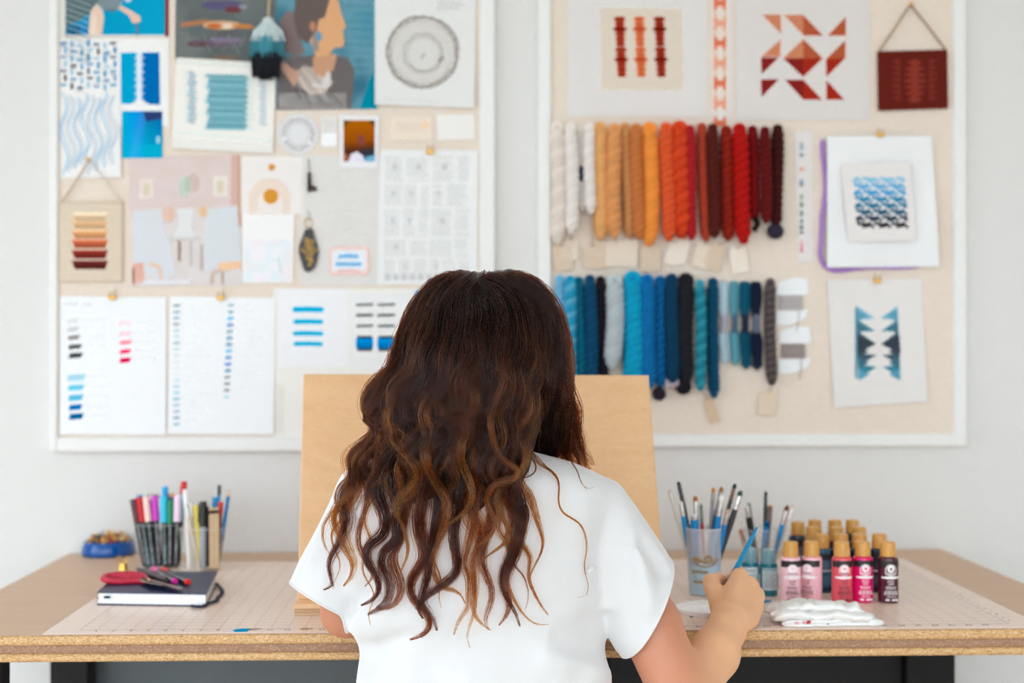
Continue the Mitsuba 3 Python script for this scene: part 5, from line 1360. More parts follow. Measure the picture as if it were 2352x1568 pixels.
# ---- second brush cup
DV = 2.60
vcn = at_depth(1746, 784, DV); vcn[2] = MZ + .0004
uv_ = DV / FOCAL
cup('brush_cup', 'clear plastic cup of brushes behind the two small teal paint bottles', vcn, 34 * uv_, 42 * uv_, 112 * uv_, 'soft_plastic', rim='soft_plastic')
def in_cup2(px_t, py_t, dd, px_b):
    b = at_depth(px_t, py_t, DV + dd); a = at_depth(px_b, 1322, DV + dd * .3); a[2] = MZ + .006; return a, b
for px, py, dd, pb, r, hnd, fer, bri, hd, lb in (
        (1714, 1158, -.012, 1742, .0052, (28, 24, 24), (226, 226, 224), (216, 216, 210), .26, 'black handled brush with a white tip leaning left in the clear brush cup'),
        (1719, 1154, .02, 1744, .0034, (70, 84, 76), (90, 102, 86), (40, 74, 70), .3, 'thin dark green brush behind the black handled brush'),
        (1759, 1128, .02, 1754, .0034, (60, 66, 64), (70, 76, 74), (46, 56, 54), .2, 'tall dark brush standing upright in the clear brush cup'),
        (1769, 1160, .0, 1756, .0048, (118, 100, 92), (128, 108, 96), (196, 132, 70), .12, 'brown handled brush with a ginger tip in the clear brush cup'),
        (1762, 1200, -.02, 1746, .0050, (0, 118, 180), (0, 118, 180), (0, 110, 170), .08, 'plain blue brush handle in the middle of the clear brush cup'),
        (1809, 1160, .0, 1766, .0044, (0, 140, 204), (222, 212, 208), (110, 70, 46), .42, 'blue brush with a brown tip leaning right in the clear brush cup'),
        (1823, 1158, .02, 1768, .0030, (220, 206, 204), (226, 222, 218), (222, 204, 186), .3, 'pale brush leaning furthest right in the clear brush cup'),
        (1700, 1214, -.02, 1728, .0038, (206, 180, 170), (214, 180, 164), (196, 130, 110), .4, 'short pale pink brush leaning left in the clear brush cup')):
    a, b = in_cup2(px, py, dd, pb); brush('paint_brush', lb, a, b, r * 1.12, hnd, fer, bri, head=hd * .62, group='brushes in the clear brush cup')

# ---- craft paint bottles
scene['cap_gold'] = {'type': 'principled', 'base_color': rgb((206, 150, 72)), 'roughness': 0.35, 'specular': 0.5}


def curved_label(polys, base, r, turn, lift):
    """Flat shapes (x to the right along the surface, z up) wrapped on the bottle; turn: the direction its front faces."""
    vs, fs, cs, n = [], [], [], 0
    for li, (g, c) in enumerate(polys):
        g = g if hasattr(g, 'geom_type') else Polygon(g)
        for q in getattr(g, 'geoms', [g]):
            v, f = trimesh.creation.triangulate_polygon(q, engine='earcut')
            v3, f = trimesh.remesh.subdivide_to_size(np.column_stack([v, v[:, 0] * 0]), f, .0032, max_iter=8)
            a = v3[:, 0] / r + turn; rr = r + lift + .00012 * li
            vs.append(np.stack([base[0] + rr * np.sin(a), base[1] - rr * np.cos(a), base[2] + v3[:, 1]], 1)); fs.append(f + n); n += len(v3); cs.append(np.tile(lin(c), (len(v3), 1)))
    return trimesh.Trimesh(np.vstack(vs), np.vstack(fs), process=False), np.vstack(cs)


def text_poly(t, h):
    m = meshkit.text_mesh(t, h, .001, True); f = m.faces[(m.face_normals[:, 2] > .9)]
    g = shapely.union_all([Polygon(m.vertices[q][:, :2]) for q in f]); b = g.bounds
    return shapely.affinity.translate(g, -(b[0] + b[2]) / 2, 0)


TX = {t: text_poly(t, 1.0) for t in ('FolkArt', 'acrylic', 'paint', 'Americana', 'DecoArt')}
sz = lambda t, h: shapely.affinity.scale(TX[t], h, h, origin=(0, 0))


def paint_bottle(label, px, d, paint, dark_text, turn=0.0, group='craft paint bottles', detail=True, cap_ridged=False):
    k = thing('paint_bottle', label, 'paint bottle', group)
    base = at_depth(px, 784, d); base[2] = MZ + .0003
    r, hb, hcap = .0166, .0735, .0245
    m = place(base, axis=(0, 0, 1))
    add(moved(lathe([(0, 0), (r * .9, 0), (r, .0022), (r, hb * .93), (r * .93, hb * .985), (r * .66, hb), (r * .6, hb + .004), (0, hb + .004)], 28), m), 'bottle', k, col=paint, bsdf='paint_gloss', smooth=35)
    cr = .0128
    add(moved(lathe([(0, hb + .001), (cr, hb + .001), (cr * .985, hb + hcap * .55), (cr * .95, hb + hcap * .58), (cr * .93, hb + hcap * .95), (cr * .82, hb + hcap), (0, hb + hcap)], 28), m), 'cap', k, bsdf='cap_gold', smooth=35)
    if cap_ridged:
        add(moved(cat([box((cr * math.cos(t) * .97, cr * math.sin(t) * .97, hb + hcap * .3), (.0011, .0011, hcap * .5)) for t in np.linspace(0, 2 * math.pi, 33)[:-1]]), m), 'cap_ribs', k, bsdf='cap_gold', smooth=False, kind='stuff')
    if detail:
        tx = (74, 40, 44) if dark_text else (240, 232, 234)
        arch = shapely.union_all([Point(0, .0535).buffer(.0092), shapely.box(-.0092, .047, .0092, .0535)])
        fl = shapely.union_all([Point(.0042 * math.cos(t), .0555 + .0042 * math.sin(t)).buffer(.0021) for t in np.linspace(0, 2 * math.pi, 9)[:-1]])
        light = (245, 240, 240)
        P_ = [(shapely.box(-.022, .058, .022, .0685), (36, 28, 28)), (arch.difference(arch.buffer(-.0011)) if not dark_text else arch, light if not dark_text else tuple(min(255, int(v * .4 + 150)) for v in paint)),
              (fl, light if not dark_text else (250, 236, 238)), (Point(0, .0555).buffer(.0016), paint),
              (shapely.affinity.translate(sz('FolkArt', .0034), 0, .0462), tx),
              (shapely.affinity.scale(Point(0, .0415).buffer(.016), 1, .145), (240, 238, 238)),
              (shapely.affinity.translate(sz('acrylic', .0026), 0, .0346), tx), (shapely.affinity.translate(sz('paint', .0026), 0, .0302), tx)]
        for i, (w, z_) in enumerate(((.017, .0262), (.015, .0238), (.018, .0195), (.020, .0172), (.021, .0149), (.012, .0108))):
            P_ += [(shapely.box(-w / 2 + j * w / 4, z_ - .0006, -w / 2 + j * w / 4 + w / 5, z_ + .0006), tx) for j in range(4)]
        P_ += [(shapely.box(-.008, .0045, -.003, .0072), tx), (shapely.box(.0, .0045, .009, .0072), tx)]
    else:
        P_ = [(shapely.box(-.022, .056, .022, .066), (34, 34, 42)), (Point(0, .047).buffer(.0085), tuple(int(v * .5 + 70) for v in paint)), (shapely.box(-.02, .036, .02, .0385), (206, 210, 214)), (shapely.box(-.018, .014, .018, .030), tuple(int(v * .8 + 40) for v in paint)), (shapely.box(-.02, .004, .02, .009), tuple(int(v * .4) for v in paint))]
    mm, cc = curved_label(P_, base, r, turn, .00025)
    add(mm, 'label', k, col=cc, bsdf='paint_satin', smooth=True)
    return k


DR1, DR2, DR3, DR4 = 2.354, 2.452, 2.548, 2.645
paint_bottle('pale pink paint bottle with gold cap, first from the left in the front row', 1815, DR1, (240, 192, 202), True)
paint_bottle('rose pink paint bottle turned aside, second from the left in the front row', 1864, DR1 + .004, (238, 180, 190), True, turn=-.7)
paint_bottle('coral paint bottle with ribbed gold cap in the front row', 1933, DR1, (222, 84, 98), True, cap_ridged=True)
paint_bottle('hot magenta paint bottle in the front row', 1981, DR1 + .004, (220, 4, 104), False)
paint_bottle('dark plum paint bottle, last on the right of the front row', 2039, DR1, (78, 24, 40), False)
for px, d, c, lb in ((1887, DR2, (24, 92, 122), 'teal blue paint bottle showing between the rose pink and coral bottles'), (1931, DR2, (60, 40, 60), 'paint bottle directly behind the coral bottle'), (1974, DR2, (40, 60, 96), 'dark blue paint bottle behind the hot magenta bottle'), (2019, DR2, (34, 46, 66), 'slate navy paint bottle behind and left of the dark plum bottle'),
                     (1866, DR3, (170, 70, 40), 'rust orange paint bottle in the third row behind the rose pink bottle'), (1921, DR3, (70, 30, 40), 'paint bottle in the third row behind the coral bottle'), (1973, DR3, (30, 44, 76), 'paint bottle in the third row behind the hot magenta bottle'),
                     (1832, DR4 - .02, (52, 60, 74), 'slate grey paint bottle at the left end of the back row'), (1871, DR4 + .01, (90, 60, 50), 'paint bottle second from the left in the back row'), (1917, DR4 + .01, (60, 66, 90), 'paint bottle third from the left in the back row'), (1957, DR4 + .01, (40, 50, 60), 'paint bottle at the right end of the back row')):
    paint_bottle(lb, px, d, c, False, detail=False)

for px, d, lb, turn in ((1722, 2.43, 'small teal paint bottle with lettered label, left of the two behind the hand', -.25), (1765, 2.417, 'small teal paint bottle with a white text label, right of the two behind the hand', .15)):
    k = thing('small_paint_bottle', lb, 'paint bottle', 'small teal paint bottles')
    base = at_depth(px, 784, d); base[2] = MZ + .0003; m = place(base, axis=(0, 0, 1)); r = .0146
    add(moved(lathe([(0, 0), (r * .9, 0), (r, .002), (r, .050), (r * .9, .0535), (r * .6, .054), (r * .55, .057), (0, .057)], 26), m), 'bottle', k, col=(10, 112, 128), bsdf='paint_gloss', smooth=35)
    add(moved(lathe([(r * .84, .0515), (r * .82, .068), (r * .74, .0765), (0, .078)], 26), m), 'cap', k, bsdf='blue_plastic', smooth=35, label='translucent pale blue cap')
    add(moved(lathe([(0, .0545), (r * .5, .0545), (r * .42, .066), (r * .15, .072), (0, .072)], 16), m), 'nozzle', k, col=(60, 130, 140), bsdf='paint_satin')
    tx = (36, 60, 72)
    P_ = [(shapely.box(-.0165, .010, .0165, .0465), (206, 220, 222))]
    if turn < 0:
        P_ += [(shapely.affinity.translate(sz('DecoArt', .0042), 0, .039), tx), (shapely.affinity.translate(sz('Americana', .0032), 0, .032), (20, 120, 150)), (Polygon([(-.012, .012), (.010, .012), (.014, .029), (.0, .024), (-.008, .029)]), (60, 150, 176))]
    else:
        P_ += [(shapely.box(-.015, .0425, .015, .045), (60, 150, 160))]
        for i in range(9): P_.append((shapely.box(-.0125, .0385 - i * .003, -.0125 + .015 + .006 * ((i * 5) % 3) / 2, .0397 - i * .003), (120, 140, 148)))
        P_.append((shapely.box(.012, .011, .0155, .036), (40, 70, 80)))
    mm, cc = curved_label(P_, base, r, turn, .00025)
    add(mm, 'label', k, col=cc, bsdf='paint_satin', smooth=True, label='white paper label')

# ---- white plastic palette
k = thing('paint_palette', 'round white plastic palette with paint wells behind the forearm', 'palette')
pc_ = on_table(1634, 1405, MZ); rp = .0565
add(moved(lathe([(0, .0035), (rp * .75, .0035), (rp * .80, .0015), (rp * .86, .0015), (rp * .95, .0075), (rp, .0085), (rp, .0075), (rp * .9, .0), (0, .0)], 44), place(pc_, axis=(0, 0, 1))), 'dish', k, col=(244, 244, 245), bsdf='paint_gloss', smooth=35)
for i in range(8):
    t = 2 * math.pi * i / 8 + .3; q = pc_ + [rp * .52 * math.cos(t), rp * .52 * math.sin(t), .0034]
    w = trimesh.creation.torus(.0085, .0012, 20, 8); w.apply_translation(q); add(w, 'well', k, col=(244, 244, 245), bsdf='paint_gloss')
for px, py, c in ((1588, 1416, (50, 84, 100)), (1622, 1410, (210, 214, 226)), (1572, 1402, (200, 216, 222))):
    q = on_table(px, py, MZ + .006); w = trimesh.creation.icosphere(2, .003); w.apply_scale((1, 1, .35)); w.apply_translation(q); add(w, 'paint_dab', k, col=c, bsdf='paint_gloss')

# ---- blue brush lying behind the hand
a, b = on_table(1772, 1379, MZ + .0048), on_table(1672, 1393, MZ + .0048)
brush('paint_brush', 'blue brush lying on the mat between the hand and the white cloth', a, b, .0044, (0, 112, 172), head=.3)

# ---- folded white cloth with paint stains
k = thing('folded_cloth', 'folded white rag with small pink and red paint stains on the cutting mat', 'cloth')
def rag(x0, x1, prof, seed, thick=.0022, nx=80, puff=1.0):
    """A strip of cloth: the profile (y, z) in metres is swept from x0 to x1, rounded at its ends and crumpled."""
    pr = spline(prof, 90); d = np.gradient(pr, axis=0); d /= np.linalg.norm(d, axis=1)[:, None]; nn = np.stack([-d[:, 1], d[:, 0]], 1)
    ring = np.vstack([pr + nn * thick, (pr - nn * thick)[::-1]]); nr = len(ring); s = np.linspace(0, 1, nx); V = []
    zm = ring[:, 1].min(); ym = ring[:, 0].mean()
    for i, a in enumerate(s):
        e = min(1, min(a, 1 - a) / .10) ** .5
        q = np.column_stack([np.full(nr, x0 + (x1 - x0) * a), ym + (ring[:, 0] - ym) * (.72 + .28 * e), zm + (ring[:, 1] - zm) * (.45 + .55 * e)])
        nz = meshkit.fbm(np.stack([np.full(nr, a * 5.0), ring[:, 0] * 30, ring[:, 1] * 20 + seed * 3.3], 1), 3, seed) - .5
        nz2 = meshkit.noise(np.stack([np.full(nr, a * 17.0), ring[:, 0] * 30, ring[:, 1] * 40 + seed], 1), seed + 4) - .5
        q[:, 0] += .030 * nz * (1 if a > .5 else -1) * (1 - e * .6)
        q[:, 1] += puff * (.020 * (meshkit.noise(np.array([[a * 3.6, seed * 1.7, 0]]), 3)[0] - .5) + .006 * nz2)
        lift = np.clip(ring[:, 1] / .012, 0, 1)
        wave = .010 * (meshkit.noise(np.array([[a * 4.2 + seed * 2.1, .5, 0]]), 8)[0] - .5)
        q[:, 2] = np.maximum(q[:, 2] + puff * (.014 * nz + .005 * nz2 + wave) * lift, .0006)
        V.append(q)
    V = np.vstack(V); F = []
    for i in range(nx - 1):
        for j in range(nr):
            a0, a1 = i * nr + j, i * nr + (j + 1) % nr; F += [[a0, a0 + nr, a1 + nr], [a0, a1 + nr, a1]]
    for e in (0, (nx - 1) * nr):
        for j in range(nr // 2 - 1):
            q = [e + j, e + j + 1, e + nr - 2 - j, e + nr - 1 - j]
            F += [[q[0], q[1], q[2]], [q[0], q[2], q[3]]] if e == 0 else [[q[0], q[2], q[1]], [q[0], q[3], q[2]]]
    return V, np.array(F)


rx0, rx1 = on_table(1775, 1425, MZ)[0], on_table(2002, 1425, MZ)[0]
ry = on_table(1880, 1440, MZ)[1]
M = np.eye(4); M[:3, 3] = (0, ry, MZ)
for nm, x0_, x1_, prof, sd, th, pf in (
        ('lower_fold', rx0 + .010, rx1 + .008, [(.000, .0028), (.03, .003), (.075, .003), (.087, .007), (.075, .011), (.03, .0105), (.004, .0095)], 1, .0026, .55),
        ('upper_fold', rx0 - .004, rx1 - .012, [(.018, .0150), (.004, .0165), (.001, .022), (.010, .0275), (.04, .025), (.07, .0265), (.083, .021), (.07, .0145), (.04, .0140)], 2, .0026, .9),
        ('top_fold', rx0 + .004, rx1 - .018, [(.032, .030), (.022, .0305), (.0185, .036), (.028, .0425), (.05, .041), (.074, .036), (.079, .029), (.05, .0275)], 6, .0024, 1.0)):
    V, F = rag(x0_, x1_, [(y_, z_ * .66 + .0008) for y_, z_ in prof], sd, th * .8, puff=pf * .8)
    add(moved(trimesh.Trimesh(V, F, process=False), M), nm, k, col=(236, 236, 234), smooth=True)
for px, py, r, c in ((1846, 1426, .0032, (190, 60, 66)), (1838, 1428, .0024, (226, 150, 162)), (1824, 1430, .003, (230, 170, 182)), (1850, 1431, .002, (206, 90, 110)), (1900, 1434, .0016, (110, 140, 150))):
    q = on_table(px, py, MZ + .0035); q[1] -= .0015
    w = trimesh.creation.icosphere(2, r); w.apply_scale((1, .25, .7)); w.apply_translation([q[0], ry - .0022, MZ + .006 + (1432 - py) * .0004]); add(w, 'paint_stain', k, col=c)
# ================================================================== the person
def sd_cone(p, a, b, ra, rb):
    """Distance to a capsule whose radius runs from ra to rb (close enough for gentle tapers)."""
    a, b = np.asarray(a, float), np.asarray(b, float)
    ab = b - a; t = np.clip(((p - a) @ ab) / (ab @ ab), 0, 1)
    return np.linalg.norm(p - a - t[:, None] * ab, axis=1) - (ra + (rb - ra) * t)


def sd_ell(p, c, r):
    q = (p - np.asarray(c)) / np.asarray(r); k0 = np.linalg.norm(q, axis=1); k1 = np.linalg.norm(q / np.asarray(r), axis=1)
    return k0 * (k0 - 1) / np.maximum(k1, 1e-9)


def smin(a, b, k):
    h = np.clip(.5 + .5 * (b - a) / k, 0, 1)
    return b * (1 - h) + a * h - k * h * (1 - h)


def iso(f, lo, hi, h):
    """Surface nets: the zero surface of f in the box, as a triangle mesh."""
    lo, hi = np.asarray(lo, float), np.asarray(hi, float)
    n = np.ceil((hi - lo) / h).astype(int) + 1
    g = [lo[i] + h * np.arange(n[i]) for i in range(3)]
    X, Y, Z = np.meshgrid(*g, indexing='ij'); P = np.stack([X.ravel(), Y.ravel(), Z.ravel()], 1)
    V = np.concatenate([f(P[i:i + 300000]) for i in range(0, len(P), 300000)]).reshape(n)
    V[[0, -1]] = np.maximum(V[[0, -1]], 1e-3); V[:, [0, -1]] = np.maximum(V[:, [0, -1]], 1e-3); V[:, :, [0, -1]] = np.maximum(V[:, :, [0, -1]], 1e-3)
    S = V < 0
    cnt = np.zeros(n - 1, int); acc = np.zeros((*(n - 1), 3)); num = np.zeros(n - 1)
    cs = [(a, b, c) for a in (0, 1) for b in (0, 1) for c in (0, 1)]
    sl = lambda A, c: A[c[0]:A.shape[0] - 1 + c[0], c[1]:A.shape[1] - 1 + c[1], c[2]:A.shape[2] - 1 + c[2]]
    for i, a in enumerate(cs):
        for b in cs[i + 1:]:
            if sum(abs(x - y) for x, y in zip(a, b)) != 1: continue
            va, vb = sl(V, a), sl(V, b); cross = (va < 0) != (vb < 0)
            t = np.where(cross, va / np.where(cross, va - vb, 1), 0)
            for k in range(3): acc[..., k] += np.where(cross, a[k] + t * (b[k] - a[k]), 0)
            num += cross
    act = num > 0; idx = -np.ones(n - 1, int); idx[act] = np.arange(act.sum())
    I = np.argwhere(act); vert = lo + h * (I + acc[act] / num[act][:, None])
    F = []
    for ax in range(3):
        o = [k for k in range(3) if k != ax]
        s0 = [slice(None)] * 3; s1 = [slice(None)] * 3; s0[ax] = slice(0, -1); s1[ax] = slice(1, None)
        A, B = S[tuple(s0)], S[tuple(s1)]
        E = np.argwhere(A != B)
        E = E[(E[:, o[0]] > 0) & (E[:, o[1]] > 0) & (E[:, o[0]] < n[o[0]] - 1) & (E[:, o[1]] < n[o[1]] - 1)]
        q = []
        for d0, d1 in ((0, 0), (1, 0), (1, 1), (0, 1)):
            c = E.copy(); c[:, o[0]] -= d0; c[:, o[1]] -= d1; q.append(idx[c[:, 0], c[:, 1], c[:, 2]])
        q = np.stack(q, 1); flip = A[E[:, 0], E[:, 1], E[:, 2]] == (ax == 1)
        q[flip] = q[flip][:, ::-1]
        F += [q[:, [0, 2, 1]], q[:, [0, 3, 2]]]
    m = trimesh.Trimesh(vert, np.vstack(F), process=False)
    if m.volume < 0: m.invert()
    return m


def relax(m, it=3, lam=.5):
    """Evens out the steps of the grid."""
    from scipy.sparse import coo_matrix
    e = m.edges_unique; n = len(m.vertices)
    A = coo_matrix((np.ones(2 * len(e)), (np.r_[e[:, 0], e[:, 1]], np.r_[e[:, 1], e[:, 0]])), shape=(n, n)).tocsr()
    deg = np.maximum(np.asarray(A.sum(1)), 1); v = np.array(m.vertices)
    for _ in range(it): v = v + lam * (A @ v / deg - v)
    m.vertices = v


PD = at_depth                       # a point of the figure: pixel and view depth
# ---- trunk: width and place by height, as the shirt's outline shows them
rows = np.array([  # pixel row, left, right, depth of the middle, half thickness
    (1022, 1075, 1180, 1.985, .045), (1036, 1000, 1222, 1.980, .058), (1050, 880, 1275, 1.975, .070), (1066, 806, 1330, 1.972, .080), (1090, 782, 1384, 1.970, .090), (1120, 775, 1412, 1.970, .098),
    (1160, 780, 1415, 1.970, .104), (1200, 786, 1404, 1.972, .108), (1260, 792, 1393, 1.974, .111), (1320, 797, 1393, 1.976, .113), (1400, 803, 1394, 1.978, .114), (1450, 816, 1388, 1.980, .113), (1492, 830, 1386, 1.98, .112), (1530, 824, 1396, 1.98, .113),
    (1568, 819, 1404, 1.98, .116), (1680, 815, 1420, 1.98, .122), (1900, 800, 1430, 1.98, .13)])
rz = np.array([PD(1176, r[0], r[3])[2] for r in rows])[::-1]
rx0 = np.array([PD(r[1], r[0], r[3])[0] for r in rows])[::-1]; rx1 = np.array([PD(r[2], r[0], r[3])[0] for r in rows])[::-1]
ry_ = np.array([PD((r[1] + r[2]) / 2, r[0], r[3])[1] for r in rows])[::-1]; rt = rows[::-1, 4]
from scipy.interpolate import PchipInterpolator
fx0, fx1, fy_, ft = (PchipInterpolator(rz, v) for v in (rx0, rx1, ry_, rt))


def trunk(p, grow=0.0):
    z = np.clip(p[:, 2], rz[0], rz[-1])
    a, b = fx0(z), fx1(z); c = (a + b) / 2; hw = np.maximum((b - a) / 2 + grow, .008); ht = np.maximum(ft(z) + grow, .008)
    dx, dy = np.abs(p[:, 0] - c) / hw, np.abs(p[:, 1] - fy_(z)) / ht
    f = ((dx ** 2.5 + dy ** 2.5 + 1e-12) ** .4 - 1) * np.minimum(hw, ht) * .9
    return np.maximum(f, np.maximum(p[:, 2] - rz[-1] - grow, rz[0] - p[:, 2]))


SHR, ELR, WRR = PD(1384, 1168, 1.985), PD(1566, 1600, 1.935), PD(1681, 1424, 2.082)
SHL, ELL, WRL = PD(846, 1166, 1.985), PD(797, 1402, 2.045), PD(985, 1376, 2.13)
FOREM = PD(1640, 1502, 2.012)


def arm_right(p):
    f = sd_cone(p, SHR, PD(1494, 1440, 1.968), .033, .0415)
    f = smin(f, sd_cone(p, PD(1494, 1440, 1.968), ELR, .0415, .040), .012)
    f = smin(f, sd_cone(p, ELR, FOREM, .040, .0345), .016)
    f = smin(f, sd_cone(p, FOREM, PD(1668, 1446, 2.058), .0345, .0265), .012)
    return smin(f, sd_cone(p, PD(1668, 1446, 2.058), WRR, .0265, .0245), .012)


HAND = dict(wr=(1664, 1414, 2.09, .0165), wu=(1705, 1422, 2.098, .0165), hy=(1711, 1414, 2.12, .0185), th=(1657, 1392, 2.130, .0165),
            i0=(1699, 1323, 2.16, .0118), m0=(1723, 1343, 2.165, .0120), r0=(1736, 1368, 2.16, .0114), p0=(1734, 1398, 2.148, .0108))
H_ = {k: (PD(*v[:3]), v[3]) for k, v in HAND.items()}


def chain(p, pts, f=None, k=.004):
    for (a, ra), (b, rb) in zip(pts[:-1], pts[1:]):
        g = sd_cone(p, a, b, ra, rb); f = g if f is None else smin(f, g, k)
    return f


FING = [[(1697, 1327, 2.165, .0118), (1689, 1320, 2.208, .0102), (1676, 1338, 2.232, .0090), (1667, 1353, 2.236, .0078)],
        [(1719, 1347, 2.168, .0120), (1714, 1347, 2.214, .0102), (1697, 1364, 2.230, .0090), (1681, 1367, 2.225, .0078)],
        [(1733, 1370, 2.163, .0115), (1727, 1373, 2.206, .0098), (1708, 1387, 2.216, .0087), (1693, 1386, 2.205, .0076)],
        [(1735, 1399, 2.15, .0108), (1730, 1402, 2.188, .0088), (1713, 1409, 2.196, .0078), (1699, 1405, 2.186, .0068)]]
THUMB = [(1657, 1392, 2.130, .0165), (1638, 1352, 2.158, .0128), (1634, 1336, 2.172, .0122), (1650, 1330, 2.206, .0102), (1667, 1340, 2.236, .0085)]


def hand(p):
    f = sd_cone(p, WRR, (H_['wr'][0] + H_['wu'][0]) / 2, .0245, .019)
    for a, b in (('wr', 'i0'), ('wr', 'm0'), ('wu', 'r0'), ('wu', 'p0'), ('hy', 'p0'), ('th', 'i0'), ('wr', 'th'), ('wu', 'hy'), ('wr', 'r0'), ('hy', 'r0')):
        f = smin(f, sd_cone(p, H_[a][0], H_[b][0], H_[a][1] * (.88 if b != 'th' else 1), H_[b][1] * .80), .012)
    for k in ('i0', 'm0', 'r0', 'p0'):                                     # knuckles
        f = smin(f, np.linalg.norm(p - H_[k][0], axis=1) - H_[k][1] * 1.10, .003)
    for a, b in (('wr', 'i0'), ('wr', 'm0'), ('wu', 'r0')):                # tendons
        q = H_[a][0] * .45 + H_[b][0] * .55 + np.array([0, -.0125, .003])
        f = smin(f, sd_cone(p, q, H_[b][0] + np.array([0, -.0065, .004]), .0025, .0045), .006)
    for c in FING:
        f = smin(f, chain(p, [(PD(*q[:3]), q[3]) for q in c], k=.003), .0035)
    return smin(f, chain(p, [(PD(*q[:3]), q[3]) for q in THUMB], k=.005), .006)


HEADC = PD(1113, 812, 2.0)
LOOK = np.array([-.02, .88, -.47])


def head(p):
    f = sd_ell(p, HEADC + [0, -.005, .012], (.078, .094, .092))
    jaw = HEADC + LOOK * .045 + np.array([0, 0, -.045])
    f = smin(f, sd_ell(p, jaw, (.058, .062, .062)), .03)
    f = smin(f, sd_cone(p, HEADC + [0, -.02, -.05], PD(1120, 1070, 1.985), .056, .060), .03)
    face = HEADC + LOOK * .098
    f = smin(f, sd_cone(p, face + [0, -.002, .005], face + [0, .010, -.022], .008, .012), .008)         # nose
    for s in (-1, 1):
        f = smin(f, sd_ell(p, HEADC + [s * .079, .002, -.014], (.008, .018, .030)), .006)               # ears
        e = face + [s * .031, -.012, .014]
        f = np.maximum(f, -(np.linalg.norm(p - e - [0, .012, 0], axis=1) - .013)) if False else smin(f, np.linalg.norm(p - e, axis=1) - .0125, .004)
    f = smin(f, sd_ell(p, face + [0, -.012, -.052], (.022, .010, .007)), .005)                          # lips
    return f


HIP = PD(1108, 2080, 1.97); HIP[2] = .50


def body(p):
    f = smin(trunk(p, -.036), head(p), .02)
    f = smin(f, arm_right_upper(p), .015)
    a = sd_cone(p, SHL, ELL, .029, .036); a = smin(a, sd_cone(p, ELL, WRL, .038, .026), .012)
    a = smin(a, sd_cone(p, WRL, WRL + [.058, .012, -.006], .024, .018), .015)
    for i in range(4):
        q = WRL + [.058, .012 + .012 * (i - 1.5), -.010]
        a = smin(a, sd_cone(p, q, q + [.052, .006 + .003 * i, -.006], .0092, .0075), .006)
    a = smin(a, sd_cone(p, WRL + [.02, .005, 0], WRL + [.06, .044, -.008], .012, .009), .008)
    f = smin(f, a, .012)
    for s in (-1, 1):
        kn = np.array([HIP[0] + s * .11, HIP[1] + .42, .50]); hp = np.array([HIP[0] + s * .085, HIP[1], .53]); an = np.array([kn[0], kn[1] + .0, .085])
        f = smin(f, sd_cone(p, hp, kn, .085, .056), .04)
        f = smin(f, sd_cone(p, kn, an, .054, .036), .02)
        f = smin(f, sd_cone(p, an + [0, -.03, -.04], an + [0, .15, -.055], .036, .026), .02)
    return f


def arm_right_upper(p):
    return sd_cone(p, SHR, PD(1494, 1440, 1.968), .032, .0405)


skin_body = iso(body, (-.42, 1.62, -.01), (.42, 2.52, 1.34), .0085)
ra = iso(lambda p: smin(arm_right(p), hand(p), .010), (.10, 1.80, .62), (.46, 2.36, .98), .0024)
relax(skin_body, 2); relax(ra, 3)


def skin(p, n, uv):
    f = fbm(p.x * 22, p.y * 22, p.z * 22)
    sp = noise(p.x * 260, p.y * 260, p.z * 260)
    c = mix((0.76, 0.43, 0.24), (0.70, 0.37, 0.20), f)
    # upper arm pinker; also painted darker than the hand to offset its brighter light
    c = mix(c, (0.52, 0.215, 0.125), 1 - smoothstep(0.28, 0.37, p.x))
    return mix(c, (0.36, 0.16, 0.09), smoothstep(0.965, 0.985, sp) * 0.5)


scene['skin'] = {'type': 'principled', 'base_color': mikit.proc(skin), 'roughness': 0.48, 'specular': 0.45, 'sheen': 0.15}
person = thing('person', 'person seen from behind with long wavy brown hair and white blouse, painting', 'person')
try:
    import manifold3d as m3
    mm = [m3.Manifold(m3.Mesh(np.asarray(x.vertices, np.float32), np.asarray(x.faces, np.uint32))) for x in (skin_body, ra)]
    u_ = mm[0] + mm[1]
    um = u_.to_mesh(); sk = trimesh.Trimesh(um.vert_properties[:, :3], um.tri_verts, process=False)
    if u_.is_empty(): raise ValueError
except Exception:
    sk = cat([skin_body, ra])
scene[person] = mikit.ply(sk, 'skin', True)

# ---- blouse
SP1 = [PD(1540, 1287, 1.972), PD(1427, 1494, 1.972), PD(1528, 1392, 1.912)]
SP2 = [PD(672, 1337, 1.972), PD(806, 1414, 1.972), PD(748, 1396, 1.915)]


def plane(q, inside):
    n = np.cross(q[1] - q[0], q[2] - q[0]); n /= np.linalg.norm(n)
    return (n if (inside - q[0]) @ n > 0 else -n), q[0]


N1, O1 = plane(SP1, SHR); N2, O2 = plane(SP2, SHL)


def folds(p):
    """Soft drapery: long shallow folds that run from the armpits and down the back."""
    f = 0
    for (a, b, w, h) in CREASE:
        a, b = np.asarray(a), np.asarray(b); ab = b - a
        t = np.clip(((p - a) @ ab) / (ab @ ab), 0, 1); d = np.linalg.norm(p - a - t[:, None] * ab, axis=1)
        f = f + 2.4 * h * np.exp(-(d / w) ** 2) * np.sin(math.pi * np.clip(.08 + .92 * t, 0, 1)) ** .5
    q = p * np.array([16.0, 9.0, 5.0])
    return f + .008 * (meshkit.fbm(q + 3.1, 3, 4) - .5)


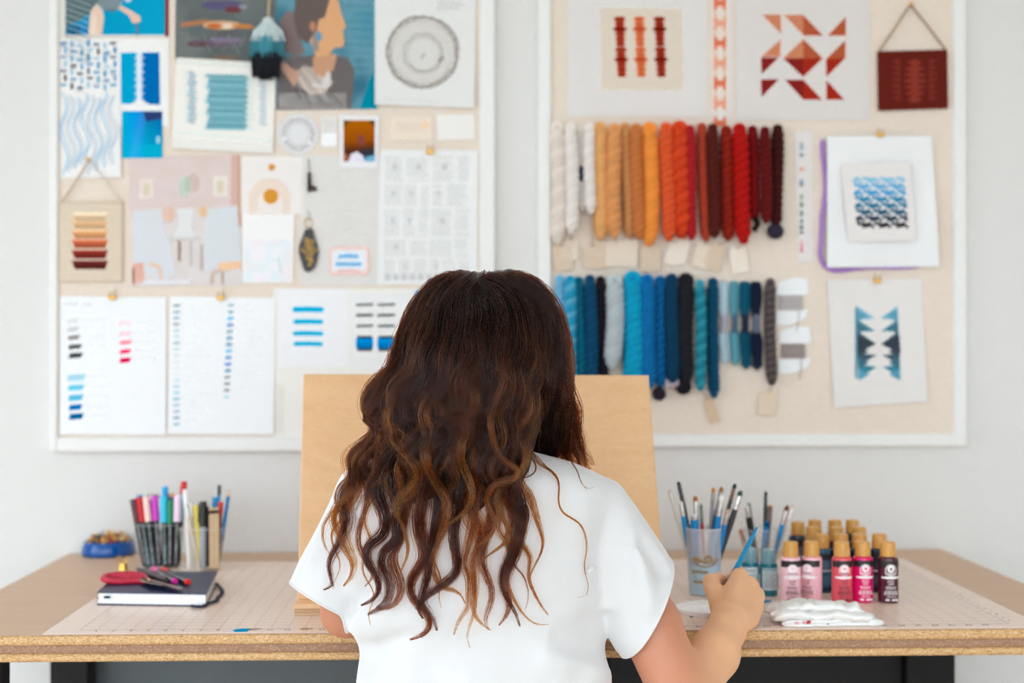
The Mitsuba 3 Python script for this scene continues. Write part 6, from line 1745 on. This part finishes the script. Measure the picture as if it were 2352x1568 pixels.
CREASE = [(PD(1392, 1256, 1.90), PD(1362, 1300, 1.872), .007, .012), (PD(1384, 1275, 1.895), PD(1352, 1345, 1.868), .012, -.006), (PD(1372, 1292, 1.885), PD(1300, 1345, 1.864), .010, -.004), (PD(1330, 1240, 1.87), PD(1310, 1390, 1.862), .014, .004),
          (PD(1394, 1420, 1.93), PD(1330, 1440, 1.868), .014, .009), (PD(1394, 1400, 1.93), PD(1350, 1480, 1.875), .010, -.006), (PD(1390, 1490, 1.93), PD(1280, 1470, 1.868), .018, .006), (PD(1396, 1548, 1.93), PD(1240, 1505, 1.868), .018, -.006), (PD(1330, 1560, 1.88), PD(1392, 1500, 1.90), .012, .007),
          (PD(812, 1400, 1.93), PD(880, 1320, 1.868), .012, .008), (PD(816, 1445, 1.93), PD(900, 1390, 1.868), .014, -.005), (PD(832, 1490, 1.93), PD(885, 1560, 1.868), .014, .008), (PD(840, 1500, 1.92), PD(960, 1450, 1.868), .014, .004),
          (PD(1424, 1180, 1.91), PD(1436, 1440, 1.900), .011, .0075), (PD(1462, 1210, 1.91), PD(1496, 1420, 1.905), .014, -.0055), (PD(1398, 1150, 1.895), PD(1398, 1340, 1.90), .010, .008), (PD(1480, 1250, 1.93), PD(1530, 1330, 1.93), .010, .006),
          (PD(760, 1180, 1.92), PD(712, 1340, 1.92), .012, .006), (PD(795, 1210, 1.91), PD(758, 1390, 1.91), .012, .008), (PD(736, 1240, 1.93), PD(690, 1330, 1.94), .010, -.004), (PD(1300, 1120, 1.885), PD(1240, 1300, 1.862), .022, .004), (PD(960, 1500, 1.87), PD(1050, 1600, 1.87), .02, .004), (PD(1060, 1460, 1.864), PD(1220, 1500, 1.866), .016, .003)]


def blouse(p):
    f = trunk(p)
    r = sd_cone(p, PD(1372, 1166, 1.972), PD(1508, 1412, 1.972), .0445, .0600)
    l = sd_cone(p, PD(842, 1150, 1.972), PD(738, 1386, 1.972), .0475, .0520)
    r = smin(r, sd_cone(p, PD(1422, 1300, 1.965), PD(1484, 1442, 1.965), .044, .051), .02)
    f = smin(f, r, .005); f = smin(f, l, .012)
    neck = np.linalg.norm((p - PD(1120, 1010, 2.0)) * [1, 1, .9], axis=1) - .062
    return np.maximum(f + folds(p), -neck)


bl_m = iso(blouse, (-.42, 1.78, .52), (.32, 2.16, 1.10), .0052)
relax(bl_m, 3)
# open the sleeves and the lower end


def clip_mesh(m, g):
    """The part of a mesh where the per-vertex value g is positive."""
    v, f = m.vertices, m.faces; new, vv, ff = {}, list(map(tuple, v)), []

    def mid(i, j):
        k = (min(i, j), max(i, j))
        if k not in new:
            t = g[i] / (g[i] - g[j]); new[k] = len(vv); vv.append(tuple(v[i] + t * (v[j] - v[i])))
        return new[k]
    s = g > 0; n = s[f].sum(1)
    ff += f[n == 3].tolist()
    for t in f[(n == 1) | (n == 2)]:
        k = [i for i in range(3) if s[t[i]] == (n_ := s[t].sum() == 1)][0]
        a, b, c = t[k], t[(k + 1) % 3], t[(k + 2) % 3]
        ab, ac = mid(a, b), mid(a, c)
        ff += [[a, ab, ac]] if n_ else [[ab, b, c], [ab, c, ac]]
    w = trimesh.Trimesh(np.array(vv), np.array(ff), process=False); w.remove_unreferenced_vertices(); return w


def loops(m):
    """Boundary loops as lists of points."""
    e = m.edges; key = np.sort(e, 1); u, inv, cnt = np.unique(key, axis=0, return_inverse=True, return_counts=True)
    nxt = {int(a): int(b) for a, b in e[cnt[inv.ravel()] == 1]}; out = []
    while nxt:
        a, b = nxt.popitem(); lp = [a]
        while b in nxt: lp.append(b); b = nxt.pop(b)
        out.append(m.vertices[lp])
    return out


def open_sleeve(m, n, o, c, rad):
    v = m.vertices
    return clip_mesh(m, np.maximum(np.maximum((v - o) @ n, np.linalg.norm(v - c, axis=1) - rad), .006 - trunk(v)))


bl_m = open_sleeve(bl_m, N1, O1, PD(1515, 1420, 1.972), .095)
bl_m = open_sleeve(bl_m, N2, O2, PD(728, 1400, 1.972), .085)
bl_m = clip_mesh(bl_m, bl_m.vertices[:, 2] - .54)
def cloth_weave(p, n, uv):
    return 0.00012 * (noise(p.x * 1400, p.y * 300, p.z * 500) + noise(p.x * 500, p.y * 300, p.z * 1400))


scene['white_cloth'] = {'type': 'twosided', 'b': {'type': 'principled', 'base_color': rgb((211, 211, 211)), 'roughness': 0.8, 'specular': 0.15, 'sheen': 0.25}}
bk_ = f'{person}__blouse'
scene[bk_] = mikit.ply(bl_m, 'white_cloth', True)
labels[bk_] = {'label': 'loose white blouse with short wide sleeves'}
# hems along the openings
for pts in loops(bl_m):
    if len(pts) < 30 or pts[:, 2].mean() < .6: continue
    pts = np.vstack([pts[-8:], pts, pts[:9]])
    pts = np.stack([np.convolve(pts[:, k], np.ones(9) / 9, 'valid') for k in range(3)], 1)[::2]
    pts = np.vstack([pts, pts[:1]]) if np.linalg.norm(pts[0] - pts[-1]) < .02 else pts
    add(tube(pts, .0016, 6), 'hem', bk_, bsdf='white_cloth', smooth=True)

# ---- brush held in the hand
a, b = PD(1657, 1372, 2.225), PD(1739, 1211, 2.105)
brush('paint_brush', 'blue brush held in the right hand of the person', a + (a - b) / np.linalg.norm(a - b) * .035, b, .0042, (0, 140, 196), head=.3, handle_up=False) if False else None
k = thing('paint_brush', 'blue paint brush held in the right hand of the person', 'paint brush')
tip = a + (a - b) / np.linalg.norm(a - b) * .03; L = np.linalg.norm(b - tip); m = place(tip, b)
add(moved(lathe([(0, .035), (.0030, .035), (.0046, .060), (.0046, .085), (.0040, L * .6), (.0034, L * .85), (.0022, L * .94), (.0014, L), (0, L + .0005)], 14), m), 'handle', k, col=(0, 142, 198), bsdf='paint_satin')
add(moved(lathe([(0, .014), (.0026, .014), (.0032, .036), (0, .036)], 12), m), 'ferrule', k, col=(206, 208, 210), bsdf='paint_metal')
add(moved(lathe([(0, 0), (.0008, .001), (.0026, .008), (.0026, .0145), (0, .0145)], 12), m), 'bristles', k, col=(70, 50, 40))

# ---- stool under the person, below the picture
k = thing('stool', 'round wooden stool under the person', 'stool')
add(moved(lathe([(0, .42), (.165, .42), (.175, .430), (.175, .440), (.165, .448), (0, .448)], 32), place([HIP[0], HIP[1], 0], axis=(0, 0, 1))), 'seat', k, bsdf='floor_boards')
for i in range(4):
    t = math.pi / 4 + i * math.pi / 2
    add(tube([[HIP[0] + .12 * math.cos(t), HIP[1] + .12 * math.sin(t), .425], [HIP[0] + .19 * math.cos(t), HIP[1] + .19 * math.sin(t), .0]], .016, 10), 'leg', k, bsdf='floor_boards')
# ------------------------------------------------------------------ hair
hr = np.random.default_rng(11)
PXL = [(1100, 626), (1060, 632), (1020, 650), (985, 680), (955, 720), (935, 765), (919, 815), (908, 850), (882, 875), (860, 908), (853, 950), (850, 1000), (828, 1030), (804, 1055), (795, 1100), (776, 1150), (760, 1200), (745, 1260)]
PXM_ = [(1112, 626), (1122, 640), (1172, 672), (1218, 730), (1228, 800), (1226, 870), (1216, 950), (1203, 1030), (1200, 1100), (1214, 1150), (1238, 1210), (1250, 1280)]
PXR = [(1130, 627), (1160, 633), (1200, 645), (1240, 672), (1268, 705), (1288, 745), (1300, 790), (1304, 835), (1309, 880), (1319, 930), (1330, 990), (1345, 1040), (1366, 1082), (1380, 1130)]


def edge(pts):
    q = np.array(pts, float); f = PchipInterpolator(q[:, 1], q[:, 0], extrapolate=False)
    return lambda y: np.where(y < q[0, 1], q[0, 0], np.where(y > q[-1, 1], q[-1, 0], np.nan_to_num(f(np.clip(y, q[0, 1], q[-1, 1])))))


eL, eM, eR = edge(PXL), edge(PXM_), edge(PXR)
CROWN = 637


def hair_core(p):
    """The dark inner volume that the locks lie on: head, then a curtain down to the shoulder blades."""
    f = sd_ell(p, HEADC + [.001, -.006, .006], (.101, .108, .099))
    f = smin(f, sd_cone(p, PD(1075, 880, 1.945), PD(1010, 1040, 1.912), .082, .062), .035)
    f = smin(f, sd_cone(p, PD(1140, 900, 1.945), PD(1130, 1070, 1.912), .070, .050), .035)
    f = smin(f, sd_cone(p, PD(1010, 1040, 1.912), PD(960, 1130, 1.895), .058, .030), .02)
    f = smin(f, sd_cone(p, PD(1110, 1060, 1.905), PD(1080, 1150, 1.892), .050, .030), .02)
    f = smin(f, sd_cone(p, PD(930, 930, 1.945), PD(910, 1050, 1.930), .040, .034), .03)
    return smin(f, sd_cone(p, PD(1235, 850, 1.985), PD(1255, 1015, 2.02), .048, .028), .03)


hk = f'{person}__hair'
core = iso(hair_core, (-.24, 1.75, .90), (.17, 2.16, 1.30), .006)
relax(core, 3)


def surface(px, py):
    """View depth of what the hair lies on, along the rays of many pixels: the hair volume or the blouse."""
    px, py = np.asarray(px, float), np.asarray(py, float)
    r = FWD + RIGHT * ((px - 1176) / FOCAL)[:, None] + UP * ((784 - py) / FOCAL)[:, None]
    ln = np.linalg.norm(r, axis=1)
    d = np.full(len(px), 1.70); best = np.full(len(px), 1e9); bd = d.copy()
    for _ in range(26):
        p = EYE + r * d[:, None]
        f = np.minimum(hair_core(p), blouse_smooth(p))
        b = f < best; best = np.where(b, f, best); bd = np.where(b, d, bd)
        d = np.where(f > .0004, d + np.clip(f, .0004, None) * .8 / ln, d); d = np.minimum(d, 2.1)
    return np.where(best < .002, bd, np.minimum(bd, 1.99)), best


def blouse_smooth(p):
    f = trunk(p)
    r = sd_cone(p, PD(1372, 1166, 1.972), PD(1508, 1412, 1.972), .0445, .0600)
    l = sd_cone(p, PD(842, 1150, 1.972), PD(738, 1386, 1.972), .0475, .0520)
    return smin(smin(f, r, .03), l, .03)


LOCKS = []      # (points px, py, depth offset in metres; half widths px; tone; number of strands)


def upward(x0, y0, side, amp, ph, lam, y_start=CROWN):
    """The way a lock takes from the crown down to (x0, y0)."""
    l, r = (eL, eM) if side == 'M' else (eM, eR)
    u = (x0 - l(np.array([y0]))[0]) / (r(np.array([y0]))[0] - l(np.array([y0]))[0]); u = np.clip(u, .0, 1.0)
    n = max(8, int((y0 - y_start) / 16)); y = np.linspace(y_start, y0, n)
    x = l(y) * (1 - u) + r(y) * u
    x = x + (hr.random() - .5) * 84 * np.clip(1 - (y - y_start) / 60, 0, 1) ** 2
    env = np.clip((y - 665) / 280, 0, 1) ** 1.1
    w = amp * env * np.sin(2 * math.pi * (y / lam) + ph)
    w = w - w[-1] * np.clip((y - (y0 - 120)) / 120, 0, 1)
    return x + w, y


def lock(trace, side='M', width=9, tone='dark', n=46, lift=.006, amp=12, y_start=None, up_w=None, lam=118):
    ph = hr.random() * 6.28
    y_start = y_start or CROWN - 2 + 12 * hr.random()
    x0, y0 = trace[0]
    if y0 > 760:
        x, y = upward(x0, y0, side, amp, ph, lam * (.9 + .25 * hr.random()), y_start)
        low = spline(trace, max(6, int(sum(np.hypot(*np.diff(np.array(trace, float), axis=0).T)) / 12))) if len(trace) > 1 else np.array(trace, float)
        x, y = np.concatenate([x, low[1:, 0]]), np.concatenate([y, low[1:, 1]]); nu = len(x) - len(low) + 1
    else:
        low = spline(trace, 30); x, y, nu = low[:, 0], low[:, 1], 15
    s = np.concatenate([[0], np.cumsum(np.hypot(np.diff(x), np.diff(y)))]); t = s / s[-1]; tu = t[min(nu, len(t) - 1)]
    wid = np.interp(t, [0, .10, max(tu * .75, .12), min(.86, tu * .5 + .5), .95, 1], [16, 24, max(width * 1.9, 15) if up_w is None else up_w, width * 1.35, width * .75, width * .2])
    LOCKS.append((x, y, lift, wid, tone, n, ph, lam))


G_, A_, B_, D_ = 'golden', 'auburn', 'brown', 'dark'
# tips that hang over the blouse, one by one
for tr, w, tone, n, lift in (
        ([(812, 1062), (818, 1095), (800, 1140), (774, 1172), (772, 1202), (786, 1228), (797, 1256), (812, 1282), (815, 1304), (807, 1326), (789, 1346)], 8, G_, 60, .012),
        ([(800, 1100), (778, 1160), (750, 1192), (741, 1226), (747, 1256), (762, 1277)], 4, A_, 22, .008),
        ([(806, 1110), (784, 1150), (796, 1186), (791, 1222), (778, 1252), (760, 1284), (756, 1310), (764, 1340), (756, 1352), (743, 1354)], 9, D_, 60, .008),
        ([(772, 1270), (782, 1292), (780, 1312), (768, 1336), (764, 1352)], 3, A_, 12, .009),
        ([(842, 1100), (846, 1150), (836, 1186), (826, 1222), (828, 1256), (844, 1288), (858, 1314), (852, 1334), (838, 1347)], 5, B_, 30, .007),
        ([(880, 1090), (868, 1140), (884, 1180), (886, 1210), (872, 1236), (848, 1256), (843, 1284), (858, 1312), (868, 1342), (862, 1368), (843, 1382), (829, 1389)], 10, D_, 74, .010),
        ([(905, 1130), (918, 1170), (912, 1212), (914, 1240), (894, 1258), (879, 1284), (888, 1316), (898, 1350), (892, 1378), (876, 1396), (858, 1404), (845, 1411)], 10, D_, 70, .010),
        ([(846, 1404), (848, 1418), (851, 1436)], 2, A_, 10, .006),
        ([(940, 1140), (930, 1190), (918, 1240), (903, 1284), (912, 1314), (922, 1346), (915, 1378), (893, 1396), (866, 1400)], 8, B_, 46, .008),
        ([(912, 1150), (912, 1180), (925, 1215), (934, 1245), (934, 1276), (922, 1306), (918, 1320)], 5, G_, 30, .014),
        ([(965, 1140), (956, 1190), (962, 1240), (968, 1282), (950, 1312), (938, 1342), (944, 1374), (964, 1400), (982, 1424), (978, 1446), (960, 1458), (941, 1467)], 11, B_, 84, .011),
        ([(1002, 1150), (992, 1210), (985, 1262), (980, 1310), (972, 1356), (968, 1388), (986, 1410), (998, 1432), (1003, 1448)], 9, D_, 64, .009),
        ([(1030, 1150), (1016, 1210), (1008, 1256), (996, 1290), (1003, 1322), (1016, 1346), (1040, 1352), (1060, 1366), (1069, 1386)], 6, A_, 34, .012),
        ([(1012, 1340), (1007, 1366), (1014, 1396)], 3, A_, 14, .008),
        ([(1062, 1150), (1050, 1210), (1052, 1258), (1058, 1292), (1048, 1326), (1020, 1346), (990, 1366), (966, 1386), (962, 1404), (972, 1420)], 10, D_, 66, .010),
        ([(1092, 1170), (1080, 1230), (1068, 1276), (1066, 1306), (1078, 1330), (1074, 1360), (1078, 1384), (1066, 1408), (1051, 1434), (1043, 1458)], 5, A_, 28, .008),
        ([(1086, 1320), (1090, 1358), (1092, 1396), (1083, 1424), (1075, 1450), (1073, 1474), (1079, 1487)], 3, A_, 14, .007),
        ([(1108, 1200), (1100, 1260), (1092, 1320), (1094, 1366), (1090, 1400), (1104, 1426), (1128, 1446)], 6, A_, 34, .009),
        ([(1132, 1170), (1118, 1230), (1108, 1276), (1116, 1320), (1128, 1356), (1122, 1396), (1114, 1424), (1122, 1446)], 7, B_, 44, .009),
        ([(1176, 1150), (1186, 1210), (1184, 1256), (1168, 1304), (1162, 1350), (1172, 1390), (1162, 1416), (1146, 1436)], 9, B_, 56, .010),
        ([(1206, 1170), (1192, 1230), (1172, 1284), (1154, 1330), (1166, 1374), (1184, 1408), (1194, 1438)], 7, D_, 44, .008),
        ([(1196, 1130), (1206, 1180), (1200, 1230), (1190, 1270), (1176, 1300), (1160, 1324), (1148, 1340)], 8, D_, 50, .009),
        ([(1212, 1120), (1228, 1166), (1242, 1214), (1249, 1244), (1243, 1272), (1228, 1300), (1216, 1330)], 4, A_, 26, .008),
        ([(1196, 1240), (1212, 1262), (1222, 1286), (1216, 1316), (1224, 1350), (1240, 1384), (1259, 1412)], 5, A_, 30, .008),
        ([(1160, 1316), (1172, 1360), (1190, 1396), (1214, 1424), (1240, 1436), (1260, 1434)], 3, A_, 14, .006),
        ([(1180, 1300), (1204, 1330), (1212, 1370), (1206, 1400)], 2, B_, 12, .006),
        ([(1128, 930), (1124, 980), (1136, 1030), (1160, 1064), (1192, 1088), (1170, 1098), (1138, 1108), (1118, 1134), (1116, 1160), (1130, 1186), (1132, 1212), (1114, 1238), (1090, 1258), (1081, 1276)], 7, G_, 62, .022),
        ([(1186, 1094), (1150, 1118), (1137, 1146), (1148, 1176), (1164, 1206), (1166, 1232), (1146, 1256), (1116, 1278), (1096, 1300)], 4, G_, 30, .020),
        ([(896, 985), (898, 1012), (920, 1040), (944, 1066), (956, 1092), (948, 1116), (926, 1136), (908, 1158), (908, 1180), (918, 1200)], 11, G_, 74, .020),
        ([(892, 968), (908, 984), (928, 998), (941, 1014), (946, 1030)], 3, G_, 16, .018),
        ([(984, 1010), (978, 1050), (990, 1090), (1010, 1124), (1026, 1156), (1026, 1192), (1012, 1226), (1006, 1246)], 6, G_, 48, .020),
        ([(1056, 1040), (1070, 1086), (1082, 1122), (1078, 1156), (1056, 1184), (1030, 1204), (1014, 1222)], 5, G_, 36, .018),
        ([(1142, 860), (1172, 890), (1196, 922), (1200, 960), (1184, 1000), (1176, 1030)], 7, A_, 50, .016),
        ([(1140, 935), (1128, 970), (1120, 1005)], 6, G_, 36, .016),
        ([(930, 850), (922, 890), (930, 930), (946, 955), (962, 975), (950, 1000), (930, 1014)], 9, A_, 60, .016),
        ([(952, 930), (968, 955), (950, 985), (930, 1004)], 6, G_, 34, .019),
        ([(874, 1040), (886, 1060), (886, 1084), (872, 1104), (852, 1122)], 7, A_, 44, .016),
        ([(870, 884), (856, 930), (858, 980), (846, 1014), (818, 1034), (802, 1056), (808, 1086), (818, 1104)], 8, A_, 60, .010),
        ([(898, 868), (872, 900), (864, 950), (862, 1000), (838, 1036), (816, 1058)], 9, B_, 60, .012),
        ([(1225, 1040), (1250, 1068), (1276, 1086), (1286, 1112), (1284, 1148), (1292, 1174), (1328, 1198), (1345, 1230), (1348, 1262), (1343, 1312), (1352, 1346), (1342, 1370), (1326, 1372)], 1.6, A_, 8, .006),
        ([(1200, 1028), (1226, 1056), (1232, 1080), (1210, 1096), (1180, 1100)], 2, B_, 12, .008),
        ([(1210, 1034), (1240, 1056), (1262, 1080), (1276, 1096), (1284, 1116)], 2, A_, 8, .006),
        ([(1314, 1062), (1326, 1078), (1333, 1102), (1346, 1120), (1366, 1118)], 1.2, B_, 5, .006)):
    lock(tr, 'M' if tr[0][0] < 1216 else 'R', w * 1.2, tone, int(n * 1.45), lift)

# the mass of the hair: many locks that end at different heights
tones = [D_, D_, D_, B_, B_, A_]
for i in range(150):
    u = (i + hr.random()) / 150
    ye = 1010 + 190 * hr.random() ** .8 if hr.random() < .75 else 900 + 200 * hr.random()
    ym = min(ye, 1080)
    xm = eL(np.array([ym]))[0] * (1 - u) + eM(np.array([ym]))[0] * u
    tr = [(xm, ym - 120)]; a, ph = 9 + 9 * hr.random(), hr.random() * 6.28
    for y in np.arange(ym - 90, ye, 26):
        g = min(1, (y - ym + 130) / 160)
        l, r = eL(np.array([y]))[0] + 8, eM(np.array([y]))[0] - 6
        tr.append((l * (1 - u) + r * u + a * g * math.sin(y / 112 * 6.28 + ph), y))
    tone = tones[int(hr.integers(6))]
    lock(tr, 'M', 8 + 5 * hr.random(), tone, 34, .001 + .022 * hr.random())
for i in range(60):
    u = (i + hr.random()) / 60
    ye = 1060 + 60 * hr.random()
    tr = []
    for y in np.arange(780, ye, 24):
        x = eM(np.array([y]))[0] * (1 - u) + eR(np.array([y]))[0] * u
        tr.append((x + 7 * min(1, (y - 780) / 200) * math.sin(y / 120 * 6.28 + i), y))
    lock(tr, 'R', 9, [D_, B_, A_, B_, G_][int(hr.integers(5)) if u > .5 else int(hr.integers(2))], 34, -.6 - .4 * hr.random())
for i in range(70):      # short covering locks over the crown
    u = hr.random(); side = 'M' if hr.random() < .7 else 'R'
    l, r = (eL, eM) if side == 'M' else (eM, eR)
    ye = 820 + 160 * hr.random()
    x = l(np.array([ye]))[0] * (1 - u) + r(np.array([ye]))[0] * u
    lock([(x, ye)], side, 12, [D_, D_, B_][int(hr.integers(3))], 34, .008 + .006 * hr.random(), amp=6, up_w=18)

ORDER = [D_, B_, A_, G_]
STR = {D_: [], B_: [], A_: [], G_: []}
cx_, cy_, start = [], [], []
for (x, y, *_r) in LOCKS:
    start.append(len(cx_)); cx_ += list(x); cy_ += list(y)
start.append(len(cx_))
dep, miss = surface(np.array(cx_), np.array(cy_))
CRX, CRZ = PD(1120, 628, 2.02)[0], core.vertices[:, 2].max() + .009
from scipy.ndimage import gaussian_filter1d
NP_ = 28
for li, (x, y, lift, wid, tone, n, ph, lam) in enumerate(LOCKS):
    d = dep[start[li]:start[li + 1]].copy()
    if lift < -.5: d = np.maximum(np.minimum(d, 1.94), np.interp(y, [760, 900, 1000, 1050, 1110], [1.86, 1.91, 1.985, 2.015, 2.03])); lift = .006 * (1 + lift + .6)
    d = gaussian_filter1d(d, 2.0, mode='nearest')
    s = np.concatenate([[0], np.cumsum(np.hypot(np.diff(x), np.diff(y)))]); t = s / s[-1]
    tt = np.linspace(0, 1, NP_) ** .72
    X, Y, D, W = np.interp(tt, t, x), np.interp(tt, t, y), np.interp(tt, t, d), np.interp(tt, t, wid)
    for C_ in (X, Y): C_[1:-1] -= (C_[2:] - 2 * C_[1:-1] + C_[:-2]) / 6        # the spline rounds bends off
    tx, ty = np.gradient(X), np.gradient(Y); q = np.hypot(tx, ty) + 1e-9; nx, ny = -ty / q, tx / q
    tw = (hr.random() - .5) * 4
    over = Y[0] < 665                                # starts at the parting and goes over the crown
    bulge = .0075 * np.clip((Y - 760) / 220, 0, 1) * (1 + np.sin(Y / lam * 6.28 + ph + 1.4)) * .5 * min(1, n / 40)
    NC = 5 if n > 25 else 2
    cang, crad, cph = hr.random(NC) * 6.28, .35 + .45 * hr.random(NC), hr.random(NC) * 6.28
    for k in range(n):
        c = k % NC; ang, rad = hr.random() * 6.28, math.sqrt(hr.random()) * .48
        a, a2 = ang + tw * tt, cang[c] + tw * tt
        fr = np.convolve(hr.normal(size=NP_ + 6), np.ones(7) / 7, 'valid') * 2.4
        split = np.clip((tt - .55) / .35, 0, 1) * np.minimum(W, 8) * .45 * np.sin(tt * 15 + cph[c])
        co, so = crad[c] * np.cos(a2) + rad * np.cos(a), crad[c] * np.sin(a2) + rad * np.sin(a)
        off = co * W + fr * np.clip(W / 6, .5, 2.0) + split
        dz = lift * np.clip(tt * 5, 0, 1) + bulge + so * W * .6 / 1700
        m_end = NP_ - int(min(9, abs(hr.normal()) * 2.0))
        px, py = X + nx * off, Y + ny * off
        P_ = EYE + (FWD + RIGHT * ((px - 1176) / FOCAL)[:, None] + UP * ((784 - py) / FOCAL)[:, None]) * (D - dz - .002)[:, None]
        tl = tt[:m_end] / tt[m_end - 1]
        rr = .00029 * (.75 + .4 * hr.random()) * np.clip(1.25 - tl ** 3, .25, 1)
        base = ORDER.index(tone)
        if hr.random() < (.5 if base == 3 else .28): base = int(np.clip(base + hr.integers(-1, 2 if base < 3 else 0), 0, 3))
        jit = 60 * hr.normal()                       # darker roots, lighter lengths
        cap = np.searchsorted([715, 850, 965], Y[:m_end] + jit)
        idx = np.minimum(base, cap); cut_ = [0, *(np.where(np.diff(idx))[0] + 1), m_end]
        full = np.column_stack([P_[:m_end], rr])
        if over: p0 = full[0]; full[0, :3] = p0[:3] * .7 + full[1, :3] * .3; full = np.vstack([[p0[0] + .38 * (CRX - p0[0]), p0[1] + .050, p0[2] + .55 * (CRZ - p0[2]) + .002, rr[0]], [p0[0] + .16 * (CRX - p0[0]), p0[1] + .018, p0[2] + .42 * (CRZ - p0[2]) + .0035, rr[0]], full]); idx = np.r_[idx[0], idx[0], idx]; cut_ = [0, *(c_ + 2 for c_ in cut_[1:])]
        for a0, a1 in zip(cut_[:-1], cut_[1:]):
            a1 = min(a1 + 1, len(full))
            if a1 - a0 > 2: STR[ORDER[idx[a0]]].append(full[a0:a1])
# fine flyaway hairs
for i in range(300):
    y0 = 640 + 420 * hr.random(); u = hr.random()
    onr = hr.random() < .5
    x0 = (eR if onr else eL)(np.array([y0]))[0] + (-14 if onr else 14)
    if i < 100: x0 = eL(np.array([y0]))[0] * (1 - u) + eR(np.array([y0]))[0] * u
    L_ = 50 + 110 * hr.random(); sg = (1 if onr else -1)
    t = np.linspace(0, 1, 12); b = (8 + 16 * hr.random()) * sg * (1 if i >= 100 else hr.normal() * .6)
    px = x0 + b * np.sin(t * 2.4) + 3 * np.sin(t * 7 + i); py = y0 + L_ * t
    d0 = surface(np.full(1, x0), np.full(1, y0))[0][0]
    P_ = np.array([PD(a, c, d0 - .012 - .004 * math.sin(3 * e)) for a, c, e in zip(px, py, t)])
    STR[[B_, A_][i % 2]].append(np.column_stack([P_, .00013 * (1.1 - .7 * t)]))


def hair_bsdf(sigma):
    return {'type': 'hair', 'sigma_a': {'type': 'rgb', 'value': list(sigma)}, 'longitudinal_roughness': .24, 'azimuthal_roughness': .32, 'scale_tilt': 2.5, 'int_ior': 1.36}


TONE = {D_: (.70, 1.60, 3.4), B_: (.40, 1.02, 2.5), A_: (.23, .64, 1.75), G_: (.092, .285, .86)}
scene['hair_core_dark'] = {'type': 'principled', 'base_color': rgb((46, 26, 16)), 'roughness': .6, 'specular': .2}
scene[hk] = mikit.ply(core, 'hair_core_dark', True)
labels[hk] = {'label': 'long wavy brown hair with golden highlights falling over the back'}
os.makedirs(meshkit.FOLDER, exist_ok=True)
for i, (tn, ss) in enumerate(STR.items()):
    path = f'{meshkit.FOLDER}/hair_{tn}.txt'
    with open(path, 'w') as fh:
        for s in ss:
            s = np.vstack([2 * s[0] - s[1], s, 2 * s[-1] - s[-2]]); s[:, 3] = np.clip(s[:, 3], .00005, 1)
            fh.write('\n'.join('%.5f %.5f %.5f %.6f' % tuple(r) for r in s) + '\n\n')
    scene['hair_' + tn] = hair_bsdf(TONE[tn])
    key = free(f'{hk}__strands')
    scene[key] = {'type': 'bsplinecurve', 'filename': path, 'bsdf': {'type': 'ref', 'id': 'hair_' + tn}}
    labels[key] = {'kind': 'stuff', 'label': f'{tn} strands of hair'}
